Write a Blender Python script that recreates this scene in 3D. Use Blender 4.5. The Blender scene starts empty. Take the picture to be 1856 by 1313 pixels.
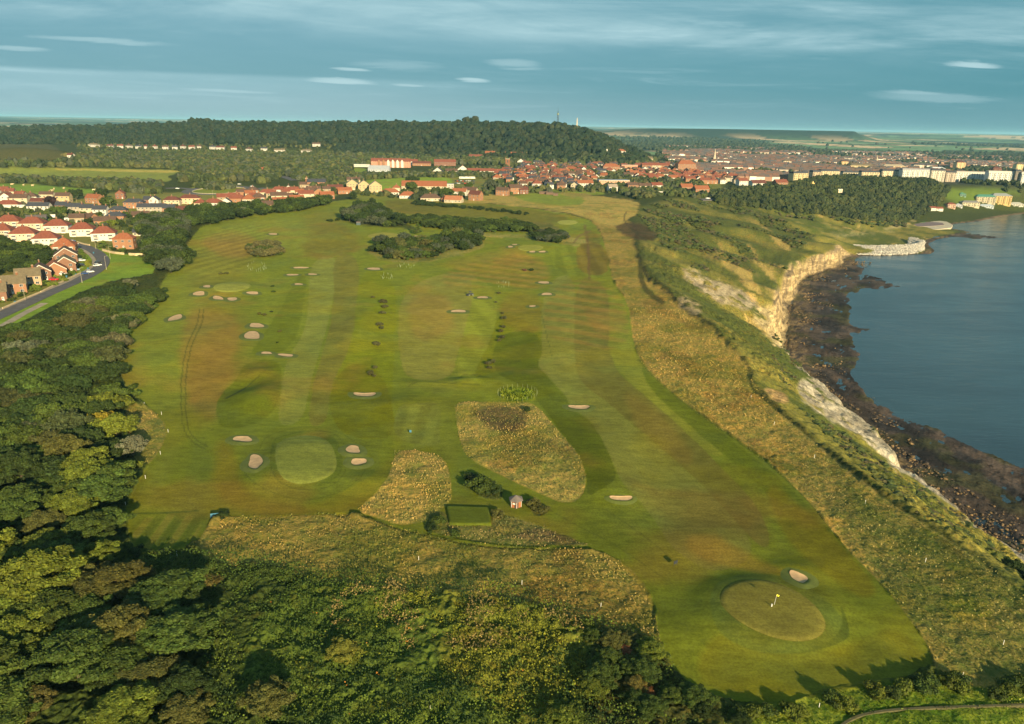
import bpy, math, random
import numpy as np
from mathutils import Matrix, Vector
R = math.radians
sc = bpy.context.scene
C = sc.collection
S = 0.8                      # metres per layout unit
# ------------------------------------------------------------------ camera
FPX, PW, PH = 1277.0, 1856.0, 1313.0
PITCH, ROLL = R(18.59), R(1.02)
CAMP = np.array([0.0, 0.0, 100.0 * S])
_f = np.array([0, math.cos(PITCH), -math.sin(PITCH)])
_r0 = np.array([1.0, 0, 0]); _u0 = np.array([0, math.sin(PITCH), math.cos(PITCH)])
_r = _r0 * math.cos(ROLL) + _u0 * math.sin(ROLL)
_u = -_r0 * math.sin(ROLL) + _u0 * math.cos(ROLL)
cd = bpy.data.cameras.new('camera'); cam = bpy.data.objects.new('camera', cd); C.objects.link(cam)
cd.sensor_width = 36; cd.lens = 36 * FPX / PW; cd.clip_start = 1; cd.clip_end = 90000
cam.matrix_world = Matrix(((_r[0], _u[0], -_f[0], CAMP[0]), (_r[1], _u[1], -_f[1], CAMP[1]), (_r[2], _u[2], -_f[2], CAMP[2]), (0, 0, 0, 1)))
sc.camera = cam
# ------------------------------------------------------------------ light
SUN_EL, SUN_AZ = R(17), math.atan2(3.6, -7.8)     # azimuth from +Y towards +X
sd = bpy.data.lights.new('sun', 'SUN'); sun = bpy.data.objects.new('sun', sd); C.objects.link(sun)
sdir = Vector((math.sin(SUN_AZ) * math.cos(SUN_EL), math.cos(SUN_AZ) * math.cos(SUN_EL), math.sin(SUN_EL)))
sun.rotation_euler = sdir.to_track_quat('Z', 'Y').to_euler()
sd.energy = 5.0; sd.angle = R(0.5); sd.color = (1.0, 0.79, 0.46)
w = bpy.data.worlds.new('World'); sc.world = w; w.use_nodes = True
sc.view_settings.view_transform = 'Standard'; sc.view_settings.look = 'None'
sc.view_settings.exposure = 1.2; sc.view_settings.gamma = 1.0
sc.render.engine = 'CYCLES'; sc.cycles.use_denoising = True
sc.cycles.max_bounces = 4; sc.cycles.diffuse_bounces = 2; sc.cycles.glossy_bounces = 2
sc.cycles.transmission_bounces = 2; sc.cycles.transparent_max_bounces = 6; sc.cycles.volume_bounces = 0

class NT:
    """small helper for node trees"""
    def __init__(s, tree):
        s.t = tree; tree.nodes.clear()
    def n(s, typ, **kw):
        nd = s.t.nodes.new(typ)
        for k, v in kw.items():
            setattr(nd, k, v)
        return nd
    def put(s, sock, v):
        if hasattr(v, 'is_output') or isinstance(v, bpy.types.NodeSocket): s.t.links.new(v, sock)
        elif v is not None: sock.default_value = v
    def math(s, op, a, b=None, c=None, clamp=False):
        nd = s.n('ShaderNodeMath', operation=op); nd.use_clamp = clamp
        s.put(nd.inputs[0], a)
        if b is not None: s.put(nd.inputs[1], b)
        if c is not None: s.put(nd.inputs[2], c)
        return nd.outputs[0]
    def mix(s, f, a, b, blend='MIX'):
        nd = s.n('ShaderNodeMix', data_type='RGBA', blend_type=blend)
        s.put(nd.inputs[0], f); s.put(nd.inputs[6], a); s.put(nd.inputs[7], b)
        return nd.outputs[2]
    def rng(s, v, a, b, c=0.0, d=1.0, smooth=True):
        nd = s.n('ShaderNodeMapRange'); nd.interpolation_type = 'SMOOTHSTEP' if smooth else 'LINEAR'
        for i, x in enumerate((v, a, b, c, d)): s.put(nd.inputs[i], x)
        return nd.outputs[0]
    def noise(s, vec, scale, detail=3, rough=0.55, dist=0.0):
        nd = s.n('ShaderNodeTexNoise'); s.put(nd.inputs['Vector'], vec)
        nd.inputs['Scale'].default_value = scale; nd.inputs['Detail'].default_value = detail
        nd.inputs['Roughness'].default_value = rough; nd.inputs['Distortion'].default_value = dist
        return nd.outputs['Fac']
    def vmul(s, vec, m):
        nd = s.n('ShaderNodeVectorMath', operation='MULTIPLY'); s.put(nd.inputs[0], vec); nd.inputs[1].default_value = m
        return nd.outputs[0]
    def comb(s, x, y, z):
        nd = s.n('ShaderNodeCombineXYZ'); s.put(nd.inputs[0], x); s.put(nd.inputs[1], y); s.put(nd.inputs[2], z)
        return nd.outputs[0]
def rgba(c): return (c[0], c[1], c[2], 1.0)

# sky: nishita, tinted, with a veil and thin streaks of cloud
g = NT(w.node_tree)
sky = g.n('ShaderNodeTexSky', sky_type='NISHITA'); sky.sun_disc = False
sky.sun_elevation = SUN_EL; sky.sun_rotation = SUN_AZ; sky.air_density = 1.0; sky.dust_density = 1.2; sky.ozone_density = 1.5
tc = g.n('ShaderNodeTexCoord'); sp = g.n('ShaderNodeSeparateXYZ'); g.put(sp.inputs[0], tc.outputs['Generated'])
X, Y, Z = sp.outputs
yy = g.math('MAXIMUM', g.math('ABSOLUTE', Y), 0.15)
U = g.math('DIVIDE', X, yy); V = g.math('DIVIDE', Z, yy)          # azimuth and elevation slopes
skycol = g.mix(1.0, sky.outputs[0], (0.62, 0.92, 0.95, 1), 'MULTIPLY')
teal = g.mix(g.rng(U, -0.5, 0.75), (1.40, 3.15, 3.9, 1), (0.72, 2.55, 3.2, 1))
skycol = g.mix(g.rng(V, 0.7, 0.2, 0.0, 0.88), skycol, teal)
vt = g.math('ADD', V, g.math('MULTIPLY', U, 0.016))
n1 = g.noise(g.comb(g.math('MULTIPLY', U, 1.5), g.math('MULTIPLY', vt, 15.0), 0.0), 1.0, 9, 0.62, 0.5)
n2 = g.noise(g.comb(g.math('MULTIPLY', U, 5.0), g.math('MULTIPLY', vt, 70.0), 3.0), 1.0, 6, 0.66, 0.8)
n3 = g.noise(g.comb(g.math('MULTIPLY', U, 0.8), g.math('MULTIPLY', vt, 9.0), 7.0), 1.0, 4, 0.5, 0.3)
n4 = g.noise(g.comb(g.math('ADD', g.math('MULTIPLY', U, 6.0), g.math('MULTIPLY', V, 26.0)), g.math('MULTIPLY', vt, 26.0), 5.0), 1.0, 7, 0.65, 0.6)
top = g.math('MULTIPLY', g.rng(vt, 0.080, 0.135), g.rng(n3, 0.30, 0.55, 0.35, 1.0))      # broad veil high up
low = g.math('MULTIPLY', g.rng(vt, 0.054, 0.047), g.rng(U, 0.15, -0.35))    # pale bank low on the left
cl = g.math('MULTIPLY', g.rng(n1, 0.34, 0.66, 0.15, 1.0), g.math('ADD', g.math('MULTIPLY', top, 0.85), 0.12))
cl = g.math('MULTIPLY', cl, g.rng(n4, 0.3, 0.7, 0.72, 1.15))
band = g.math('MULTIPLY', g.rng(vt, 0.098, 0.112), g.rng(vt, 0.136, 0.118)); band = g.math('MULTIPLY', band, g.math('MULTIPLY', g.rng(U, -0.35, 0.1), g.rng(n1, 0.30, 0.62)))
cl = g.math('ADD', cl, g.math('MULTIPLY', band, 0.5))
cl = g.math('ADD', cl, g.math('MULTIPLY', g.rng(n2, 0.50, 0.76), g.math('MULTIPLY', g.rng(n3, 0.40, 0.60), 0.36)))
cl = g.math('ADD', cl, g.math('MULTIPLY', low, g.rng(n2, 0.2, 0.8, 0.34, 0.55)), clamp=True)
veil = g.mix(cl, skycol, (3.7, 5.7, 6.2, 1))
hz = g.rng(V, 0.055, 0.0, smooth=True)
veil = g.mix(g.math('MULTIPLY', hz, 0.8), veil, g.mix(g.rng(U, -0.4, 0.7), (2.9, 4.4, 4.8, 1), (1.6, 3.3, 3.7, 1)))
# the small lens-shaped clouds, at their bearings
for (cx, cy, cw, ch, a) in ((620, 149, 62, 5.5, .9), (640, 127, 38, 3.5, .8), (862, 145, 32, 4, .9), (925, 117, 52, 8, .45), (720, 118, 80, 9, .3), (1762, 116, 52, 6, .9),
                            (745, 155, 34, 2.5, .6), (180, 74, 130, 5, .5), (40, 89, 60, 4, .55), (400, 165, 90, 3, .5), (1700, 178, 130, 12, .35), (1650, 168, 60, 4, .3)):
    d = _f + _r * (cx - PW / 2) / FPX - _u * (cy - PH / 2) / FPX
    uu, vv = d[0] / d[1], d[2] / d[1]; k = 1.055 / 1277.0
    wob = g.math('MULTIPLY', g.math('SUBTRACT', n2, 0.5), 3.2)
    dx = g.math('DIVIDE', g.math('SUBTRACT', U, uu), cw * k)
    dy = g.math('ADD', g.math('DIVIDE', g.math('SUBTRACT', g.math('ADD', V, g.math('MULTIPLY', U, 0.03)), vv + 0.03 * uu), ch * k), wob)
    dx = g.math('ADD', dx, g.math('MULTIPLY', g.math('SUBTRACT', n4, 0.5), 1.2)); e = g.math('ADD', g.math('MULTIPLY', dx, dx), g.math('MULTIPLY', dy, dy))
    veil = g.mix(g.math('MULTIPLY', g.rng(e, 1.1, 0.0), a), veil, (4.2, 6.1, 6.5, 1))
bg = g.n('ShaderNodeBackground'); g.put(bg.inputs[0], veil); bg.inputs[1].default_value = 0.050
out = g.n('ShaderNodeOutputWorld'); g.put(out.inputs[0], bg.outputs[0])

# ------------------------------------------------------------------ maths
def ray(px, py):
    px = np.asarray(px, float); py = np.asarray(py, float)
    return _f + _r * ((px - PW / 2) / FPX)[..., None] - _u * ((py - PH / 2) / FPX)[..., None]
def project(x, y, z):
    d = np.stack([x, y, z], -1) - CAMP
    zc = np.maximum(d @ _f, 1e-3)
    return PW / 2 + FPX * (d @ _r) / zc, PH / 2 - FPX * (d @ _u) / zc
def _h(ix, iy, seed):
    with np.errstate(over='ignore'):
        h = ix.astype(np.int64).astype(np.uint32) * np.uint32(374761393) + iy.astype(np.int64).astype(np.uint32) * np.uint32(668265263) + np.uint32((seed * 2654435761) & 0xffffffff)
        h = (h ^ (h >> np.uint32(13))) * np.uint32(1274126177)
        h = h ^ (h >> np.uint32(16))
        h = h * np.uint32(2246822519); h = h ^ (h >> np.uint32(15))
    return h.astype(np.float64) / 4294967295.0
def vnoise(x, y, seed=0):
    ix = np.floor(x); iy = np.floor(y); fx = x - ix; fy = y - iy
    fx = fx * fx * (3 - 2 * fx); fy = fy * fy * (3 - 2 * fy)
    a = _h(ix, iy, seed); b = _h(ix + 1, iy, seed); c = _h(ix, iy + 1, seed); d = _h(ix + 1, iy + 1, seed)
    return (a * (1 - fx) + b * fx) * (1 - fy) + (c * (1 - fx) + d * fx) * fy
def fbm(x, y, scale, octs=4, seed=0, gain=0.5):
    """-1..1"""
    x = np.asarray(x, float) / scale; y = np.asarray(y, float) / scale
    s = 0; a = 1.0; t = 0
    for o in range(octs):
        s = s + a * (vnoise(x, y, seed + o * 17) * 2 - 1); t += a; a *= gain
        x, y = x * 1.93 + y * 0.55 + 5.2, y * 1.93 - x * 0.55 + 1.3
    return s / t
def sstep(a, b, x):
    t = np.clip((x - a) / (b - a), 0, 1); return t * t * (3 - 2 * t)
def lerp(a, b, t): return a + (b - a) * t

# ------------------------------------------------------------------ terrain heights (layout units, camera 100 above the course, sea -55)
TY = np.array([0, 400, 700, 1000, 1300, 1700, 2200, 3000, 4500, 7000, 10000, 16000, 30000, 45000.])
TU = np.array([-0.9, -0.4, 0.0, 0.3, 0.5, 0.9])
TZ = np.array([[0, 0, 0, 0, 0, 0], [0, 0, 0, 0, 0, 0], [-3, -1, 0, 0, 0, 0], [-2, 0, 2, 0, -3, -3], [4, 4, 4, 0, -4, -4], [10, 8, 8, 3, -5, -5],
               [22, 18, 14, 0, -12, -14], [0, 0, 0, -12, -20, -20], [0, 0, 0, -10, -18, -20], [18, 18, 18, 14, 5, -5], [35, 35, 38, 40, 25, 10],
               [50, 50, 50, 48, 40, 30], [82, 82, 80, 78, 70, 64], [92, 92, 90, 88, 84, 80.]])
def table(y, u):
    yi = np.clip(np.searchsorted(TY, y) - 1, 0, len(TY) - 2); ui = np.clip(np.searchsorted(TU, u) - 1, 0, len(TU) - 2)
    fy = np.clip((y - TY[yi]) / (TY[yi + 1] - TY[yi]), 0, 1); fu = np.clip((u - TU[ui]) / (TU[ui + 1] - TU[ui]), 0, 1)
    fy = fy * fy * (3 - 2 * fy); fu = fu * fu * (3 - 2 * fu)
    return (TZ[yi, ui] * (1 - fu) + TZ[yi, ui + 1] * fu) * (1 - fy) + (TZ[yi + 1, ui] * (1 - fu) + TZ[yi + 1, ui + 1] * fu) * fy
HC = np.array([[-250, 232, 2700], [0, 230, 2700], [160, 228, 2650], [330, 222, 2600], [480, 222, 2550], [700, 221, 2500], [850, 221, 2450], [960, 222, 2380],
               [1030, 227, 2300], [1080, 241, 2260], [1120, 262, 2200], [1180, 285, 2100], [1230, 300, 2050], [1300, 318, 2000]])
HU = (HC[:, 0] - 928) / 1347; HD = HC[:, 1] - (210.5 + HC[:, 0] * 0.0178)
HZ = 100 - HC[:, 2] * HD * 7.04e-4 - 13
# coast: y, x of the plateau edge, x and z of the brink, x of the cliff foot
CO = np.array([[0, 122, 155, -18, 180], [139, 119, 152, -18, 176], [184, 110, 153, -21, 176], [238, 103, 153, -25, 176], [276, 101, 157, -27, 179], [312, 106, 162, -29, 184],
               [360, 106, 164, -30, 184], [417, 101, 167, -31, 184], [481, 97, 180, -32, 197], [540, 97, 205, -33, 220], [609, 107, 231, -34, 246], [662, 115, 257, -35, 270],
               [757, 127, 300, -36, 313], [860, 140, 392, -38, 404], [890, 144, 405, -37, 419], [915, 148, 422, -40, 436], [926, 150, 424, -46, 446], [938, 152, 440, -49, 505], [952, 158, 460, -49.5, 552], [980, 176, 490, -50, 572], [1040, 205, 540, -50, 594],
               [1090, 240, 560, -50, 640], [1175, 300, 650, -50, 742], [1250, 370, 690, -50, 730], [1330, 460, 800, -50, 850], [1425, 600, 900, -50, 960], [1500, 800, 1020, -50, 1070],
               [1545, 950, 1300, -50.5, 1380], [1600, 1200, 2600, -50.5, 2700], [1660, 3500, 5000, -51, 5200], [2000, 60000, 61000, -50, 62000], [50000, 60000, 61000, -50, 62000.]])
SEA = -55.0
def flat(px, py):
    d = ray(px, py); k = -100.0 / d[..., 2]; return d[..., 0] * k, d[..., 1] * k
BUMPS = [(468, 722, 9, 13, 2.0, 2), (437, 700, 6, 7, -1.2, 2), (470, 676, 5, 5, 1.2, 2), (850, 690, 7, 5, 1.5, 2), (852, 680, 5, 3, -1.0, 2), (1402, 1108, 17, 13, 1.5, 6), (555, 836, 16, 15, 1.0, 6), (850, 937, 10, 9, .35, 4), (1530, 1145, 5, 6, -.9, 2), (1447, 1032, 7, 4, 1.0, 2), (700, 735, 24, 9, 1.0, 2), (640, 870, 9, 6, 1.1, 2),
         (930, 690, 22, 16, 1.4, 2), (1085, 830, 10, 22, 1.8, 2), (1120, 890, 9, 8, 1.2, 2), (480, 870, 10, 8, .8, 2), (760, 693, 10, 3, .4, 2), (418, 523, 22, 18, 1.2, 4), (963, 450, 26, 34, 1.8, 4), (600, 420, 30, 60, 2.5, 2), (300, 640, 20, 40, 1.6, 2), (1000, 640, 18, 40, 1.6, 2), (1240, 850, 14, 22, -1.2, 2), (1170, 720, 14, 30, 1.5, 2), (1310, 980, 12, 9, 1.1, 2), (1600, 1120, 10, 9, .9, 2), (1240, 1150, 9, 8, 1.0, 2), (860, 600, 26, 40, -1.4, 2), (640, 600, 12, 60, 1.6, 2), (330, 720, 16, 20, -1.0, 2)]
BUMPS = [(*map(float, flat(a, b)), *r_) for a, b, *r_ in BUMPS]
def z100(x, y):
    x = np.asarray(x, float); y = np.asarray(y, float)
    yp = np.maximum(y, 60.0); u = x / yp
    z = table(yp, u)
    z = z + fbm(x, y, 130, 3, 3) * 1.6 * sstep(60, 200, y) * (1 - sstep(1100, 1600, y) * 0.5)
    z = z + fbm(x, y, 34, 3, 4) * .75 * sstep(1100, 700, y)
    if np.min(y) < 1000:
        for bx0, by0, rx, ry, h, k in BUMPS: z = z + h * np.exp(-(((x - bx0) / rx) ** 2 + ((y - by0) / ry) ** 2) ** (k / 2))
    z = z + fbm(x, y, 1400, 4, 9) * (4 * sstep(2800, 4500, y) + 14 * sstep(6000, 9000, y) * (1 - sstep(18000, 30000, y) * .35))
    # wooded hill
    yc = np.interp(u, HU, HC[:, 2]); zc = np.interp(u, HU, HZ)
    wf = 520 + 60 * fbm(x, y, 500, 2, 21)
    s = np.where(y < yc, sstep(1, 0, (yc - y) / wf), sstep(1, 0, (y - yc - 250) / 900))
    z = z + np.maximum(zc - z, 0) * s * sstep(0.31, 0.26, u)
    # flat-topped ridge far beyond the town
    pxu = u * 1347 + 928
    rt = sstep(1000, 1180, pxu) * (sstep(1600, 1535, pxu) * .75 + sstep(1552, 1540, pxu) * .25)
    rz = 98 - 10 * sstep(1330, 1150, pxu)
    z = z + np.maximum(rz - z, 0) * rt * sstep(7000, 7600, y) * sstep(9600, 8900, y)
    rt2 = sstep(1480, 1640, pxu)
    z = z + np.maximum(72 - z, 0) * rt2 * sstep(11000, 12500, y) * sstep(17000, 15000, y)
    # mound on the left
    z = z + 34 * sstep(1, 0, np.hypot((x + 1000) / 240, (y - 1480) / 230))
    # coast
    e = np.interp(y, CO[:, 0], CO[:, 1]); bx = np.interp(y, CO[:, 0], CO[:, 2]); bz = np.interp(y, CO[:, 0], CO[:, 3]); fx = np.interp(y, CO[:, 0], CO[:, 4])
    m = sstep(420, 560, y)
    wob = fbm(x * 0.3, y, 34, 4, 31) * (3 + 13 * m * sstep(1300, 1000, y)) * (1 - sstep(1500, 1600, y)) + fbm(x * .35, y, 15, 5, 33, .55) * 6.0 * sstep(1000, 880, y)
    bx = bx + wob; fx = fx + wob * 0.9
    t = (x - e) / (bx - e)
    tt = np.clip(t, 0, 1); prof = tt ** 1.25 * 0.75 + sstep(0, 1, tt) * 0.25
    gul = fbm(x * 0.22, y, 30, 5, 41, .55) * 8.0 * sstep(0.05, 0.4, t) * sstep(1.0, 0.8, t) * m + fbm(x, y, 16, 3, 43) * 1.6 * sstep(0.1, 0.4, t) * sstep(1, .85, t)
    zz = np.where(t > 0, z + (bz - z) * prof + gul, z)
    c = np.clip((x - bx) / np.maximum(fx - bx, 1), 0, 1)
    steep = sstep(926, 914, y)
    cl = lerp(c, sstep(0.05, 0.75, c) , steep * .75)
    zz = np.where(x > bx, bz + (SEA + 0.5 - bz) * cl, zz)
    zz = np.where(x > fx, SEA + 0.5 - np.minimum((x - fx) * 0.09, 3.0), zz)
    return zz
def zf(x, y):
    return z100(np.asarray(x, float) / S, np.asarray(y, float) / S) * S
_TY = np.concatenate([np.arange(40, 1700, 4.0), np.geomspace(1700, 40000, 260)]); _TU = np.arange(-1.06, 1.07, .01)
_ty, _tu = np.meshgrid(_TY, _TU, indexing='ij'); _TZ = z100(_tu * np.maximum(_ty, 60), _ty)
def zfast(u, y):
    i = np.clip(np.searchsorted(_TY, y) - 1, 0, len(_TY) - 2); f = (y - _TY[i]) / (_TY[i + 1] - _TY[i])
    k = np.clip((u + 1.06) / .01, 0, len(_TU) - 1.001); j = k.astype(int); g_ = k - j
    return (_TZ[i, j] * (1 - g_) + _TZ[i, j + 1] * g_) * (1 - f) + (_TZ[i + 1, j] * (1 - g_) + _TZ[i + 1, j + 1] * g_) * f
_TS = 40 * 1.004 ** np.arange(1700)
def ground(px, py):
    """where the sight line through a photo point meets the land: n x 3"""
    px = np.atleast_1d(np.asarray(px, float)); py = np.atleast_1d(np.asarray(py, float)); out = []
    for a, b in zip(px, py):
        d = ray(a, b); d = d / d[1]
        h = 100 + d[2] * _TS < zfast(np.full(len(_TS), d[0]), _TS); i = int(np.argmax(h)) if h.any() else len(_TS) - 1
        lo, hi = _TS[max(i - 1, 0)], _TS[i]
        t = np.linspace(lo, hi, 9); k = 100 + d[2] * t < z100(d[0] * t, t); i = int(np.argmax(k)) if k.any() else 8; lo, hi = t[max(i - 1, 0)], t[i]
        t = np.linspace(lo, hi, 17); k = 100 + d[2] * t < z100(d[0] * t, t); t = t[int(np.argmax(k))] if k.any() else hi
        out.append((d[0] * t * S, t * S, 0.0))
    P = np.array(out); P[:, 2] = zf(P[:, 0], P[:, 1]); return P
def G1(px, py):
    return ground([px], [py])[0]
def depth_of(p): return float((np.asarray(p) - CAMP) @ _f)
def mpp(p): return depth_of(p) / FPX        # metres per photo pixel
def polydist(px, py, poly, closed=True):
    P = np.asarray(poly, float); n = len(P); best = np.full(px.shape, 1e18); inside = np.zeros(px.shape, bool)
    for i in range(n if closed else n - 1):
        a = P[i]; b = P[(i + 1) % n]; ab = b - a; L = max(ab @ ab, 1e-9)
        t = np.clip(((px - a[0]) * ab[0] + (py - a[1]) * ab[1]) / L, 0, 1)
        d = (px - a[0] - t * ab[0]) ** 2 + (py - a[1] - t * ab[1]) ** 2
        best = np.minimum(best, d)
        if closed and abs(b[1] - a[1]) > 1e-9:
            c = (a[1] > py) != (b[1] > py)
            inside ^= c & (px < (b[0] - a[0]) * (py - a[1]) / (b[1] - a[1]) + a[0])
    d = np.sqrt(best)
    return np.where(inside, -d, d) if closed else d
def smooth_poly(poly, it=2, closed=True):
    P = np.asarray(poly, float)
    for _ in range(it):
        if closed:
            Q = np.roll(P, -1, 0)
            P = np.stack([P * .75 + Q * .25, P * .25 + Q * .75], 1).reshape(-1, 2)
        else:
            A = P[:-1]; B = P[1:]
            P = np.concatenate([P[:1], np.stack([A * .75 + B * .25, A * .25 + B * .75], 1).reshape(-1, 2), P[-1:]])
    return P

# ------------------------------------------------------------------ object helpers
def tag(o, label=None, cat=None, group=None, kind=None):
    if label: o['label'] = label
    if cat: o['category'] = cat
    if group: o['group'] = group
    if kind: o['kind'] = kind
    return o
def link(name, data, parent=None, loc=None, rz=None):
    o = bpy.data.objects.new(name, data); C.objects.link(o)
    if parent is not None: o.parent = parent
    if loc is not None: o.location = loc
    if rz is not None: o.rotation_euler = (0, 0, rz)
    return o
def mesh_np(name, V, quads=None, tris=None, mats=(), mi_q=None, mi_t=None, fcol=None, smooth=False, vattr=None):
    """mesh from arrays; fcol is one colour per face (quads first) stored on corners as 'tint'"""
    me = bpy.data.meshes.new(name); V = np.asarray(V, np.float32)
    q = np.asarray(quads if quads is not None else np.zeros((0, 4)), np.int32).reshape(-1, 4)
    t = np.asarray(tris if tris is not None else np.zeros((0, 3)), np.int32).reshape(-1, 3)
    me.vertices.add(len(V)); me.vertices.foreach_set('co', V.ravel())
    nl = q.size + t.size; me.loops.add(nl); me.loops.foreach_set('vertex_index', np.concatenate([q.ravel(), t.ravel()]))
    nf = len(q) + len(t); me.polygons.add(nf)
    ls = np.concatenate([np.arange(len(q)) * 4, q.size + np.arange(len(t)) * 3]).astype(np.int32)
    me.polygons.foreach_set('loop_start', ls)
    lt = np.concatenate([np.full(len(q), 4), np.full(len(t), 3)]).astype(np.int32)
    try: me.polygons.foreach_set('loop_total', lt)
    except Exception: pass
    for m in mats: me.materials.append(m)
    if mi_q is not None or mi_t is not None:
        mi = np.concatenate([mi_q if mi_q is not None else np.zeros(len(q)), mi_t if mi_t is not None else np.zeros(len(t))]).astype(np.int32)
        me.polygons.foreach_set('material_index', mi)
    me.polygons.foreach_set('use_smooth', np.full(nf, smooth))
    if fcol is not None:
        a = me.color_attributes.new('tint', 'FLOAT_COLOR', 'CORNER')
        fc = np.asarray(fcol, np.float32); fc = np.concatenate([fc, np.ones((len(fc), 1), np.float32)], 1)
        a.data.foreach_set('color', np.repeat(fc, lt, axis=0).ravel())
    for k, (dt, arr) in (vattr or {}).items():
        if dt == 'FLOAT_COLOR':
            a = me.color_attributes.new(k, 'FLOAT_COLOR', 'POINT')
            arr = np.concatenate([arr, np.ones((len(arr), 4 - arr.shape[1]))], 1) if arr.shape[1] < 4 else arr
            a.data.foreach_set('color', arr.astype(np.float32).ravel())
    me.update(calc_edges=True); me.validate()
    return me
class MB:
    """collects simple shapes (several materials) into one mesh"""
    def __init__(s): s.v = []; s.f = []; s.m = []; s.mats = []
    def mi(s, m):
        if m not in s.mats: s.mats.append(m)
        return s.mats.index(m)
    def add(s, vs, fs, m):
        o = len(s.v); s.v += [tuple(v) for v in vs]; s.f += [tuple(i + o for i in f) for f in fs]; s.m += [s.mi(m)] * len(fs)
    def box(s, x0, x1, y0, y1, z0, z1, m, rz=0, c=(0, 0)):
        vs = [(x, y, z) for z in (z0, z1) for x, y in ((x0, y0), (x1, y0), (x1, y1), (x0, y1))]
        if rz:
            k, q = math.cos(rz), math.sin(rz); vs = [(c[0] + x * k - y * q, c[1] + x * q + y * k, z) for x, y, z in vs]
        s.add(vs, [(0, 3, 2, 1), (4, 5, 6, 7), (0, 1, 5, 4), (1, 2, 6, 5), (2, 3, 7, 6), (3, 0, 4, 7)], m)
    def cyl(s, p0, p1, r0, r1, n, m, cap=True):
        p0 = Vector(p0); p1 = Vector(p1); d = (p1 - p0).normalized(); a = d.orthogonal().normalized(); b = d.cross(a); vs = []
        for p, r in ((p0, r0), (p1, r1)):
            for k in range(n):
                t = 2 * math.pi * k / n; vs.append(p + (a * math.cos(t) + b * math.sin(t)) * r)
        fs = [(k, (k + 1) % n, n + (k + 1) % n, n + k) for k in range(n)]
        if cap: fs += [tuple(range(n - 1, -1, -1)), tuple(range(n, 2 * n))]
        s.add(vs, fs, m)
    def hip(s, w, d, z0, rise, m, over=0.4, th=0.18, x0=0, y0=0):
        a, b = w / 2 + over, d / 2 + over
        rl = max(a - b, 0.15 * a) if a >= b else 0.15 * a
        vs = [(-a, -b, z0), (a, -b, z0), (a, b, z0), (-a, b, z0), (-a, -b, z0 + th), (a, -b, z0 + th), (a, b, z0 + th), (-a, b, z0 + th), (-rl, 0, z0 + rise), (rl, 0, z0 + rise)]
        vs = [(x + x0, y + y0, z) for x, y, z in vs]
        s.add(vs, [(0, 3, 2, 1), (0, 1, 5, 4), (1, 2, 6, 5), (2, 3, 7, 6), (3, 0, 4, 7), (4, 5, 9, 8), (5, 6, 9), (6, 7, 8, 9), (7, 4, 8)], m)
    def gable(s, w, d, z0, rise, m, over=0.35, th=0.2, x0=0, y0=0, along='x'):
        """two roof slabs with the ridge along x"""
        a, b = w / 2 + over, d / 2; k = rise / b; bo = b + over; ze = z0 - over * k
        pr = [(-bo, ze), (0, z0 + rise), (bo, ze), (bo, ze + th), (0, z0 + rise + th), (-bo, ze + th)]
        vs = [(-a, p[0], p[1]) for p in pr] + [(a, p[0], p[1]) for p in pr]
        if along == 'y': vs = [(-y, x, z) for x, y, z in vs]
        vs = [(x + x0, y + y0, z) for x, y, z in vs]
        fs = [(i, (i + 1) % 6, 6 + (i + 1) % 6, 6 + i) for i in range(6)] + [(0, 5, 4, 1), (1, 4, 3, 2), (6, 7, 10, 11), (7, 8, 9, 10)]
        s.add(vs, fs, m)
    def gable_wall(s, w, d, h, rise, m, x0=0, y0=0, along='x'):
        a, b = w / 2, d / 2
        vs = [(-a, -b, -1.5), (a, -b, -1.5), (a, b, -1.5), (-a, b, -1.5), (-a, -b, h), (a, -b, h), (a, b, h), (-a, b, h), (-a, 0, h + rise), (a, 0, h + rise)]
        if along == 'y': vs = [(-y, x, z) for x, y, z in vs]
        vs = [(x + x0, y + y0, z) for x, y, z in vs]
        s.add(vs, [(0, 1, 5, 4), (2, 3, 7, 6), (1, 2, 6, 9, 5), (3, 0, 4, 8, 7)], m)
    def mesh(s, name, smooth=False):
        me = bpy.data.meshes.new(name); me.from_pydata(s.v, [], s.f)
        for m in s.mats: me.materials.append(m)
        me.polygons.foreach_set('material_index', s.m)
        if smooth: me.polygons.foreach_set('use_smooth', [True] * len(s.f))
        me.update(); return me
def copy_tree(o, parent=None):
    c = o.copy(); C.objects.link(c)
    if parent is not None: c.parent = parent
    for ch in list(o.children): copy_tree(ch, c)
    return c

# ------------------------------------------------------------------ materials
def mat(name, build):
    m = bpy.data.materials.new(name); m.use_nodes = True; q = NT(m.node_tree)
    bs = q.n('ShaderNodeBsdfPrincipled'); o = q.n('ShaderNodeOutputMaterial'); q.t.links.new(bs.outputs[0], o.inputs[0])
    bs.inputs['Roughness'].default_value = 0.85; bs.inputs['Specular IOR Level'].default_value = 0.25
    build(q, bs, o); return m
def plain(name, col, rough=0.8, var=0.15, scale=1.5, objcol=False, metal=0.0, coord='Object'):
    def b(q, bs, o):
        t = q.n('ShaderNodeTexCoord'); nz = q.noise(t.outputs[coord], scale, 4, 0.6)
        base = rgba(col)
        if objcol:
            oi = q.n('ShaderNodeObjectInfo'); base = oi.outputs['Color']
        f = q.rng(nz, 0.25, 0.75, 1 - var, 1 + var, False)
        q.put(bs.inputs['Base Color'], q.mix(1.0, base, q.comb(f, f, f), 'MULTIPLY'))
        bs.inputs['Roughness'].default_value = rough; bs.inputs['Metallic'].default_value = metal
    return mat(name, b)
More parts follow.
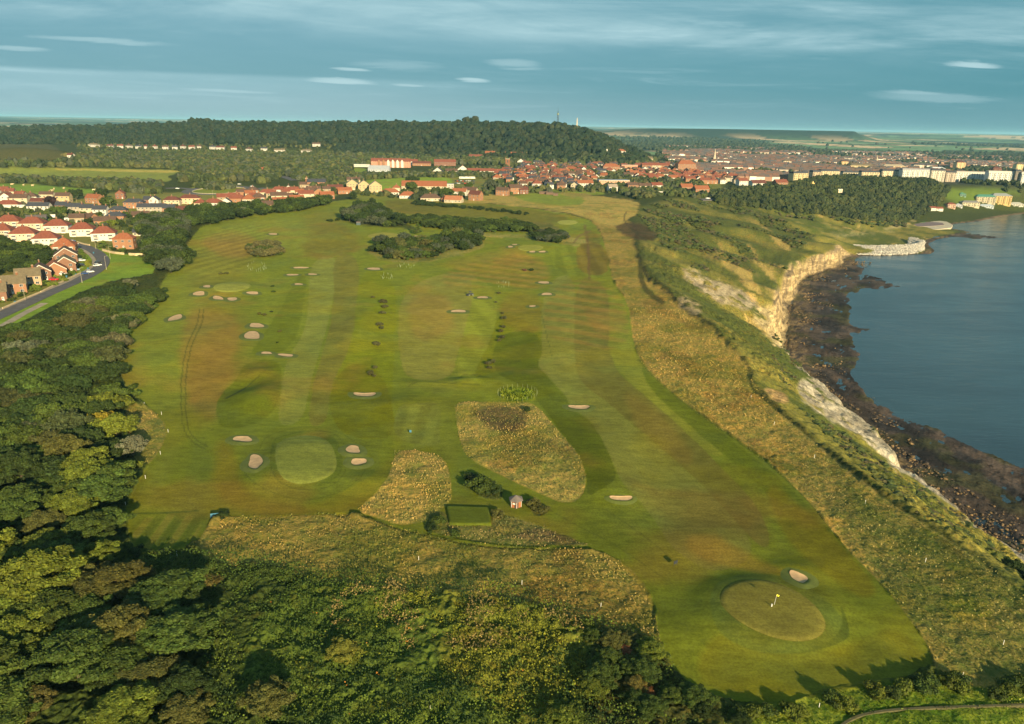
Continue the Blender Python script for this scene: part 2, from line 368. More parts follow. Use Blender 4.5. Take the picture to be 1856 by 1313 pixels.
def foliage():
    def b(q, bs, o):
        oi = q.n('ShaderNodeObjectInfo'); at = q.n('ShaderNodeAttribute', attribute_name='tint')
        c = q.mix(1.0, oi.outputs['Color'], at.outputs['Color'], 'MULTIPLY')
        ge = q.n('ShaderNodeNewGeometry'); nz = q.noise(ge.outputs['Position'], 1.1, 3, 0.6)
        f = q.rng(nz, 0.3, 0.7, 0.72, 1.28, False)
        c = q.mix(1.0, c, q.comb(f, f, f), 'MULTIPLY')
        q.put(bs.inputs['Base Color'], c); bs.inputs['Roughness'].default_value = 0.7; bs.inputs['Specular IOR Level'].default_value = 0.15
    return mat('foliage', b)
M_FOL = foliage()
M_BARK = plain('bark', (0.09, 0.07, 0.05), 0.9)
M_WALL = plain('house_wall', (1, 1, 1), 0.85, 0.10, 0.8, objcol=True)
def roofmat():
    def b(q, bs, o):
        oi = q.n('ShaderNodeObjectInfo'); t = q.n('ShaderNodeTexCoord')
        nz = q.noise(t.outputs['Object'], 0.9, 5, 0.65); n2 = q.noise(q.vmul(t.outputs['Object'], (1, 1, 6)), 2.4, 2)
        f = q.math('MULTIPLY', q.rng(nz, 0.25, 0.75, 0.68, 1.3, False), q.rng(n2, 0.3, 0.7, 0.85, 1.15, False))
        q.put(bs.inputs['Base Color'], q.mix(1.0, oi.outputs['Color'], q.comb(f, f, f), 'MULTIPLY'))
    return mat('roof_tiles', b)
M_ROOF = roofmat()
M_WHITE = plain('white_paint', (0.55, 0.54, 0.50), 0.6, 0.08)
M_GLASS = plain('window_glass', (0.03, 0.04, 0.05), 0.08, 0.2)
M_BRICK = plain('chimney_brick', (0.17, 0.08, 0.045), 0.9, 0.2, 3)
M_TINTED = None
def tintmat():
    def b(q, bs, o):
        at = q.n('ShaderNodeAttribute', attribute_name='tint'); q.put(bs.inputs['Base Color'], at.outputs['Color'])
    return mat('painted_town', b)
M_TINT = tintmat()
# ================================================================== LAND COVER (plan shapes of the course, read off the photo onto the ground)
GOLF = [(375, 405), (345, 430), (335, 470), (300, 500), (283, 540), (245, 580), (222, 620), (217, 660), (222, 700), (262, 735), (293, 755), (303, 790), (285, 822), (262, 850), (240, 890),
        (228, 930), (237, 990), (262, 1005), (310, 1002), (360, 985), (375, 955), (390, 938), (500, 937), (560, 935), (640, 930), (700, 950), (760, 966), (830, 982), (920, 992), (1060, 995),
        (1110, 1007), (1160, 1045), (1187, 1090), (1190, 1140), (1210, 1200), (1250, 1240), (1310, 1270), (1400, 1283), (1450, 1270), (1500, 1245), (1690, 1218), (1687, 1180), (1655, 1130),
        (1600, 1060), (1530, 990), (1470, 910), (1400, 843), (1330, 792), (1250, 737), (1185, 684), (1157, 650), (1145, 600), (1140, 550), (1110, 510), (1103, 470), (1092, 430), (1075, 402),
        (1045, 392), (960, 376), (830, 366), (700, 362), (610, 362), (585, 373), (450, 393)]
ISL1 = [(824, 734), (841, 729), (902, 729), (952, 729), (975, 737), (1002, 771), (1026, 798), (1049, 824), (1063, 861), (1061, 891), (1046, 908), (1022, 912), (995, 902), (935, 875), (885, 850), (848, 831), (834, 801), (828, 774)]
ISL2 = [(716, 818), (751, 816), (788, 823), (809, 838), (819, 885), (818, 908), (788, 932), (768, 948), (717, 953), (684, 938), (644, 928), (684, 892), (707, 861)]
ISL3 = [(771, 948), (788, 925), (810, 932), (814, 955), (891, 955), (895, 930), (935, 938), (995, 958), (1029, 979), (1076, 989), (1019, 991), (935, 990), (868, 982), (801, 972), (771, 964)]
ISL4 = [(840, 855), (855, 856), (885, 865), (908, 885), (912, 905), (891, 908), (865, 898), (851, 881)]
RB = [(222, 738), (262, 737), (291, 756), (301, 790), (283, 822), (260, 850), (245, 838), (228, 800)]
ISL5 = [(955, 905), (985, 915), (997, 925), (985, 934), (962, 930)]
GREENS = [('large rounded putting green with pale green turf at the near left', [(496, 808), (523, 792), (570, 788), (600, 801), (613, 841), (603, 862), (570, 876), (533, 879), (503, 862)]),
          ('olive oval putting green with the yellow flag', [(1301, 1085), (1312, 1063), (1345, 1050), (1390, 1050), (1440, 1068), (1480, 1098), (1500, 1130), (1488, 1156), (1450, 1165), (1400, 1157), (1350, 1135), (1315, 1108)]),
          ('pale flat putting green ringed by small bunkers', [(384, 521), (395, 514), (430, 511), (455, 515), (452, 523), (425, 530), (395, 529)]),
          ('thin pale putting green left of the long copse', [(662, 428), (685, 422), (715, 423), (728, 427), (715, 431), (680, 432)]),
          ('small putting green between bunkers past the copse', [(935, 450), (950, 444), (975, 444), (988, 449), (975, 455), (950, 456)]),
          ('far pale putting green beside the cliff top field', [(1009, 403), (1020, 399), (1040, 400), (1049, 404), (1035, 408), (1016, 407)])]
TEES = [('square dark green tee beside the shelter hut', [(808, 919), (888, 921), (891, 953), (814, 953)])]
ROADP = [(-60, 598), (0, 573), (50, 549), (100, 527), (147, 507), (178, 490), (190, 474), (178, 459), (160, 450), (138, 441)]
FORE = [(1418, 640), (1440, 560), (1458, 500), (1472, 466), (1530, 458), (1552, 468), (1545, 474), (1575, 480), (1562, 498), (1600, 505), (1650, 520), (1600, 524), (1560, 527), (1545, 540), (1550, 560), (1540, 590),
        (1585, 597), (1545, 606), (1560, 650), (1545, 680), (1570, 720), (1620, 752), (1700, 780), (1790, 815), (1856, 842), (1990, 900), (1990, 1100), (1800, 1000), (1600, 820)]
FORE2 = [(1640, 428), (1690, 418), (1760, 424), (1800, 427), (1842, 431), (1800, 435), (1730, 431), (1690, 434), (1655, 433)]
FORE3 = [(1600, 428), (1640, 420), (1700, 412), (1728, 404), (1720, 393), (1790, 386), (1856, 380), (2000, 372), (2000, 360), (1700, 372), (1560, 410)]
ARM = [(1525, 452), (1570, 450), (1640, 449), (1668, 446), (1680, 452), (1672, 459), (1640, 463), (1570, 465), (1528, 464)]
# kinds: 0 mown turf, 1 rough straw meadow, 2 scrub, 3 rock, 4 other
green, dgreen, lgreen, olive, brown, straw = (.070, .098, .012), (.047, .074, .009), (.085, .112, .020), (.066, .082, .014), (.105, .080, .020), (.21, .155, .042)
scrubc, dscrub = (.040, .052, .012), (.020, .032, .009)
LAY = [  # polygon, colour, feather px, kind, mix
    ([(-200, 1500), (-200, 560), (250, 500), (300, 700), (260, 1000), (420, 1010), (1100, 1100), (1340, 1500)], (.030, .045, .010), 10, 2, 1),
    ([(360, 975), (400, 936), (600, 930), (700, 950), (830, 982), (1060, 993), (1130, 1015), (1170, 1060), (1190, 1130), (1210, 1200), (1150, 1180), (1060, 1120), (900, 1085), (750, 1080), (600, 1060), (480, 1020), (380, 1030)], (.19, .145, .04), 14, 1, 1),
    ([(620, 1085), (700, 1060), (860, 1075), (1050, 1120), (1100, 1180), (960, 1230), (800, 1160), (650, 1150)], (.090, .105, .016), 22, 2, .75),
    ([(480, 1100), (640, 1040), (900, 1180), (1000, 1330), (400, 1330)], (.055, .085, .014), 26, 2, .7),
    ([(780, 1160), (950, 1130), (1070, 1180), (1090, 1300), (900, 1313), (820, 1230)], (.085, .090, .014), 26, 2, .8),
    ([(1100, 1130), (1200, 1170), (1260, 1250), (1340, 1330), (1000, 1330), (1060, 1200)], (.035, .040, .012), 18, 2, .9),
    ([(1320, 1290), (1450, 1275), (1560, 1240), (1700, 1232), (1900, 1240), (1950, 1400), (1300, 1400)], (.12, .15, .018), 14, 1, .95),
    ([(-150, 352), (60, 348), (330, 350), (560, 336), (620, 345), (590, 366), (420, 380), (280, 402), (250, 440), (200, 456), (175, 450), (185, 480), (60, 545), (-150, 625)], (.085, .095, .035), 5, 0, .95),
    ([(650, 345), (700, 330), (900, 300), (1100, 290), (1240, 300), (1320, 330), (1300, 345), (1200, 352), (1060, 345), (960, 350), (880, 362), (700, 360)], (.075, .088, .030), 5, 0, .9),
    # cliff-top strip of rough
    ([(1075, 400), (1092, 430), (1103, 470), (1110, 510), (1140, 550), (1145, 600), (1157, 650), (1185, 684), (1250, 737), (1330, 792), (1400, 843), (1470, 910), (1530, 990), (1600, 1060), (1655, 1130), (1687, 1180),
      (1690, 1240), (1990, 1260), (1990, 1130), (1856, 1075), (1780, 1010), (1600, 900), (1500, 820), (1420, 750), (1365, 700), (1345, 640), (1240, 560), (1165, 500), (1150, 440), (1135, 380), (1060, 375)], (.29, .195, .055), 7, 1, 1),
    ([(1500, 880), (1600, 900), (1780, 1010), (1990, 1150), (1990, 1260), (1700, 1230), (1640, 1110), (1560, 1010)], (.115, .110, .032), 40, 1, .9),
    ([(1400, 760), (1480, 800), (1560, 880), (1560, 960), (1490, 920), (1420, 840)], (.15, .125, .04), 30, 1, .7),
    ([(1700, 1075), (1790, 1080), (1800, 1120), (1730, 1130)], (.17, .15, .02), 20, 1, .5),
    ([(1110, 400), (1165, 405), (1195, 425), (1180, 440), (1120, 425)], (.075, .040, .026), 6, 1, .8),
    # golden field beyond the course
    ([(800, 366), (850, 352), (930, 356), (1000, 362), (1060, 355), (1100, 357), (1155, 362), (1160, 380), (1135, 400), (1110, 412), (1080, 402), (1045, 390), (960, 374)], (.36, .25, .08), 4, 1, 1),
    ([(925, 354), (980, 349), (1045, 352), (1065, 362), (1050, 374), (1000, 374), (950, 366)], (.085, .120, .022), 4, 0, 1),
    ([(985, 345), (1040, 342), (1095, 348), (1098, 354), (1050, 352)], (.085, .125, .022), 3, 0, 1),
    ([(1010, 350), (1060, 350), (1080, 355), (1030, 356)], (.28, .20, .06), 3, 1, .9),
    # left-hand fields and verges
    ([(-80, 620), (0, 603), (60, 573), (150, 530), (215, 508), (270, 500), (285, 488), (262, 467), (200, 455), (170, 447), (150, 470), (100, 540), (-80, 600)], (.070, .125, .018), 3, 0, 1),
    ([(-90, 368), (0, 368), (60, 362), (120, 356), (180, 348), (178, 344), (60, 334), (-90, 332)], (.075, .135, .026), 3, 0, 1),
    ([(-90, 325), (130, 323), (230, 322), (300, 331), (316, 326), (300, 321), (320, 315), (332, 309), (230, 306), (100, 304), (-90, 304)], (.095, .125, .035), 2, 0, 1),
    ([(80, 306), (160, 307), (330, 309), (320, 314), (200, 311), (100, 308)], (.22, .20, .07), 2, 0, .8),
    ([(-90, 300), (-90, 262), (60, 258), (95, 262), (120, 285), (100, 300)], (.085, .075, .03), 4, 1, 1),
    ([(-90, 262), (-60, 257), (70, 256), (92, 258), (60, 261)], (.30, .21, .07), 2, 1, 1),
    ([(110, 277), (137, 280), (138, 286), (112, 284)], (.30, .21, .07), 2, 1, .9),
    ([(335, 346), (350, 338), (400, 334), (445, 337), (460, 345), (440, 354), (380, 357)], (.080, .105, .022), 2, 0, 1),
    ([(645, 330), (700, 324), (755, 320), (820, 321), (820, 340), (760, 345), (690, 345), (655, 345)], (.090, .150, .024), 3, 0, 1),
    ([(625, 303), (665, 305), (668, 314), (628, 314)], (.085, .130, .024), 2, 0, 1),
    ([(640, 346), (720, 350), (800, 345), (860, 352), (800, 366), (640, 364)], (.085, .105, .026), 3, 0, .9),
    # the course
    (GOLF, green, 1.2, 0, 1),
    ([(217, 660), (245, 580), (283, 540), (335, 470), (400, 440), (440, 470), (380, 530), (340, 620), (330, 760), (300, 900), (228, 940), (303, 790), (262, 735)], lgreen, 30, 0, .7),
    ([(400, 405), (560, 385), (600, 420), (540, 460), (430, 470), (350, 440)], (.10, .125, .024), 20, 0, .6),
    ([(330, 430), (480, 440), (450, 500), (400, 700), (330, 760), (350, 560)], (.095, .080, .020), 40, 0, .35),
    ([(340, 640), (430, 560), (470, 600), (430, 700), (380, 780), (330, 760)], brown, 35, 0, .35),
    ([(240, 900), (330, 905), (390, 930), (360, 985), (262, 1005), (237, 990)], (.060, .095, .016), 5, 0, .7),
    ([(345, 790), (388, 800), (380, 930), (340, 930)], (.052, .084, .020), 20, 0, .4),
    ([(390, 790), (430, 820), (440, 900), (560, 925), (700, 890), (640, 935), (390, 936)], (.095, .085, .010), 22, 0, .7),
    ([(550, 925), (600, 905), (690, 850), (715, 820), (705, 870), (640, 922)], (.090, .100, .010), 12, 0, .6),
    ([(325, 600), (350, 560), (420, 560), (440, 620), (410, 700), (400, 760), (350, 750), (325, 680)], (.125, .082, .026), 22, 0, .6),
    ([(355, 430), (430, 420), (480, 440), (470, 470), (400, 470)], (.125, .078, .026), 14, 0, .55),
    # crescent mound and its rough
    ([(442, 657), (503, 650), (514, 684), (503, 738), (469, 768), (402, 782), (389, 748), (399, 714), (426, 691)], (.052, .074, .005), 2, 0, .95),
    ([(560, 500), (540, 610), (515, 640), (450, 650), (480, 600), (510, 560), (540, 500)], (.054, .078, .007), 3, 0, .9),
    # left fairway, two mowing passes
    ([(560, 480), (600, 458), (612, 480), (602, 560), (578, 640), (562, 700), (548, 765), (500, 775), (512, 700), (520, 650), (548, 610), (560, 560)], (.088, .112, .030), 1.2, 0, .9),
    ([(604, 458), (640, 462), (652, 480), (648, 560), (640, 610), (622, 660), (600, 700), (592, 770), (555, 775), (568, 700), (584, 640), (606, 560)], (.074, .082, .020), 1.5, 0, .9),
    ([(590, 400), (640, 410), (655, 460), (600, 458), (560, 470), (540, 440)], (.070, .066, .014), 20, 0, .8),
    ([(540, 380), (612, 378), (640, 400), (560, 430)], (.080, .082, .016), 20, 0, .6),
    ([(652, 480), (720, 500), (715, 620), (710, 780), (600, 780), (600, 700), (640, 620)], (.072, .098, .004), 3, 0, .9),
    ([(600, 700), (640, 650), (700, 680), (720, 780), (690, 800), (620, 790), (597, 750)], (.064, .080, .003), 2, 0, .9),
    # middle fairway
    ([(722, 600), (722, 560), (740, 525), (780, 500), (850, 490), (870, 510), (850, 570), (830, 640), (818, 690), (735, 690), (724, 640)], (.094, .106, .028), 1.5, 0, .9),
    ([(850, 500), (900, 520), (900, 600), (870, 680), (822, 690), (840, 600), (860, 540)], (.088, .116, .016), 1.5, 0, .9),
    ([(735, 688), (830, 688), (820, 715), (735, 705)], (.072, .092, .016), 6, 0, .7),
    ([(718, 735), (757, 730), (800, 728), (795, 790), (800, 812), (710, 800)], (.072, .098, .026), 2, 0, .9),
    ([(905, 560), (975, 590), (985, 630), (970, 660), (900, 690), (850, 690), (890, 620)], (.068, .088, .003), 3, 0, .9),
    ([(790, 480), (900, 450), (990, 470), (1000, 505), (960, 530), (850, 495)], (.100, .092, .020), 14, 0, .7),
    ([(930, 520), (990, 540), (982, 600), (920, 600), (900, 560)], (.082, .066, .012), 18, 0, .6),
    ([(740, 540), (800, 530), (830, 560), (815, 610), (760, 620), (738, 590)], (.118, .086, .026), 16, 0, .55),
    # right-hand fairway
    ([(979, 575), (985, 542), (1002, 502), (1042, 498), (1044, 600), (1040, 660), (1060, 690), (1110, 730), (1150, 775), (1220, 830), (1300, 905), (1380, 1000), (1300, 1045), (1220, 1000), (1180, 930), (1130, 880), (1118, 855),
      (1089, 791), (1036, 741), (1029, 721), (999, 690), (970, 660), (985, 620)], (.082, .100, .028), 1.5, 0, .9),
    ([(1043, 498), (1095, 510), (1107, 560), (1103, 660), (1160, 710), (1230, 770), (1300, 840), (1370, 910), (1400, 980), (1380, 1000), (1300, 905), (1220, 830), (1150, 772), (1100, 728), (1055, 698), (1038, 655)], (.068, .076, .020), 1.5, 0, .95),
    ([(1107, 520), (1135, 545), (1142, 600), (1157, 655), (1250, 742), (1330, 797), (1300, 840), (1230, 770), (1160, 710), (1104, 655), (1104, 590)], (.090, .112, .018), 2, 0, .9),
    ([(1157, 655), (1185, 690), (1330, 800), (1470, 915), (1530, 995), (1500, 1000), (1400, 900), (1300, 815), (1180, 712)], (.050, .074, .006), 3, 0, .9),
    ([(1045, 440), (1100, 440), (1106, 505), (1045, 495)], (.078, .062, .014), 3, 0, .8),
    ([(1060, 415), (1090, 425), (1100, 500), (1075, 500), (1060, 450)], (.058, .056, .014), 4, 0, .6),
    ([(700, 362), (830, 368), (960, 378), (1040, 394), (1000, 412), (900, 400), (740, 390), (690, 375)], (.062, .066, .013), 6, 0, .9),
    ([(915, 600), (975, 600), (985, 640), (970, 660), (999, 690), (1029, 721), (1036, 741), (1069, 761), (1089, 791), (1118, 855), (1113, 875), (1086, 890), (1066, 902), (1063, 861), (1049, 824), (1020, 790), (985, 740), (950, 700), (900, 680), (890, 640)], (.046, .066, .004), 2, 0, .92),
    ([(1066, 905), (1120, 915), (1180, 990), (1300, 1040), (1320, 1110), (1240, 1230), (1210, 1200), (1187, 1090), (1110, 1007), (1000, 945)], (.062, .086, .010), 16, 0, .7),
    ([(1060, 560), (1135, 560), (1140, 600), (1070, 605)], (.110, .070, .024), 12, 0, .5), ([(1120, 700), (1190, 740), (1260, 830), (1240, 850), (1160, 790)], (.098, .076, .020), 18, 0, .45),
    ([(1235, 970), (1290, 965), (1330, 990), (1410, 1030), (1480, 1045), (1400, 1045), (1330, 1030), (1260, 1015)], (.125, .095, .020), 16, 0, .7),
    ([(1390, 860), (1500, 960), (1600, 1070), (1560, 1090), (1480, 1030), (1410, 960)], (.080, .080, .006), 14, 0, .8),
    ([(1240, 1230), (1320, 1120), (1450, 1200), (1540, 1160), (1640, 1130), (1690, 1215), (1400, 1283)], (.086, .092, .008), 20, 0, .75),
    ([(1285, 1080), (1300, 1052), (1350, 1038), (1430, 1045), (1500, 1085), (1540, 1140), (1535, 1160), (1470, 1182), (1400, 1188), (1330, 1170), (1290, 1130)], (.050, .078, .018), 5, 0, .85),
    ([(1520, 1085), (1540, 1140), (1535, 1162), (1440, 1190), (1530, 1150)], (.030, .050, .010), 3, 0, .7),
    ([(440, 800), (520, 778), (620, 782), (680, 808), (692, 840), (660, 872), (600, 900), (540, 905), (480, 892), (430, 850)], (.064, .092, .015), 4, 0, .8),
    ([(488, 800), (520, 782), (590, 782), (615, 800), (624, 845), (610, 872), (570, 886), (525, 888), (494, 868)], (.050, .078, .012), 2, 0, .8),
    (GREENS[0][1], (.090, .120, .032), 1.2, 0, 1), (GREENS[1][1], (.088, .094, .026), 1.2, 0, 1), (GREENS[2][1], (.110, .135, .036), 1.2, 0, 1),
    (GREENS[3][1], (.120, .130, .036), 1, 0, 1), (GREENS[4][1], (.105, .125, .030), 1, 0, 1), (GREENS[5][1], (.120, .145, .045), 1, 0, 1),
    (TEES[0][1], (.044, .066, .010), 1.2, 0, 1),
    (RB, (.25, .19, .06), 3, 1, 1),
    # meadow islands inside the course
    (ISL1, (.29, .21, .065), 1.5, 1, 1), (ISL2, (.27, .195, .06), 1.5, 1, 1), (ISL3, (.13, .115, .038), 1.5, 1, 1), (ISL4, (.060, .065, .018), 1.5, 1, 1), (ISL5, (.085, .080, .024), 2, 1, 1),
    ([(851, 737), (952, 734), (945, 768), (918, 784), (885, 777), (861, 757)], (.095, .066, .034), 16, 1, .9),
    ([(960, 955), (1000, 962), (1060, 985), (980, 980), (930, 975)], (.13, .085, .045), 6, 1, .7),
    ([(902, 716), (915, 705), (940, 702), (960, 706), (972, 718), (965, 727), (925, 728)], (.15, .165, .015), 2, 1, 1),
    ([(665, 452), (690, 438), (760, 432), (868, 424), (882, 438), (870, 452), (800, 470), (760, 480), (720, 477), (680, 470)], (.22, .19, .06), 3, 1, 1),
    ([(620, 385), (650, 372), (700, 380), (735, 395), (740, 412), (800, 420), (700, 412), (625, 405)], (.10, .10, .03), 3, 1, .9),
    ([(790, 428), (880, 424), (960, 424), (1040, 430), (1075, 440), (1045, 450), (1000, 436), (900, 429), (800, 431)], (.32, .25, .08), 2, 1, .9),
    ([(940, 405), (1010, 405), (1015, 418), (990, 425), (940, 420)], (.16, .13, .04), 3, 1, .8),
]
STROKES = [
    ([(500, 795), (560, 778), (620, 788), (634, 840), (610, 880), (560, 892), (505, 878), (486, 840), (500, 795)], 1.0, (.050, .066, .010), .45), ([(470, 815), (480, 790), (560, 768), (640, 790), (672, 850), (620, 895), (540, 910), (460, 880), (432, 840)], 1.0, (.048, .062, .008), .4),
    ([(217, 662), (224, 700), (262, 738)], 1.2, (.14, .16, .06), .6), ([(1158, 652), (1186, 688), (1252, 741), (1332, 796), (1402, 848), (1472, 914), (1532, 994)], 1.0, (.034, .045, .008), .6),  # worn, mown and dark lines, painted bank shadow: points, half width px, colour, mix
    ([(362, 560), (358, 590), (340, 620), (328, 680), (328, 770), (345, 800), (372, 815)], 1.2, (.045, .055, .010), .6),
    ([(370, 560), (366, 590), (348, 620), (336, 680), (336, 770), (352, 797), (378, 810)], 1.2, (.045, .055, .010), .6),
    ([(640, 930), (700, 948), (760, 964), (830, 979), (920, 990), (1060, 993)], 3.5, (.085, .100, .010), .9),
    ([(640, 934), (700, 953), (760, 969), (830, 984), (920, 995), (1075, 997)], 1.6, (.024, .032, .008), .8),
    ([(1856, 1082), (1780, 1013), (1700, 963), (1600, 902), (1500, 820), (1420, 752), (1370, 712), (1357, 690), (1372, 672), (1345, 640), (1350, 620), (1290, 590)], 2.4, (.040, .046, .014), .8),
    ([(1860, 1094), (1780, 1019), (1700, 968), (1600, 907), (1500, 825), (1420, 757)], 1.6, (.19, .16, .06), .6),
    ([(1700, 1280), (1620, 1288), (1560, 1296), (1530, 1313)], 2.2, (.05, .045, .02), .8),
    ([(1290, 590), (1240, 562), (1215, 535), (1200, 515), (1170, 505), (1165, 480)], 1.5, (.045, .040, .018), .8),
    ([(1162, 470), (1160, 500), (1170, 528), (1200, 548)], 5, (.030, .034, .012), .75),
    ([(1135, 385), (1128, 400), (1160, 430), (1185, 445)], 1.5, (.05, .04, .02), .7),
    ([(1000, 645), (980, 565)], 1, (.05, .06, .01), .4), ([(1040, 440), (1050, 427), (1068, 420)], 2, (.15, .09, .04), .6),
    ([(1060, 410), (1066, 440), (1068, 505)], 2.5, (.12, .065, .03), .6), ([(1100, 925), (1180, 980), (1225, 1020)], 1.0, (.05, .055, .01), .5),
    ([(960, 905), (1040, 950), (1120, 990), (1220, 1060)], 1.0, (.05, .055, .01), .45),
    ([(1530, 459), (1560, 452), (1585, 440), (1588, 430), (1570, 420)], 1.6, (.42, .36, .24), .9), ([(1588, 428), (1625, 416), (1650, 409), (1700, 404)], 2.2, (.40, .34, .22), .85),
    ([(448, 702), (462, 688), (470, 683)], 1.2, (.03, .04, .01), .6), ([(410, 722), (430, 712), (446, 703)], 1.5, (.025, .035, .01), .7), ([(835, 682), (850, 679), (870, 681)], 1.2, (.03, .04, .01), .7),  # first two: shadow of the hollow's bank painted dark onto the turf
    ([(740, 700), (760, 690), (800, 694), (870, 698)], 1.0, (.045, .055, .01), .5), ([(228, 932), (300, 930), (360, 926)], 1.5, (.04, .06, .012), .6),
    ([(1620, 383), (1660, 374), (1690, 378)], 1.0, (.4, .35, .22), .7),
]
EST = [(-150, 345), (60, 342), (200, 350), (330, 345), (560, 330), (640, 325), (650, 300), (900, 280), (1100, 268), (1260, 292), (1320, 345), (1360, 366), (1240, 368), (1200, 352), (1060, 345), (960, 352), (880, 366), (700, 364), (590, 366), (420, 380), (340, 392),
       (280, 402), (240, 410), (250, 440), (275, 465), (200, 456), (175, 450), (190, 475), (175, 495), (60, 552), (-150, 640), (-150, 345)]
CALM = [(EST, 6), ([(-100, 640), (-100, 570), (50, 535), (150, 495), (180, 460), (130, 430), (160, 430), (215, 460), (205, 490), (60, 575)], 4), ([(340, 345), (350, 333), (400, 329), (450, 333), (490, 340), (450, 352), (420, 378), (400, 360), (300, 346)], 3), ([(505, 316), (540, 324), (545, 332), (505, 324)], 3),
        ([(1260, 356), (1355, 357), (1355, 368), (1260, 368)], 4), ([(150, 262), (600, 262), (600, 282), (150, 276)], 4), ([(1430, 326), (1490, 320), (1495, 345), (1440, 350)], 3)]
def landcover(x, y, z, px, py):
    """colour and kind per ground vertex; x, y in layout units"""
    n = len(x); col = np.tile(np.array(scrubc), (n, 1)).astype(float); K = np.zeros((n, 5)); K[:, 2] = 1
    ja = fbm(x, y, 7, 3, 51); jb = fbm(x + 91, y, 7, 3, 52); jc = fbm(x, y, 30, 2, 53)
    def paint(mask, c, kind=None):
        m = mask[:, None]; col[:] = col * (1 - m) + np.asarray(c) * m
        if kind is not None: K[:] = K * (1 - m); K[:, kind] += mask
    # --- far country: patchwork of fields and woods
    far = sstep(2500, 2900, y)
    a = 0.5; fxx = (x * math.cos(a) + y * math.sin(a)); fyy = (-x * math.sin(a) + y * math.cos(a)); sc_ = np.where(y > 9000, 900., 420.)
    fxx = fxx + fbm(x, y, 900, 2, 61) * 260; fyy = fyy + fbm(x, y, 900, 2, 62) * 260
    h = _h(np.floor(fxx / sc_), np.floor(fyy / (sc_ * .8)), 77)
    pal = np.array([(.13, .19, .07), (.08, .13, .05), (.50, .36, .22), (.13, .21, .10), (.42, .33, .20), (.06, .09, .04), (.46, .33, .20)])
    fc = pal[(h * 6.999).astype(int)]
    ex = np.minimum(np.abs((fxx / sc_) % 1 - .5), np.abs((fyy / (sc_ * .8)) % 1 - .5)); hedge = sstep(.44, .47, np.maximum(np.abs((fxx / sc_) % 1 - .5), np.abs((fyy / (sc_ * .8)) % 1 - .5)))
    wood = np.clip(sstep(.02, .16, fbm(x, y, 1300, 4, 63)) + hedge * .8, 0, 1)[:, None]
    fc = fc * (1 - wood) + np.array((.022, .036, .018)) * wood
    u = x / np.maximum(y, 60); pxu = u * 1347 + 928
    ridge = sstep(1000, 1180, pxu) * sstep(1600, 1540, pxu) * sstep(6900, 7400, y) * sstep(9600, 9000, y)
    fc = fc * (1 - ridge[:, None]) + np.array((.012, .024, .014)) * ridge[:, None]
    paint(far, (0, 0, 0), 4); col += fc * far[:, None]
    town = sstep(1500, 1600, y) * sstep(4600, 4100, y) * sstep(1195, 1235, pxu)
    paint(town * .9, (.045, .050, .032), 4)
    hill = ((y > 1900) & (y < 4200) & (z > 25) & (pxu < 1300)).astype(float); paint(hill, (.022, .032, .012), 2)
    flat = sstep(1700, 1300, y)
    j = 3.0 * flat
    for L, (poly, c, fe, kind, mx) in enumerate(LAY):
        P = np.asarray(poly, float); pad = fe + 12
        s = np.where((px > P[:, 0].min() - pad) & (px < P[:, 0].max() + pad) & (py > P[:, 1].min() - pad) & (py < P[:, 1].max() + pad) & (y < 2600))[0]
        if not len(s): continue
        jj = min(1.0, fe / 8.0) if kind == 0 or poly in (ISL1, ISL2, ISL3, ISL4) else 1.0
        d = polydist(px[s] + ja[s] * 6 * jj + jc[s] * 8 * jj, py[s] + (jb[s] * 3 + jc[s] * 4) * jj, smooth_poly(P, 2) if len(P) < 60 else smooth_poly(P, 1))
        m = np.zeros(n); m[s] = sstep(fe * .5, -fe * .5, d) * mx
        if L >= len(LAY) - 200 and kind == 0 and fe > 10: m *= 0.75 + 0.5 * (jc * .5 + .5) * .5
        kk = m / mx if mx else m
        col[:] = col * (1 - m[:, None]) + np.asarray(c) * m[:, None]
        K[:] = K * (1 - kk[:, None]); K[:, kind] += kk
    rr_ = K[:, 1] * (y < 1000); d1 = sstep(.02, .28, fbm(x, y, 17, 4, 111)) * .6; d2 = sstep(.12, .36, fbm(x, y, 8, 4, 112)) * .55; d3 = sstep(.2, .42, fbm(x * .8, y * .5, 13, 4, 113)) * .5
    for dd, cm in ((d1, (.48, .66, .45)), (d2, (1.25, 1.08, .95)), (d3, (.62, .50, .50))):
        mm = (dd * rr_)[:, None]; col[:] = col * (1 - mm) + col * np.array(cm) * mm
    # --- mowing stripes on the turf (bands of bent and straight grass)
    turf = K[:, 0]
    def stripes(poly, ax, ay, wl, amp, tintc=None):
        P = np.asarray(poly, float); s = np.where((px > P[:, 0].min()) & (px < P[:, 0].max()) & (py > P[:, 1].min()) & (py < P[:, 1].max()))[0]
        d = polydist(px[s], py[s], smooth_poly(P, 2)); m = sstep(2, -6, d)
        w_ = np.sin((x[s] * ax + y[s] * ay + jc[s] * 1.0) / wl * 2 * math.pi); w_ = np.clip(w_ * 2.0, -1, 1)
        f = 1 + amp * w_ * m * turf[s]
        col[s] *= f[:, None]
        if tintc is not None: mm = (np.clip(w_, 0, 1) * m * .5 * turf[s])[:, None]; col[s] = col[s] * (1 - mm) + np.array(tintc) * mm
    stripes([(790, 500), (860, 470), (950, 455), (1000, 480), (990, 530), (900, 520), (820, 530)], .45, .9, 17, .15, (.12, .080, .024))
    stripes([(979, 600), (990, 530), (1040, 500), (1110, 515), (1140, 560), (1145, 620), (1100, 640), (1040, 640)], .45, .9, 17, .13, (.105, .072, .022))
    stripes([(1000, 440), (1100, 440), (1108, 510), (1000, 500)], 1, .0, 13, .13)
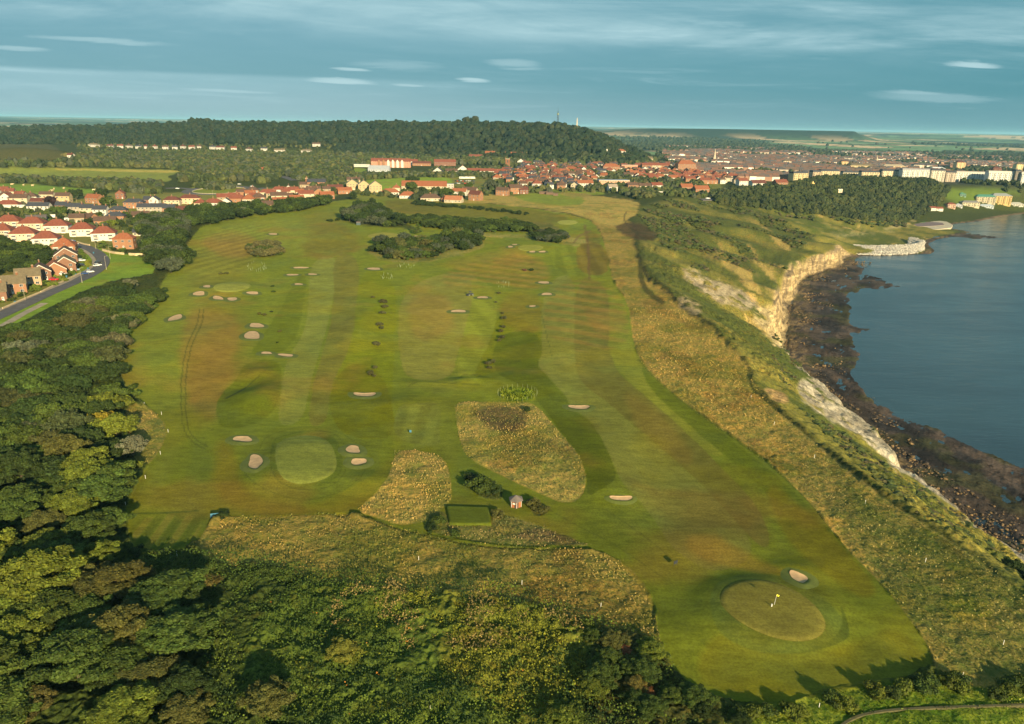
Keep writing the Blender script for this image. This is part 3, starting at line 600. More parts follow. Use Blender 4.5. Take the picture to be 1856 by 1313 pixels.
    stripes([(238, 935), (370, 928), (360, 985), (262, 1005), (237, 990)], 1, .08, 5.2, .20, (.10, .088, .024))
    stripes([(320, 440), (400, 410), (520, 400), (480, 480), (340, 520)], 1, -.25, 12, .14)
    stripes([(718, 735), (800, 728), (800, 812), (710, 800)], 1, .0, 7.5, .16)
    stripes([(496, 800), (613, 788), (613, 880), (496, 880)], .75, .65, 5, .05)
    stripes([(850, 500), (900, 520), (900, 600), (870, 680), (822, 690)], .9, .25, 16, .10)
    stripes([(560, 480), (650, 460), (640, 640), (560, 760), (500, 775)], .2, 1, 22, .05)
    # broad parched and lush patches
    t1 = fbm(x, y, 55, 4, 71); t2 = fbm(x, y, 22, 4, 72); t3 = fbm(x, y, 7, 3, 73)
    red = (sstep(.16, .5, t1 * .6 + t2 * .6) * .36 * turf)[:, None]; col[:] = col * (1 - red) + np.array((.115, .074, .020)) * red
    yel = (sstep(.15, .5, -t1 * .4 + fbm(x, y, 24, 3, 74)) * .30 * turf)[:, None]; col[:] = col * (1 - yel) + np.array((.100, .102, .008)) * yel
    blu = (sstep(.15, .5, fbm(x, y, 22, 3, 75)) * .25 * turf)[:, None]; col[:] = col * (1 - blu) + np.array((.050, .088, .028)) * blu
    col *= (1 + (t3 * .16 + t2 * .12 + fbm(x, y, 2.5, 2, 76) * .10) * turf)[:, None]; col *= 1 + turf[:, None] * np.array([1.02, .70, .16])
    col *= (1 - .30 * turf * sstep(360, 150, y))[:, None]  # nearer turf painted darker: view-angle change of light put into its colour
    for pts, hw, c, mx in STROKES:
        P = smooth_poly(pts, 2, False); pad = hw * 3 + 4
        s = np.where((px > P[:, 0].min() - pad) & (px < P[:, 0].max() + pad) & (py > P[:, 1].min() - pad) & (py < P[:, 1].max() + pad) & (y < 2000))[0]
        d = polydist(px[s] + ja[s] * 1.0, py[s] + jb[s] * .7, P, closed=False); m = (sstep(hw * 1.3, hw * .6, d) * mx)[:, None]
        col[s] = col[s] * (1 - m) + np.asarray(c) * m
    # --- slopes, cliffs and shore, by position
    e = np.interp(y, CO[:, 0], CO[:, 1]); bx = np.interp(y, CO[:, 0], CO[:, 2]); fx = np.interp(y, CO[:, 0], CO[:, 4]); t = (x - e) / (bx - e)
    sl = sstep(-.02, .08, t) * (y < 1600)
    near = sstep(430, 380, y)
    slc = lerp(np.array((.070, .085, .020)), np.array((.165, .150, .036)), sstep(-.15, .25, fbm(x * .6 + y * .3, y * .35, 22, 4, 81))[:, None])
    slc = lerp(slc, np.array((.34, .25, .09)), (sstep(.22, .42, fbm(x * .8, y * .28 + x * .2, 15, 4, 82)) * sstep(.25, .7, t))[:, None])
    m = (sl * (1 - K[:, 1] * .9 * sstep(.25, .1, t)) * (y < 1250))[:, None]
    col[:] = col * (1 - m) + slc * m
    K[:] = K * (1 - m); K[:, 2] += m[:, 0] * lerp(.35, 1, sstep(.2, -.1, fbm(x, y, 30, 3, 83))); K[:, 1] += m[:, 0] - m[:, 0] * lerp(.35, 1, sstep(.2, -.1, fbm(x, y, 30, 3, 83)))
    # green scrub above the far cliff
    SC = [(1160, 385), (1200, 362), (1290, 372), (1400, 380), (1480, 430), (1460, 450), (1430, 470), (1420, 520), (1400, 535), (1330, 520), (1260, 490), (1200, 455), (1190, 430)]
    s = np.where((px > 1120) & (px < 1520) & (py > 340) & (py < 560) & (y < 1400))[0]
    d = polydist(px[s] + ja[s] * 14, py[s] + jb[s] * 9, SC); gv = sstep(-.12, .22, fbm(x[s] * .9 + y[s] * .25, y[s] * .38, 26, 4, 79)); m = (sstep(6, -8, d) * (.35 + .6 * gv))
    col[s] = col[s] * (1 - m[:, None]) + np.array((.050, .062, .018)) * m[:, None]; K[s] *= (1 - m[:, None]); K[s, 2] += m
    GR = [(1370, 358), (1500, 400), (1540, 420), (1600, 415), (1650, 440), (1540, 450), (1480, 428), (1400, 385)]
    s = np.where((px > 1330) & (px < 1700) & (py > 330) & (py < 470) & (y < 1500))[0]
    d = polydist(px[s] + ja[s] * 8, py[s] + jb[s] * 5, GR); m = (sstep(4, -5, d) * .9); gcc = lerp(np.array((.085, .095, .022)), np.array((.24, .19, .06)), sstep(0, .4, fbm(x[s], y[s], 30, 3, 84))[:, None])
    col[s] = col[s] * (1 - m[:, None]) + gcc * m[:, None]; K[s] *= (1 - m[:, None]); K[s, 1] += m
    GR2 = [(1700, 345), (1780, 340), (1850, 350), (1800, 362), (1740, 372), (1712, 360)]
    s = np.where((px > 1660) & (py > 320) & (py < 390) & (y < 1900))[0]
    if len(s):
        d = polydist(px[s], py[s], GR2); m = (sstep(3, -3, d) * .9)[:, None]; col[s] = col[s] * (1 - m) + np.array((.08, .12, .02)) * m; K[s] *= (1 - m); K[s, 0] += m[:, 0]
    # bare rock: the cliff band and slipped faces
    rock = sstep(-3.5, 1, (x - bx)) * (y < 926) * sstep(20, 14, (x - fx))
    rock *= np.clip(sstep(-.35, .05, fbm(x, y, 14, 3, 85)) + sstep(420, 500, y) * sstep(-.42, -.2, fbm(x * .5, y, 20, 3, 85)), 0, 1)
    rk = lerp(np.array((.36, .27, .14)), np.array((.17, .13, .08)), sstep(-.1, .3, fbm(x * .5, z * 4 + y * .1, 6, 3, 86))[:, None])
    rk = lerp(rk, np.array((.24, .22, .18)), sstep(470, 420, y)[:, None] * .9)
    K[:] = K * (1 - rock[:, None]); K[:, 3] += rock; col[:] = col * (1 - rock[:, None]) + rk * rock[:, None]
    for poly, c, mx in (([(1440, 700), (1455, 690), (1490, 685), (1530, 720), (1575, 770), (1640, 830), (1672, 868), (1640, 866), (1600, 830), (1560, 795), (1500, 760), (1450, 725)], (.34, .30, .22), 1),
                        ([(1380, 700), (1410, 704), (1430, 720), (1420, 730), (1390, 720)], (.36, .23, .10), .9),
                        ([(1235, 485), (1262, 490), (1275, 505), (1330, 520), (1365, 545), (1380, 565), (1345, 560), (1290, 545), (1262, 520), (1235, 500)], (.33, .27, .18), .85),
                        ([(1228, 535), (1260, 548), (1275, 570), (1250, 568), (1230, 552)], (.30, .23, .14), .7),
                        ([(1370, 555), (1395, 560), (1422, 600), (1422, 635), (1400, 622), (1368, 590)], (.42, .33, .17), .9),
                        ([(1750, 940), (1800, 955), (1850, 985), (1840, 992), (1790, 970), (1745, 950)], (.30, .26, .18), .7),
                        ([(1600, 420), (1620, 405), (1665, 398), (1650, 408)], (.30, .25, .12), .8), ([(1490, 425), (1560, 420), (1600, 424), (1540, 430)], (.33, .27, .14), .5)):
        P = np.asarray(poly, float); s = np.where((px > P[:, 0].min() - 12) & (px < P[:, 0].max() + 12) & (py > P[:, 1].min() - 12) & (py < P[:, 1].max() + 12) & (y < 1400))[0]
        d = polydist(px[s] + ja[s] * 10, py[s] + jb[s] * 8, smooth_poly(P, 1)); m = (sstep(4, -4, d) * mx * sstep(.42, .12, fbm(x[s], y[s], 6, 3, 87)))
        col[s] = col[s] * (1 - m[:, None]) + np.asarray(c) * m[:, None]; K[s] *= (1 - m[:, None]); K[s, 3] += m
    sh = sstep(-2, 2, x - fx) * (y < 1560)
    K[:] = K * (1 - sh[:, None]); K[:, 3] += sh
    shc = lerp(np.array((.078, .058, .046)), np.array((.036, .031, .030)), sstep(-.2, .2, fbm(x, y * .6, 12, 4, 88))[:, None])
    shc = lerp(shc, np.array((.17, .12, .06)), (sstep(22, 4, x - fx) * sstep(-.3, .3, fbm(x, y, 3, 2, 89)))[:, None])
    shc = lerp(shc, np.array((.055, .058, .018)), (sstep(.15, .4, fbm(x, y, 20, 3, 90)) * .6)[:, None])
    shc = lerp(shc, np.array((.16, .115, .07)), sstep(1300, 1420, y)[:, None])
    col[:] = col * (1 - sh[:, None]) + shc * sh[:, None]
    return col, K

def build_ground():
    ys = [30.0]
    while ys[-1] < 42000:
        y = ys[-1]
        st = 1.5 if y < 88 else max(y * y / 70400 * 1.15, .16)
        st = min(st, 8.0 if y < 1000 else 13.0 if y < 3000 else 70 if y < 9500 else 450)
        if y < 88: st = min(st, max(88 - y, .2))
        ys.append(y + st)
    ys = np.array(ys); us = np.arange(-1.06, 1.0601, 0.00205)
    Yg, Ug = np.meshgrid(ys, us, indexing='ij'); Xg = Ug * np.maximum(Yg, 60)
    x = Xg.ravel(); y = Yg.ravel(); z = z100(x, y)
    px, py = project(x * S, y * S, z * S)
    # the wave-cut platform: raised where the tide has left it bare
    sm = np.zeros(len(x)); s0 = np.where((z < SEA + .8) & (y < 1650))[0]
    pxs, pys = project(x[s0] * S, y[s0] * S, np.full(len(s0), SEA * S))
    wj = fbm(x[s0] * 1.4, y[s0] * .7, 40, 5, 91, .6) * .8
    fxs = np.interp(y[s0], CO[:, 0], CO[:, 4])
    v = np.full(len(s0), -50.0)
    for P, fe in ((FORE, 15), (FORE2, 4), (FORE3, 7), (ARM, 3)):
        d = polydist(pxs, pys, np.asarray(P, float)); v = np.maximum(v, -(d + wj * fe) / fe)
    v = np.maximum(v, (14 - (x[s0] - fxs)) / 10)
    edge = sstep(-1.0, .6, v)
    rel = lerp(-2.4, .42, edge) + fbm(x[s0] * 1.2, y[s0] * .8, 7, 5, 92, .65) * 1.0 * sstep(-.7, 0, v) + sstep(20, 0, x[s0] - fxs) * .9
    z[s0] = np.where(x[s0] > fxs, np.maximum(z[s0] - .5, SEA + rel - .05), z[s0])
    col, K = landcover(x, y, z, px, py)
    # relief of the vegetation itself; none under houses and roads
    calm = np.ones(len(x))
    for P, fe in CALM:
        P_ = np.asarray(P, float); s_ = np.where((px > P_[:, 0].min() - 15) & (px < P_[:, 0].max() + 15) & (py > P_[:, 1].min() - 15) & (py < P_[:, 1].max() + 15) & (y < 2400))[0]
        d = polydist(px[s_], py[s_], P_); calm[s_] *= sstep(-fe * .5, fe, d)
    K0 = K.copy(); K[:, 1:4] *= calm[:, None]
    nearf = sstep(1600, 900, y)
    z = z + K[:, 1] * (fbm(x, y, 2.6, 3, 95, .6) * .42 + fbm(x, y, 9, 2, 96) * .35) * nearf * sstep(900, 500, y)
    bill = 1 - np.abs(fbm(x, y, 6.5, 4, 97, .55)) * 2.2
    z = z + K[:, 2] * (bill * 1.5 + fbm(x, y, 1.7, 2, 98) * .5) * nearf * sstep(1000, 600, y)
    z = z + K[:, 3] * (fbm(x, y + z, 3.4, 4, 99, .6) * 1.1) * sstep(900, 500, y) * (z > SEA + 2)
    z = z + K[:, 2] * fbm(x, y, 30, 3, 100) * 2.0 * sstep(500, 900, y) * nearf
    K = K0
    # pits of the hollows and bunker banks stay gentle
    nr, nc = Yg.shape; idx = np.arange(nr * nc).reshape(nr, nc)
    q = np.stack([idx[:-1, :-1], idx[:-1, 1:], idx[1:, 1:], idx[1:, :-1]], -1).reshape(-1, 4)
    V = np.stack([x * S, y * S, z * S], -1)
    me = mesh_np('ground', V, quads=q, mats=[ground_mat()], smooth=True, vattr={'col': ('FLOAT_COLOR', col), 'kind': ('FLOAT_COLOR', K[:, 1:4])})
    tag(link('ground', me), kind='structure')
def ground_mat():
    def b(q, bs, o):
        ge = q.n('ShaderNodeNewGeometry'); P = ge.outputs['Position']
        c = q.n('ShaderNodeAttribute', attribute_name='col').outputs['Color']
        k = q.n('ShaderNodeAttribute', attribute_name='kind'); s = q.n('ShaderNodeSeparateColor'); q.put(s.inputs[0], k.outputs['Color']); kr, ks, kk = s.outputs
        fl = q.vmul(P, (1, 1, .3))
        a = q.noise(fl, 0.9, 5, 0.68); d = q.noise(fl, 0.28, 4, 0.6); e = q.noise(P, 0.05, 3, 0.5); f_ = q.noise(fl, 2.3, 3, .6)
        m1 = q.math('ADD', q.math('MULTIPLY', a, .6), q.math('MULTIPLY', f_, .4))
        # straw and green tussocks of the rough
        st = q.rng(m1, .36, .64); straw_ = q.mix(st, q.mix(1, c, (.42, .62, .40, 1), 'MULTIPLY'), q.mix(1, c, (1.45, 1.32, 1.15, 1), 'MULTIPLY'))
        straw_ = q.mix(q.rng(d, .44, .64, 0, .65), straw_, q.mix(1, c, (.50, .78, .55, 1), 'MULTIPLY'))
        c2 = q.mix(kr, c, straw_)
        sc_ = q.mix(q.rng(m1, .38, .62), q.mix(1, c, (.35, .42, .45, 1), 'MULTIPLY'), q.mix(1, c, (1.6, 1.5, 1.25, 1), 'MULTIPLY'))
        sc_ = q.mix(q.rng(d, .5, .7, 0, .5), sc_, q.mix(1, c, (1.7, 1.05, .7, 1), 'MULTIPLY'))
        c2 = q.mix(ks, c2, sc_)
        stra = q.noise(q.vmul(P, (.05, .05, .42)), 1.0, 5, .7); crk = q.noise(q.vmul(P, (.45, .45, .06)), 1.0, 4, .6)
        rf = q.math('MULTIPLY', q.math('MULTIPLY', q.rng(stra, .40, .60, .62, 1.25), q.rng(crk, .34, .46, .50, 1.0)), q.rng(m1, .35, .65, .65, 1.3)); c2 = q.mix(kk, c2, q.mix(1, c2, q.comb(rf, rf, rf), 'MULTIPLY'))
        tf = q.math('MULTIPLY', q.rng(f_, .3, .7, .84, 1.16), q.rng(q.noise(q.vmul(P, (.35, 1.2, 1)), .55, 5, .75), .3, .7, .80, 1.20))
        turf = q.math('SUBTRACT', 1.0, q.math('ADD', q.math('ADD', kr, ks), kk), clamp=True)
        c2 = q.mix(turf, c2, q.mix(1, c2, q.comb(tf, tf, q.math('MULTIPLY', tf, .95)), 'MULTIPLY'))
        q.put(bs.inputs['Base Color'], c2); bs.inputs['Roughness'].default_value = .9; bs.inputs['Specular IOR Level'].default_value = .08
        bmp = q.n('ShaderNodeBump'); bmp.inputs['Distance'].default_value = 0.6
        q.put(bmp.inputs['Height'], m1); q.put(bmp.inputs['Strength'], q.math('ADD', q.math('MULTIPLY', q.math('MAXIMUM', kr, q.math('MAXIMUM', ks, kk)), .75), .04))
        q.put(bs.inputs['Normal'], bmp.outputs[0])
    return mat('land', b)
build_ground()

# ------------------------------------------------------------------ sea
def seamat():
    def b(q, bs, o):
        P = q.n('ShaderNodeNewGeometry').outputs['Position']
        a = q.noise(q.vmul(P, (.22, 1, 1)), .35, 5, .65, .4); w_ = q.noise(q.vmul(P, (.35, 1, 1)), .035, 4, .6, .8); lg = q.noise(q.vmul(P, (.3, 1, 1)), .008, 4, .6, 1.0)
        c = q.mix(q.rng(lg, .35, .65), (.007, .021, .028, 1), (.014, .038, .046, 1))
        q.put(bs.inputs['Base Color'], c); q.put(bs.inputs['Roughness'], q.rng(w_, .35, .65, .12, .26)); bs.inputs['Specular IOR Level'].default_value = .5
        bmp = q.n('ShaderNodeBump'); bmp.inputs['Distance'].default_value = 1.0; bmp.inputs['Strength'].default_value = .35
        q.put(bmp.inputs['Height'], q.math('ADD', a, q.math('MULTIPLY', w_, 2.0))); q.put(bs.inputs['Normal'], bmp.outputs[0])
    return mat('sea_water', b)
mb = MB(); z = (SEA + .02) * S
mb.add([(60 * S, -400, z), (5500, -400, z), (5500, 2400, z), (60 * S, 2400, z)], [(0, 1, 2, 3)], seamat())
tag(link('sea', mb.mesh('sea')), kind='structure')

# putting greens and the tee, laid as close-mown sheets on the land
M_LAND = bpy.data.materials['land']
for nm, lst in (('putting_green', GREENS), ('tee', TEES)):
    for lb, pl in lst:
        c = next(L[1] for L in LAY if L[0] is pl); P = smooth_poly(pl, 2) if nm != 'tee' else np.concatenate([np.linspace(pl[i_], pl[(i_ + 1) % 4], 8, endpoint=False) for i_ in range(4)]); g_ = ground(P[:, 0], P[:, 1])[:, :2] / S; ce = g_.mean(0); n = len(g_); rings = np.linspace(1, .06, 14); rings[1] = .975; V = []
        for k in rings: q = ce + (g_ - ce) * k; V.append(np.stack([q[:, 0] * S, q[:, 1] * S, z100(q[:, 0], q[:, 1]) * S + ((.45 if nm == 'tee' else .07) if k < 1 else -.05)], 1))
        V = np.concatenate(V); Q = [(r_ * n + k, r_ * n + (k + 1) % n, (r_ + 1) * n + (k + 1) % n, (r_ + 1) * n + k) for r_ in range(13) for k in range(n)]
        xx, yy_ = V[:, 0] / S, V[:, 1] / S; f = 1 + fbm(xx, yy_, 6, 3, 73) * .12 + fbm(xx, yy_, 22, 3, 72) * .10; st = np.clip(np.sin((xx * .75 + yy_ * .65) / 4 * 6.283) * 2, -1, 1) * .035
        cc = np.array(c) * (1 + np.array([1.02, .70, .16])) * ((f + st) * (1 - .24 * sstep(360, 150, yy_)))[:, None]  # same view-angle light falloff painted into the near greens and tee
        V = np.concatenate([V, [[ce[0] * S, ce[1] * S, float(z100(*ce)) * S + (.45 if nm == 'tee' else .07)]]]); cc = np.concatenate([cc, cc[-1:]]); T = [(13 * n + k, 13 * n + (k + 1) % n, 14 * n) for k in range(n)]
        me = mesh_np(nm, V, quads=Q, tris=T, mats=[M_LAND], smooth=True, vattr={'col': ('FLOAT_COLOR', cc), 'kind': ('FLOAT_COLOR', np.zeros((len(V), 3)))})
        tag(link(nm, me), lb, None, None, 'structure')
# ================================================================== PLANTS
def ico(sub):
    t = (1 + 5 ** .5) / 2
    v = [(-1, t, 0), (1, t, 0), (-1, -t, 0), (1, -t, 0), (0, -1, t), (0, 1, t), (0, -1, -t), (0, 1, -t), (t, 0, -1), (t, 0, 1), (-t, 0, -1), (-t, 0, 1)]
    f = [(0, 11, 5), (0, 5, 1), (0, 1, 7), (0, 7, 10), (0, 10, 11), (1, 5, 9), (5, 11, 4), (11, 10, 2), (10, 7, 6), (7, 1, 8), (3, 9, 4), (3, 4, 2), (3, 2, 6), (3, 6, 8), (3, 8, 9), (4, 9, 5), (2, 4, 11), (6, 2, 10), (8, 6, 7), (9, 8, 1)]
    v = [np.array(p) / np.linalg.norm(p) for p in v]
    for _ in range(sub):
        c = {}; nf = []
        def mid(a, b):
            k = (min(a, b), max(a, b))
            if k not in c: m = v[a] + v[b]; v.append(m / np.linalg.norm(m)); c[k] = len(v) - 1
            return c[k]
        for a, b, d in f:
            x, y, z = mid(a, b), mid(b, d), mid(d, a); nf += [(a, x, z), (b, y, x), (d, z, y), (x, y, z)]
        f = nf
    return np.array(v), np.array(f)
ICO0, ICO1, ICO2 = ico(0), ico(1), ico(2)
def unit(n, rg):
    d = rg.normal(size=(n, 3)); return d / np.linalg.norm(d, axis=1)[:, None]
def crown(seed, r=1.0, h=1.0, base=0.0, nl=40, leaves=120, ls=0.05, lobe=0.34, flat=0.8, kind='round', hue=0.12, bare=0.0):
    """leafy crown: lobes spread over a dome, each lobe a core plus many small bent leaf sprays; r and h are half width and height of the crown above base"""
    rg = np.random.default_rng(seed)
    d = unit(nl, rg); d[:, 2] = np.abs(d[:, 2]) ** .8 * np.where(rg.random(nl) < .82, 1, -.45)
    rad = (0.42 + 0.42 * rg.random(nl) ** .5)
    if kind == 'cone':
        zz = rg.random(nl); a = rg.random(nl) * 2 * math.pi; rr = (1 - zz) * .78 + .05
        P = np.stack([np.cos(a) * rr * r, np.sin(a) * rr * r, base + zz * h * .95], 1); lr = lobe * r * (1.1 - .7 * zz)
    else:
        P = d * rad[:, None]; P = np.stack([P[:, 0] * r, P[:, 1] * r, base + h * (.38 + P[:, 2] * .62)], 1); lr = lobe * r * (.7 + .6 * rg.random(nl))
        P[:, :2] *= (1 + .25 * rg.normal(size=(nl, 1)))
    lt = 1 + hue * rg.normal(size=nl)
    Vs, Ts, Tc = [], [], []; off = 0
    cv, cf = ICO1 if leaves > 60 else ICO0
    for i in range(nl):
        vv = cv * (.82 + .3 * rg.random((len(cv), 1))) * lr[i] * .9; vv[:, 2] *= flat
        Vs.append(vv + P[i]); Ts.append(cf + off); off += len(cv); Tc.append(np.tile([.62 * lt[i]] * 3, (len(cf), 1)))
    n = nl * leaves; li = np.repeat(np.arange(nl), leaves); dd = unit(n, rg); dd[:, 2] = np.where(dd[:, 2] < -.3, -dd[:, 2], dd[:, 2])
    C_ = P[li] + dd * (lr[li] * (.86 + .30 * rg.random(n) ** 1.5))[:, None] * np.array([1, 1, flat])
    # drop sprays buried in other lobes
    keep = np.ones(n, bool)
    for i in range(nl):
        q = (C_ - P[i]) / np.array([1, 1, flat]); keep &= ~((np.einsum('ij,ij->i', q, q) < (lr[i] * .80) ** 2) & (li != i))
    if bare: keep &= rg.random(n) > bare
    C_ = C_[keep]; dd = dd[keep]; li = li[keep]; n = len(C_)
    nn = dd + .75 * rg.normal(size=(n, 3)); nn /= np.linalg.norm(nn, axis=1)[:, None]
    a = np.cross(nn, unit(n, rg)); a /= np.maximum(np.linalg.norm(a, axis=1), 1e-6)[:, None]; b = np.cross(nn, a)
    s = (ls * (.6 + .8 * rg.random(n)))[:, None] * r
    q = np.stack([C_ - a * s, C_ - b * s * .7 + nn * s * .25, C_ + a * s, C_ + b * s * .7 + nn * s * .25], 1).reshape(-1, 3)
    qi = np.arange(n * 4).reshape(-1, 4) + off
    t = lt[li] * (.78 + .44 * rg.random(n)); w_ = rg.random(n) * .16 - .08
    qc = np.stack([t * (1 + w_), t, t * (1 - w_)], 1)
    V = np.concatenate(Vs + [q]); T = np.concatenate(Ts)
    return V, qi, T, np.concatenate([qc, np.concatenate(Tc)])
def crown_mesh(name, **kw):
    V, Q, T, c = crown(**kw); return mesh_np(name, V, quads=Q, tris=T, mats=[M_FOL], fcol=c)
def trunk_mesh(name, h, r, limbs, seed):
    rg = random.Random(seed); m = MB(); p = Vector((0, 0, -1.2)); n = 4; pts = [p]
    for i in range(n):
        p = p + Vector((rg.uniform(-.12, .12) * h / n, rg.uniform(-.12, .12) * h / n, (h + 1.2) / n)); pts.append(p)
    for i in range(n): m.cyl(pts[i], pts[i + 1], r * (1.15 - .2 * i), r * (1.15 - .2 * (i + 1)), 7, M_BARK, False)
    for k in range(limbs):
        a = 2 * math.pi * k / limbs + rg.uniform(-.4, .4); s = pts[2 + k % 3]; L = h * rg.uniform(.5, .8)
        e = s + Vector((math.cos(a) * L * .7, math.sin(a) * L * .7, L * .6)); mid = s.lerp(e, .5) + Vector((0, 0, L * .06))
        m.cyl(s, mid, r * .42, r * .26, 5, M_BARK, False); m.cyl(mid, e, r * .26, r * .08, 5, M_BARK, False)
    return m.mesh(name)
CR = {}
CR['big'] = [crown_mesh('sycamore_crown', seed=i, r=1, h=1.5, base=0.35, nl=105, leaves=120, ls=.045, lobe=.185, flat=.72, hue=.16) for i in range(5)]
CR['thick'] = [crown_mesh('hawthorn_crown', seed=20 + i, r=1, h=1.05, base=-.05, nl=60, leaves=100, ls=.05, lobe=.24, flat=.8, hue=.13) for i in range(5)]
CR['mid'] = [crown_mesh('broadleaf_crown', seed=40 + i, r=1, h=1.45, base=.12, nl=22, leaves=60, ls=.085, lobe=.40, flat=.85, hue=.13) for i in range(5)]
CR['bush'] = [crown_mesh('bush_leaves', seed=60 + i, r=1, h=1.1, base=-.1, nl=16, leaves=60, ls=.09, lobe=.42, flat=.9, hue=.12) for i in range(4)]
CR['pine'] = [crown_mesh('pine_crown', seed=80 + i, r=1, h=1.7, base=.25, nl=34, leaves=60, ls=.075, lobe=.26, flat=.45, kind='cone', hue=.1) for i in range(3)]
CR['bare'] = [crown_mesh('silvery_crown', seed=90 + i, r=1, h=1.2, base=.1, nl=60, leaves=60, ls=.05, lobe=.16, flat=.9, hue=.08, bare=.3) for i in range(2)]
TK = {'big': [trunk_mesh('trunk', 1.0, .075, 6, i) for i in range(2)], 'mid': [trunk_mesh('trunk', .7, .07, 4, 9)], 'thick': [trunk_mesh('trunk', .5, .07, 4, 12)],
      'pine': [trunk_mesh('trunk', 1.4, .05, 5, 15)], 'bare': [trunk_mesh('trunk', .8, .07, 6, 17)], 'bush': [trunk_mesh('trunk', .4, .06, 3, 19)]}
rnd = random.Random(5)
NAMES = {'big': 'sycamore_tree', 'thick': 'hawthorn_tree', 'mid': 'broadleaf_tree', 'bush': 'bush', 'pine': 'pine_tree', 'bare': 'silvery_tree'}
PROTO = {}
def plant(kind, p, r, col, label, group, cat=None, hz=1.0, name=None, parts=True):
    """one plant: crown and trunk (a plant too small to show parts is one mesh)"""
    i = rnd.randrange(len(CR[kind])); j = rnd.randrange(len(TK[kind])); rz = rnd.uniform(0, 6.28); nm = name or NAMES[kind]
    hz = hz * rnd.uniform(.88, 1.15)
    if parts:
        t = link(nm, None, None, (p[0], p[1], p[2]), rz); t.scale = (r * rnd.uniform(.93, 1.07), r, r * hz)
        c = link('crown', CR[kind][i], t); c.color = rgba(col); link('trunk', TK[kind][j], t)
    else:
        t = link(nm, CR[kind][i], None, (p[0], p[1], p[2]), rz); t.scale = (r * rnd.uniform(.93, 1.07), r, r * hz); t.color = rgba(col)
    return tag(t, label, cat or ('bush' if kind == 'bush' else 'tree'), group)
def scatter(poly, space, seed=1, jit=.42, near=None, avoid=None):
    """ground points at about one per space x space metres inside a photo-traced outline"""
    rg = np.random.default_rng(seed); P = np.asarray(poly, float)
    g0 = np.array(ground(P[:, 0], P[:, 1])); x0, y0 = g0[:, 0].min(), g0[:, 1].min(); x1, y1 = g0[:, 0].max(), g0[:, 1].max()
    X_, Y_ = np.meshgrid(np.arange(x0, x1 + space, space), np.arange(y0, y1 + space, space)); X_ = X_.ravel().astype(float); Y_ = Y_.ravel().astype(float)
    X_ += rg.uniform(-jit, jit, len(X_)) * space; Y_ += rg.uniform(-jit, jit, len(Y_)) * space
    Z_ = zf(X_, Y_); px, py = project(X_, Y_, Z_); ok = polydist(px, py, P) < 0
    pts = np.stack([X_, Y_, Z_], 1)[ok]
    if avoid is not None and len(pts):
        for a in avoid: pts = pts[np.hypot(pts[:, 0] - a[0], pts[:, 1] - a[1]) > a[2]]
    return pts[np.argsort(-pts[:, 1])] if len(pts) else pts
def jcol(c, v=.14, h=.06):
    k = 1 + rnd.uniform(-v, v); e = rnd.uniform(-h, h); return (c[0] * k * (1 + e), c[1] * k, c[2] * k * (1 - e))
GD, GM, GY, GO, GB = (.024, .040, .008), (.044, .068, .011), (.086, .106, .012), (.070, .072, .016), (.050, .062, .034)
# --- the big trees of the near left wood
BIG = [(84, 1078, 74, GY, 'wide yellow-green sycamore crown standing alone above deep shade, lower left'), (144, 1212, 72, GM, 'broad mid-green sycamore with scalloped crown left of the brownish one'),
       (226, 1162, 55, GO, 'brownish green sycamore crown between two broad green crowns'), (325, 1168, 66, GM, 'large round green sycamore at the right end of the near grove'),
       (38, 1180, 56, GY, 'yellow-green sycamore at the left edge behind the scalloped crown'), (33, 950, 46, GM, 'round sycamore touching the left edge above the dark gap'),
       (88, 962, 34, GO, 'small olive sycamore beside the round one at the left edge'), (140, 935, 40, GY, 'light yellow-green sycamore on the wood rim near the striped tee'),
       (200, 958, 34, GM, 'green sycamore by the boundary of the striped tee'), (186, 1018, 32, GY, 'bright yellow-green tree just below the striped tee'),
       (43, 868, 44, GD, 'dark rounded sycamore above the thicket shade near the left edge'), (117, 832, 38, GO, 'olive-brown tree above the yellow shrubs in the wood'),
       (161, 858, 40, GY, 'yellow-green sycamore left of the silvery tree'), (80, 892, 28, GM, 'small pale green tree in the dark gap of the wood'),
       (486, 1285, 44, GO, 'rounded olive bush-like tree at the bottom edge beside its long shadow'), (300, 1075, 26, GD, 'dark green tree in the hollow below the striped tee'),
       (345, 1262, 46, GD, 'dark tree in shade right of the large round sycamore'), (60, 1290, 40, (.09, .08, .02), 'brownish tree cut by the lower left corner'),
       (340, 1305, 46, GO, 'olive tree cut by the bottom edge'), (624, 1190, 30, (.12, .125, .018), 'bright lime-green rounded bush in the bramble slope')]
av = []
for x, y, rp, c, lb in BIG:
    p = G1(x, y + rp * .25); r = rp * mpp(p); av.append((p[0], p[1], r * .9)); plant('big', p, r, jcol(c, .06, .04), lb, 'tall trees of the near wood', hz=.72)
p = G1(243, 828); av.append((p[0], p[1], 5)); plant('bare', p, 27 * mpp(p), (.105, .11, .065), 'silvery grey-green tree with a feathery crown at the rough edge', None, name='silvery_tree')
p = G1(188, 776); plant('bush', p, 24 * mpp(p), (.16, .13, .012), 'yellow flowering shrub left of the silvery tree', None, 'bush')
for pt in scatter([(-120, 880), (60, 850), (150, 880), (220, 880), (232, 935), (235, 985), (262, 1015), (240, 1060), (330, 1110), (395, 1180), (380, 1330), (-140, 1330)], 7.2, 3, avoid=av):
    c = rnd.choice([GM, GM, GM, GO, GY, GY])
    plant('big', pt, rnd.uniform(3.8, 6.2), jcol(c, .2, .10), {GY: 'yellow-green', GO: 'olive-brown', GM: 'mid-green'}[c] + ' woodland tree among taller sycamores in the near left wood', 'trees filling the near left wood', hz=.66)
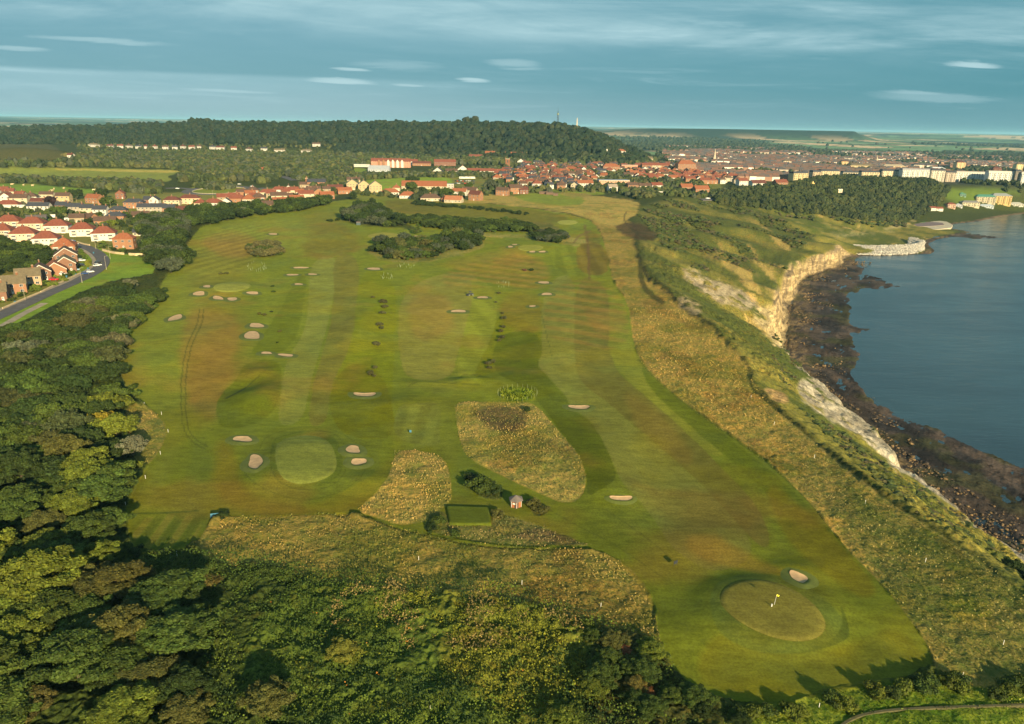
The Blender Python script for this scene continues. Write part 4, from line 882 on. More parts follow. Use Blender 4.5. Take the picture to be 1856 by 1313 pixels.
# --- thicket up the left side
TH = [(-110, 640), (20, 610), (90, 585), (160, 545), (225, 528), (285, 540), (290, 552), (262, 575), (225, 610), (212, 640), (212, 690), (240, 735), (215, 800), (225, 840), (200, 880), (60, 880), (-120, 900)]
for pt in scatter(TH, 8.0, 4, avoid=av):
    px_, py_ = project(*[np.array(v) for v in pt]); c = GY if (py_ > 730 and px_ > 150 and rnd.random() < .5) else rnd.choice([GD, GM, GD, GD, (.044, .052, .016)]); c = tuple(v * 1.05 for v in c)
    if polydist(np.array([px_]), np.array([py_]), RB)[0] < 12: continue
    q = rnd.random() < .04
    if q: c = (.07, .075, .038)
    plant('thick', pt, rnd.uniform(4.4, 6.8), jcol(c, .16, .10), 'pale grey-leaved hawthorn among dark ones in the thicket' if q else ('wind-clipped dark hawthorn in the lower thicket beside the wood' if py_ > 740 else 'wind-clipped dark hawthorn in the middle of the thicket left of the course' if py_ > 620 else 'wind-clipped dark hawthorn in the upper thicket under the road verge'), 'hawthorns of the left thicket', hz=.9)
# --- belt between the houses and the course
B1 = [(245, 405), (330, 392), (345, 410), (335, 440), (338, 470), (330, 488), (305, 500), (285, 492), (275, 470), (262, 450), (262, 430), (238, 420)]
for pt in scatter(B1, 9.0, 5):
    plant('mid', pt, rnd.uniform(4.4, 6.4), jcol(rnd.choice([GD, GM, GD, GB]), .14), 'dark leafy tree in the belt between brick houses and the green verge', 'trees of the belt behind the verge', hz=.85)
B2 = [(330, 400), (350, 385), (420, 380), (480, 376), (560, 368), (592, 366), (600, 371), (560, 380), (500, 389), (440, 396), (400, 404), (350, 414)]
for pt in scatter(B2, 9.5, 6):
    plant('mid', pt, rnd.uniform(4.4, 6.0), jcol(rnd.choice([GD, GM, GD]), .14), 'dark green tree in the hedge row along the far left of the course', 'trees of the left shelter hedge', hz=.8, name='hedge_tree')
for x, y, rp, lb in ((318, 432, 13, 'greyish bare-looking tree at the head of the verge belt'), (398, 396, 8, 'pale brown tree in the hedge row near the houses'), (440, 392, 11, 'fan-shaped grey tree in front of the estate houses'),
                     (283, 470, 15, 'round grey-green bush by the stone garden wall'), (235, 525, 14, 'silver-leaved bush on top of the thicket')):
    p = G1(x, y); plant('bare', p, rp * mpp(p), (.12, .10, .06) if 'brown' in lb else (.085, .092, .052), lb, None, name='silvery_tree')
# --- copses on the course
def copse(poly, sp, kinds, rr, cols, label, group, seed, hz=.9):
    for pt in scatter(poly, sp, seed): plant(rnd.choice(kinds), pt, rnd.uniform(*rr), jcol(rnd.choice(cols), .14), label, group, hz=hz, name='hedge_tree' if 'hedge' in label else 'copse_tree')
copse([(672, 453), (695, 442), (740, 440), (800, 434), (860, 426), (876, 430), (876, 442), (855, 452), (810, 456), (790, 466), (740, 473), (700, 468)], 5.8, ['thick', 'mid', 'thick'], (3.2, 4.8), [GD, GM, (.075, .080, .022), GB, GD],
      'bushy tree in the long oval copse at the centre of the course', 'trees of the central copse', 11)
copse([(622, 395), (640, 380), (660, 374), (700, 384), (722, 398), (735, 408), (700, 411), (640, 406)], 8, ['mid', 'thick'], (4.2, 6.2), [GD, GM, GD, GB], 'dark tree in the copse left of the long hedge', 'trees of the left copse', 12)
copse([(742, 402), (760, 396), (840, 400), (960, 408), (965, 420), (880, 421), (820, 418), (750, 408)], 7.5, ['thick'], (4.0, 5.6), [GD, GD, GM], 'dark clipped tree in the long hedge across the far fairway', 'trees of the long dark hedge', 13)
copse([(962, 426), (985, 421), (1020, 424), (1030, 434), (1010, 441), (975, 437)], 5.5, ['thick'], (2.8, 4.0), [GD, GB], 'dark green bush in the small copse near the cliff top', 'bushes of the cliff-top copse', 14)
copse([(447, 458), (455, 448), (480, 444), (505, 447), (514, 458), (500, 465), (465, 466)], 4.6, ['mid', 'bush'], (2.4, 3.5), [(.075, .080, .030), GM, (.09, .085, .03)], 'small grey-green tree in the round clump on the left fairway', 'trees of the round clump', 15, .8)
p = G1(757, 424); plant('pine', p, 9 * mpp(p), GM, 'lone open-crowned pine at the tip of the central copse', None)
for x, y, rp, lb in ((600, 402, 4, 'small dark bush west of the left copse'), (594, 401, 3, 'tiny bush west of the left copse'), (612, 400, 4, 'dark round bush touching the left copse')):
    p = G1(x, y); plant('bush', p, rp * mpp(p), GD, lb, None)
# --- single bushes on the fairways
for i, (x, y, rp) in enumerate([(695, 549, 5), (697, 558, 4), (694, 569, 4), (688, 590, 4.5), (692, 596, 3.5), (683, 626, 5), (680, 668, 3.5), (672, 679, 5), (678, 683, 3), (676, 540, 2.5)]):
    p = G1(x, y); plant('bush', p, rp * 1.25 * mpp(p), jcol((.06, .062, .022)), 'small gorse bush in the line between the left and middle fairways', 'gorse bushes left of the middle fairway')
for i, (x, y, rp) in enumerate([(913, 578, 4), (912, 594, 3), (908, 602, 4), (910, 613, 4), (905, 619, 3), (904, 533, 2.5), (884, 661, 4), (893, 657, 4), (887, 668, 3.5), (911, 569, 2.5), (899, 549, 2)]):
    p = G1(x, y); plant('bush', p, rp * 1.25 * mpp(p), jcol((.06, .062, .022)), 'small gorse bush in the line right of the middle fairway', 'gorse bushes right of the middle fairway')
for x, y, rp, c, lb in ((963, 491, 4.5, GD, 'small dark tree casting a long shadow on the striped fairway'), (950, 491, 3.5, (.10, .05, .03), 'low reddish bush beside the small dark fairway tree'), (470, 570, 4, GO, 'brown gorse bush left of the pair above the fairway bunkers'),
                        (479, 572, 4, GO, 'rounded gorse bush above the two oval bunkers'), (492, 566, 3, GD, 'tiny dark bush right of the gorse pair'), (507, 602, 3.5, GO, 'lone gorse bush in the crescent of left rough'), (503, 622, 2.5, GD, 'tiny dark bush above the thin bunkers'),
                        (410, 497, 4, GO, 'straggly brush heap near the flat putting green'), (400, 498, 4, GO, 'low brush left of the heap near the flat green'), (494, 520, 3.5, GM, 'upper bush of the column beside the left fairway'), (496, 530, 3.5, GM, 'lower bush of the column beside the left fairway'),
                        (403, 937, 11, GD, 'dark bush beside the blue bench at the tee corner'), (872, 885, 24, GM, 'large green bush left of the shelter hut'), (850, 866, 9, GD, 'small dark bush at the upper end of the hut shrubbery'), (895, 893, 14, GD, 'dark bush in the shrubbery beside the hut'),
                        (862, 876, 12, GO, 'olive bush on the left of the hut shrubbery'), (967, 918, 13, GO, 'brownish bush right of the shelter hut'), (983, 928, 11, GO, 'straw-tinted bush at the end of the hut planting'), (793, 948, 13, GM, 'dense bush at the left corner of the square tee'), (782, 960, 10, GD, 'dark bush below the left corner of the square tee'),
                        (900, 935, 12, GO, 'brown-green bush at the right corner of the square tee'), (824, 970, 9, GM, 'low bush along the bottom of the square tee'), (955, 745, 7, GD, 'dark bush in the heather of the big rough island'), (247, 1005, 14, GD, 'dark bush at the bottom corner of the striped tee'),
                        (379, 1062, 20, (.10, .085, .02), 'olive gorse bush below the meadow beside the dark trees'), (965, 452, 0.1, GD, None)):
    if lb is None: continue
    p = G1(x, y); plant('bush', p, rp * mpp(p), jcol(c, .08), lb, None, hz=.8)
# --- trees below right of the bramble slope
for x, y, rp, c, lb in ((1075, 1155, 20, GM, 'green rounded tree at the top of the lower right clump'), (1107, 1165, 26, GO, 'broad olive tree in the clump left of the near green'), (1132, 1180, 14, (.15, .065, .03), 'rust-coloured tree in the clump left of the near green'),
                        (1172, 1200, 22, GM, 'round green tree nearest the near green'), (1152, 1245, 26, (.10, .085, .018), 'yellow-brown tree low in the clump by the near green'), (1172, 1258, 16, (.14, .06, .02), 'russet tree behind the yellow-brown one'), (1100, 1240, 20, GO, 'olive tree in the middle of the lower clump'),
                        (1215, 1265, 24, GM, 'green tree at the foot of the near fairway edge'), (1275, 1290, 26, GD, 'dark green tree below the near fairway corner'), (1040, 1270, 22, GM, 'mid-green tree at the bottom left of the clump'), (1340, 1312, 22, GD, 'dark tree at the bottom edge under the near green')):
    p = G1(x, y + rp * .3); plant('big', p, rp * .92 * mpp(p), jcol(c, .05), lb, 'trees of the clump left of the near green', hz=.62)
for pt in scatter([(1060, 1190), (1190, 1190), (1240, 1245), (1330, 1290), (1330, 1340), (1000, 1340), (1030, 1250)], 5.6, 17):
    plant('big', pt, rnd.uniform(1.8, 2.9), jcol(rnd.choice([GM, GO, GM, GY]), .15), 'small tree filling the dark clump below the near green', 'small trees of the lower right clump', hz=.6)
for pt in scatter([(1830, 1045), (1900, 1060), (1960, 1130), (1960, 1160), (1800, 1000), (1812, 1005)], 5.0, 18):
    plant('thick', pt, rnd.uniform(2.2, 3.2), jcol(GD, .1), 'dark green bush in the gully at the right edge of the cliff slope', 'bushes in the cliff gully', cat='bush')
# shade-casting hedge along the bottom bank below the near green
for pt in np.concatenate([scatter([(1330, 1296), (1400, 1292), (1560, 1256), (1700, 1236), (1870, 1240), (1990, 1258), (1990, 1278), (1700, 1256), (1560, 1276), (1420, 1312), (1340, 1325)], 2.5, 19)]):
    plant('bush', pt, rnd.uniform(1.1, 1.7), jcol(rnd.choice([GM, GY, GM]), .15), 'ragged bush in the hedge on the bank below the near green', 'hedge bushes on the near bank', hz=.95)

# --- woods that read as one mass
def mass(name, pts, rads, cols, label=None, sub=1, hz=1.15, rough=.28, seed=1):
    rg = np.random.default_rng(seed); cv, cf = (ICO0, ICO1, ICO2)[sub]; n = len(pts)
    k = (1 - rough + 2 * rough * rg.random((n, len(cv), 1)))
    rads = np.asarray(rads)[:, None, None]
    V = cv[None] * k * rads * np.array([1, 1, hz]) + np.asarray(pts)[:, None] + np.array([0, 0, .35]) * rads
    T = (cf[None] + (np.arange(n) * len(cv))[:, None, None]).reshape(-1, 3)
    c = np.asarray(cols)[:, None, :] * (.8 + .4 * rg.random((n, len(cf), 1)))
    me = mesh_np(name, V.reshape(-1, 3), tris=T, mats=[M_FOL], fcol=c.reshape(-1, 3))
    o = link(name, me); tag(o, kind='stuff', label=label, cat='woodland'); return o
def pick(n, pal, rg, v=.16):
    c = np.array(pal)[rg.integers(0, len(pal), n)]; return c * (1 + rg.uniform(-v, v, (n, 1)))
rg = np.random.default_rng(31)
WD = [(.012, .022, .008), (.016, .025, .009), (.022, .028, .010), (.010, .019, .008), (.018, .028, .011)]
# wooded hill: points over its front and crest
n = 17000; u = rg.uniform(-.86, .28, n); y = rg.uniform(1780, 3000, n) ** 1.0; yc = np.interp(u, HU, HC[:, 2])
ok = (y < yc + 140) & (y > yc - 560 + 60 * rg.random(n)); u, y = u[ok], y[ok]; x = u * y; z = z100(x, y)
px, py = project(x * S, y * S, z * S); ok = ((z > 11) | (px < 600)) & ((py < 262) | (px > 612)); x, y, z = x[ok], y[ok], z[ok]
pts = np.stack([x, y, z], 1) * S
for x0, x1, nn_, hh_ in ((335, 392, 40, 9), (834, 858, 22, 13), (700, 730, 14, 4), (455, 480, 12, 3)):
    q_ = rg.uniform(x0, x1, nn_); u_ = (q_ - 928) / 1347; yc_ = np.interp(u_, HU, HC[:, 2]) + rg.uniform(-20, 40, nn_); pts = np.concatenate([pts, np.stack([u_ * yc_ * S, yc_ * S, z100(u_ * yc_, yc_) * S + hh_ * rg.uniform(.2, 1, nn_)], 1)])
mass('hill_woodland', pts, rg.lognormal(1.78, .26, len(pts)).clip(3.4, 11), pick(len(pts), WD, rg), 'dark wooded ridge across the middle distance', seed=2)
# valley trees, gardens, hedgerows between the hill and the estate
VAL = [([(-150, 318), (-150, 332), (60, 332), (180, 342), (260, 352), (330, 352), (430, 362), (440, 372), (300, 350), (340, 345), (330, 338), (250, 332), (100, 328)], 8, (3.4, 5.4)),
       ([(-150, 292), (110, 296), (140, 284), (230, 278), (420, 280), (620, 282), (640, 300), (620, 340), (560, 330), (520, 322), (470, 335), (440, 336), (400, 332), (350, 336), (325, 330), (335, 312), (300, 305), (140, 302), (100, 304), (-150, 304)], 9, (3.6, 6.0)),
       ([(140, 268), (330, 272), (600, 276), (700, 280), (1100, 285), (1190, 290), (1180, 300), (1000, 296), (900, 300), (760, 296), (640, 300), (400, 284), (160, 280)], 10, (4, 6.5)),
       ([(600, 300), (625, 300), (640, 318), (760, 316), (830, 310), (1000, 312), (930, 320), (860, 322), (760, 322), (660, 326), (640, 340), (600, 350), (560, 345)], 7.5, (3, 4.8)),
       ([(900, 300), (1100, 300), (1240, 330), (1160, 335), (1050, 322), (960, 310)], 12, (3, 5)),
       ([(1050, 325), (1160, 335), (1280, 350), (1330, 345), (1380, 352), (1300, 362), (1200, 355), (1160, 362), (1110, 350)], 9, (2.8, 4.4)),
       ([(350, 338), (368, 334), (420, 335), (424, 342), (400, 346), (362, 343)], 5.5, (2.6, 3.8)),
       ([(-150, 380), (-20, 376), (60, 372), (70, 384), (200, 392), (240, 402), (230, 420), (250, 430), (130, 420), (0, 400), (-150, 400)], 14, (2.2, 3.4))]
P_, R_ = [], []
for i, (pl, sp, rr) in enumerate(VAL):
    a = scatter(pl, sp, 60 + i); 
    q = project(a[:, 0], a[:, 1], a[:, 2]); k = np.ones(len(a), bool)
    if i != 6: k &= polydist(q[0], q[1], [(290, 338), (350, 329), (450, 329), (505, 338), (480, 354), (450, 362), (430, 374), (380, 372), (320, 360), (290, 350)]) > 0
    k &= polydist(q[0], q[1], [(505, 317), (516, 316), (545, 330), (538, 338), (505, 328)]) > 0
    k &= (polydist(q[0], q[1], [(150, 263), (610, 260), (610, 290), (400, 286), (150, 281)]) > 0) | ((rg.random(len(a)) < .10) & (q[1] < 266))
    a = a[k]; P_.append(a); R_.append(rg.uniform(rr[0], rr[1], len(a)))
P_ = np.concatenate(P_); R_ = np.concatenate(R_)
VC = [(.030, .042, .012), (.040, .054, .014), (.052, .060, .016), (.026, .036, .012), (.060, .062, .020), (.050, .058, .032)]
mass('valley_woodland', P_, R_, pick(len(P_), VC, rg, .22), 'trees and hedgerows of the valley below the wooded hill', seed=3, rough=.34)
# wood on the south cliff
CW = [(1290, 362), (1330, 345), (1400, 342), (1440, 336), (1480, 326), (1540, 322), (1620, 322), (1680, 328), (1720, 345), (1715, 358), (1690, 380), (1660, 396), (1620, 400), (1580, 402), (1530, 395), (1480, 388), (1420, 385), (1360, 375), (1310, 372)]
a = scatter(CW, 6.6, 71); b = scatter([(1735, 330), (1790, 326), (1860, 332), (1960, 340), (1960, 352), (1860, 352), (1810, 345)], 12, 72)
gp = [(1480, 352), (1535, 350), (1530, 360), (1490, 362)]
px, py = project(a[:, 0], a[:, 1], a[:, 2]); a = a[polydist(px, py, gp) > 0]
pts = np.concatenate([a, b]); mass('cliff_woodland', pts, rg.uniform(2.8, 5.6, len(pts)), pick(len(pts), VC[:4], rg, .2) * .8, 'dense green wood on the cliff below the town', sub=2, seed=4, rough=.22)
# scrub on the cliff slopes
a = scatter([(1150, 385), (1200, 362), (1290, 368), (1400, 380), (1480, 430), (1455, 448), (1430, 470), (1415, 520), (1390, 530), (1330, 515), (1260, 488), (1200, 455), (1190, 430)], 3.7, 73)
k = fbm((a[:, 0] * .9 + a[:, 1] * .25) / S, a[:, 1] * .38 / S, 26, 4, 79) > .02; a = a[k]
b = scatter([(1400, 600), (1440, 640), (1560, 740), (1700, 900), (1850, 1040), (1850, 1080), (1700, 965), (1560, 850), (1450, 745), (1400, 690)], 1.9, 75); b = b[fbm(b[:, 0], b[:, 1], 20, 3, 76) > .02]; q = project(b[:, 0], b[:, 1], b[:, 2]); b = b[polydist(q[0], q[1], [(1430, 695), (1490, 678), (1540, 715), (1690, 870), (1640, 880), (1560, 805), (1440, 735)]) > 0]
c_ = scatter([(1370, 358), (1480, 388), (1640, 402), (1640, 415), (1540, 410), (1420, 392)], 7, 77); c_ = c_[fbm(c_[:, 0], c_[:, 1], 28, 3, 78) > .05]
pts = np.concatenate([a, b, c_]); rr = np.concatenate([rg.lognormal(.35, .4, len(a)).clip(.7, 2.8), rg.lognormal(-.4, .4, len(b)).clip(.35, 1.3), rg.uniform(2, 3.6, len(c_))])
mass('cliff_scrub', pts, rr, pick(len(pts), [(.044, .060, .014), (.038, .052, .013), (.058, .066, .018), (.058, .052, .022)], rg, .12), 'low dark scrub covering the cliff slope', hz=.5, rough=.4, seed=5)

# --- brambles, bracken and tall grass of the near slope: leafy sprays over the ground
def sprays(name, pts, size, cols, up=.5, label=None, seed=1, blade=False):
    rg = np.random.default_rng(seed); n = len(pts); s = np.asarray(size)[:, None]
    nn = rg.normal(size=(n, 3)) * .7 + np.array([0, -.25, up]); nn /= np.linalg.norm(nn, axis=1)[:, None]
    a = np.cross(nn, unit(n, rg)); a /= np.linalg.norm(a, axis=1)[:, None]; b = np.cross(nn, a)
    if blade: a = np.stack([rg.normal(size=n) * .35, rg.normal(size=n) * .35, np.ones(n)], 1); b = unit(n, rg) * .45; b[:, 2] *= .2
    P0 = np.asarray(pts)
    if blade: q = np.stack([P0 - b * s * .6 - a * s * .1, P0 + b * s * .6 - a * s * .1, P0 + b * s * .8 + a * s * .6, P0 - b * s * .8 + a * s * .5], 1)
    else: q = np.stack([P0 - a * s, P0 - b * s * .8 + nn * s * .3, P0 + a * s, P0 + b * s * .8 + nn * s * .3], 1)
    me = mesh_np(name, q.reshape(-1, 3), quads=np.arange(n * 4).reshape(-1, 4), mats=[M_FOL], fcol=cols)
    return tag(link(name, me), kind='stuff', label=label, cat='ground cover')
def surf(x, y, amp=1.0):
    return zf(x, y)
BR = [(380, 1010), (470, 1020), (600, 1045), (760, 1062), (900, 1075), (1060, 1115), (1190, 1150), (1230, 1235), (1330, 1300), (1300, 1360), (300, 1360), (380, 1190), (330, 1110), (240, 1060), (262, 1015), (310, 1010)]
a = scatter(BR, .40, 81, .6)
h = np.clip(fbm(a[:, 0], a[:, 1], 13, 5, 82, .6) * 3.4 + .5, -.3, 3.2) + np.abs(fbm(a[:, 0], a[:, 1], 2.4, 2, 83)) * .8
big = fbm(a[:, 0], a[:, 1], 26, 3, 84); px, py = project(a[:, 0], a[:, 1], a[:, 2])
a[:, 2] += h + .5
pal = np.array([(.044, .074, .011), (.072, .106, .012), (.130, .140, .012), (.18, .135, .045), (.028, .050, .011)])
yl = sstep(30, -60, polydist(px, py, [(620, 1085), (700, 1060), (860, 1075), (1050, 1120), (1080, 1290), (900, 1313), (820, 1230), (700, 1150)]))
ci = np.where(fbm(a[:, 0], a[:, 1], 4, 3, 87) * .6 + .5 + rg.normal(size=len(a)) * .15 < yl * .75, 2, np.where(big > .1, 0, np.where(fbm(a[:, 0], a[:, 1], 3.5, 3, 88) + rg.normal(size=len(a)) * .2 < 0, 4, 1))); ci = np.where((fbm(a[:, 0], a[:, 1], 5, 3, 85) > .30) & (py < 1190) & (px > 600), 3, ci)
cc = pal[ci] * (.82 + .36 * rg.random((len(a), 1)))
orange = rg.random(len(a)) < .0015; cc[orange] = (.35, .14, .02)
for k in range(2):
    o_ = np.stack([rg.normal(size=len(a)) * .3, rg.normal(size=len(a)) * .3, rg.random(len(a)) * .45], 1)
    sprays('bramble_slope', a + o_, rg.uniform(.06, .20, len(a)), cc * (.85 + .3 * rg.random((len(a), 1))), label='tangled brambles and bracken on the near slope', seed=7 + k)
# tall dry grass of the meadows, in tussocks
def tussocks(poly, sp, pal, seed, lo=.15, hi=.42, hgt=.22, thin=0.0):
    a = scatter(poly, sp * .78, seed, .6); f = fbm(a[:, 0], a[:, 1], 3.2, 3, seed + 1, .6)
    a = a[f > thin - .35]; f = fbm(a[:, 0], a[:, 1], 2.4, 3, seed + 1, .6); g_ = fbm(a[:, 0], a[:, 1], 11, 3, seed + 2); dr = np.stack([np.ones(len(a))] * 3, 1)
    for w_, q_, cm in ((17, 111, (.55, .72, .5)), (8, 112, (1.2, 1.06, .95))): mm = (sstep(.02 if w_ == 17 else .12, .32, fbm(a[:, 0] / S, a[:, 1] / S, w_, 4, q_)) * .6)[:, None]; dr = dr * (1 - mm) + dr * np.array(cm) * mm
    a[:, 2] += hgt * .4
    i = sstep(-.35, .35, f * .8 + g_ * 1.1 + rg.normal(size=len(a)) * .12)[:, None]; c = (np.array(pal[0]) * i + np.array(pal[1]) * (1 - i)) * (.86 + .26 * rg.random((len(a), 1))) * dr
    return a, rg.uniform(lo, hi, len(a)), c
SA, SB = (.34, .235, .075), (.14, .135, .035)
parts_ = [tussocks([(938 + 33 * math.cos(k_ / 16 * 6.283), 716 + 11 * math.sin(k_ / 16 * 6.283)) for k_ in range(16)], .45, ((.19, .21, .015), (.12, .15, .014)), 90, .3, .8, .5), tussocks(RB, .8, (SA, SB), 99), tussocks(ISL1, .75, (SA, SB), 91), tussocks(ISL2, .75, (SA, SB), 92), tussocks(ISL3, .8, ((.20, .15, .065), (.09, .10, .028)), 93), tussocks(ISL4, .8, (SB, (.05, .06, .015)), 94),
          tussocks([(385, 975), (404, 938), (600, 932), (700, 952), (830, 984), (1060, 995), (1130, 1018), (1167, 1062), (1188, 1130), (1205, 1195), (1150, 1170), (1060, 1125), (900, 1085), (750, 1075), (600, 1055), (480, 1030), (380, 1030)], .80, ((.25, .185, .055), (.09, .105, .025)), 95),
          tussocks([(1250, 745), (1330, 798), (1400, 850), (1470, 915), (1530, 996), (1600, 1066), (1655, 1136), (1690, 1185), (1695, 1235), (1960, 1245), (1990, 1130), (1860, 1085), (1780, 1015), (1600, 905), (1500, 825), (1420, 757), (1330, 700)], .95, ((.20, .17, .06), (.085, .10, .026)), 96),
          tussocks([(1145, 550), (1240, 565), (1345, 645), (1370, 700), (1420, 755), (1330, 795), (1250, 738), (1185, 686), (1157, 652)], 1.35, ((.34, .23, .07), (.17, .14, .038)), 97, .25, .55),
          tussocks([(1330, 1290), (1450, 1278), (1560, 1250), (1700, 1234), (1960, 1244), (1960, 1360), (1300, 1360)], .75, ((.14, .16, .02), (.075, .10, .016)), 98)]
a = np.concatenate([p[0] for p in parts_]); s_ = np.concatenate([p[1] for p in parts_]); c = np.concatenate([p[2] for p in parts_])
a[:, 2] += .15; sprays('meadow_grass', a, s_, c, label='tussocks of long dry grass in the unmown rough', seed=9, blade=True)
# ================================================================== THE COURSE: bunkers, stakes, flag, hut
def sandmat():
    def b(q, bs, o):
        P = q.n('ShaderNodeNewGeometry').outputs['Position']; nz = q.noise(P, .8, 4, .6); wv = q.noise(q.vmul(P, (1, 5, 1)), 2.0, 2)
        f = q.math('MULTIPLY', q.rng(nz, .3, .7, .85, 1.12), q.rng(wv, .3, .7, .93, 1.06)); q.put(bs.inputs['Base Color'], q.mix(1, (.42, .285, .155, 1), q.comb(f, f, f), 'MULTIPLY')); bs.inputs['Roughness'].default_value = .95
    return mat('bunker_sand', b)
M_SAND = sandmat(); M_LIP = plain('bunker_turf', (.085, .105, .018), .95, .25, .9, coord='Object')
def bunker(x, y, w_, h_, label, rot=0.0, bean=0.0, lip=.30):
    c0 = G1(x, y); n = 28; rg = random.Random(int(x * 7 + y)); pts = []
    for k in range(n):
        t = 2 * math.pi * k / n; cw = (abs(math.cos(t)) ** .8) * (1 if math.cos(t) > 0 else -1); ch = (abs(math.sin(t)) ** .85) * (1 if math.sin(t) > 0 else -1)
        ax, ay = cw * w_ / 2, ch * h_ / 2 + bean * h_ * (cw * cw - .4)
        wob = 1 + .09 * math.sin(2 * t + x) + .08 * math.sin(3 * t + y) + .03 * math.sin(5 * t + x * 2); ax *= wob; ay *= wob
        if rot: ax, ay = ax * math.cos(rot) - ay * math.sin(rot), ax * math.sin(rot) + ay * math.cos(rot)
        pts.append((x + ax, y + ay))
    g_ = ground([p[0] for p in pts], [p[1] for p in pts]); g_ = g_ - c0; cx, cy = g_[:, 0].mean(), g_[:, 1].mean()
    t = link('sand_bunker', None, None, tuple(c0)); sz = max(min(np.ptp(g_[:, 0]), np.ptp(g_[:, 1])), .5)
    V, F = [], []
    def zz(px_, py_): return float(zf(px_ + c0[0], py_ + c0[1]) - c0[2])
    rings = [(1.0, .10), (.82, .02), (.5, .0), (.15, .0)]
    for k, up in rings:
        for p in g_:
            X_, Y_ = cx + (p[0] - cx) * k, cy + (p[1] - cy) * k; V.append((X_, Y_, zz(X_, Y_) + .10 + up))
    for r_ in range(len(rings) - 1):
        for k in range(n): F.append((r_ * n + k, r_ * n + (k + 1) % n, (r_ + 1) * n + (k + 1) % n, (r_ + 1) * n + k))
    F.append(tuple((len(rings) - 1) * n + k for k in range(n)))
    me = bpy.data.meshes.new('sand'); me.from_pydata(V, [], F); me.materials.append(M_SAND); me.polygons.foreach_set('use_smooth', [True] * len(F)); link('sand', me, t)
    V, F = [], []; d1, d2, d3 = .25, min(.9, .3 * sz), min(2.6, .8 * sz)
    for ring, (dd, up) in enumerate(((-.05, .08), (.12, lip), (d2, lip * .85), (d3, -.08))):
        for p in g_:
            vx, vy = p[0] - cx, p[1] - cy; L = math.hypot(vx, vy) + 1e-6; X_, Y_ = p[0] + vx / L * dd, p[1] + vy / L * dd
            side = .55 + .45 * (-vy / L)                    # higher on the side nearest the tee
            V.append((X_, Y_, zz(X_, Y_) + up * (side if 0 < ring < 3 else 1)))
    for r_ in range(3):
        for k in range(n): F.append((r_ * n + k, (r_ + 1) * n + k, (r_ + 1) * n + (k + 1) % n, r_ * n + (k + 1) % n))
    me = bpy.data.meshes.new('lip'); me.from_pydata(V, [], F); me.materials.append(M_LIP); me.polygons.foreach_set('use_smooth', [True] * len(F)); link('grass_lip', me, t)
    tag(t, label, 'bunker', 'sand bunkers of the golf course')
for a in [(440, 797, 33, 10, 'oval bunker above left of the large near green, dark front lip'), (463, 838, 25, 24, 'squarish pale bunker left of the large near green', .3), (640, 816, 26, 13, 'upper of two stacked bunkers right of the large near green'),
          (650, 838, 27, 12, 'lower of two stacked bunkers right of the large near green'), (661, 716, 37, 7, 'long thin bunker alone in the rough between left and middle fairways', 0, -.5), (1050, 739, 36, 7, 'long thin bunker right of the ring of stakes', 0, -.2),
          (1126, 904, 38, 9, 'kidney-shaped bunker beyond the near end of the big rough island', 0, -.35), (1447, 1047, 32, 17, 'pale oval bunker behind the green with the yellow flag', .5), (318, 577, 28, 8, 'slanted bunker near the thicket on the far left rough', -.25),
          (465, 591, 25, 8, 'upper smaller bunker of the pair on the left fairway'), (457, 609, 30, 13, 'lower larger bunker of the pair on the left fairway'), (483, 641, 20, 4, 'left of two sliver bunkers above the crescent mound'),
          (518, 645, 26, 5, 'right of two sliver bunkers above the crescent mound', .12), (361, 533, 20, 8, 'bunker at the left end of the flat putting green'), (375, 520, 14, 4, 'tiny bunker at the upper left of the flat putting green'),
          (395, 541, 20, 6, 'left bunker of two in front of the flat putting green', .1), (421, 543, 17, 6, 'right bunker of two in front of the flat putting green', -.1), (458, 532, 22, 5, 'bunker at the right end of the flat putting green'),
          (530, 499, 20, 3, 'thin bunker below the faint double line of bunkers on the left'), (545, 486, 30, 2.5, 'hair-thin bunker crossing the upper left fairway'), (566, 498, 15, 3, 'small thin bunker beside the upper left fairway'),
          (541, 516, 14, 3, 'faint small bunker on the upper left fairway'), (495, 425, 16, 3, 'faint far bunker left of the copses'), (678, 488, 24, 4, 'thin bunker below the central copse'), (831, 565, 25, 5, 'bunker alone in the middle fairway'),
          (875, 540, 18, 4, 'bunker beside the parked mower'), (986, 513, 20, 4, 'upper thin bunker on the striped right fairway'), (991, 534, 20, 4, 'second thin bunker down the striped right fairway'), (965, 556, 12, 3, 'lowest small bunker left of the striped fairway'),
          (925, 448, 8, 3.5, 'tiny pale bunker left of the small far green'), (933, 444, 9, 2, 'sliver of bunker above left of the small far green'), (965, 457, 11, 3, 'left of two tiny bunkers under the small far green'), (983, 457, 12, 3, 'right of two tiny bunkers under the small far green'),
          (707, 433, 10, 2.5, 'tiny bunker under the thin pale green'), (755, 429, 9, 2.5, 'tiny bunker between thin green and central copse')]:
    bunker(*a)
M_POST = plain('white_post', (.6, .6, .56), .6, .05); M_GUARD = plain('pale_guard', (.20, .24, .13), .7, .1); M_WOOD = plain('stained_wood', (.26, .10, .045), .8, .25, 2); M_DARK = plain('dark_metal', (.03, .035, .04), .5, .2)
def one(name, mb_, p, label, cat, group=None, rz=0, col=None):
    o = link(name, mb_.mesh(name) if isinstance(mb_, MB) else mb_, None, (p[0], p[1], p[2]), rz)
    if col: o.color = rgba(col)
    return tag(o, label, cat, group)
mb = MB(); mb.box(-.035, .035, -.035, .035, -.4, .9, M_POST); mb.box(-.04, .04, -.04, .04, .9, .95, M_POST); me_post = mb.mesh('marker_post')
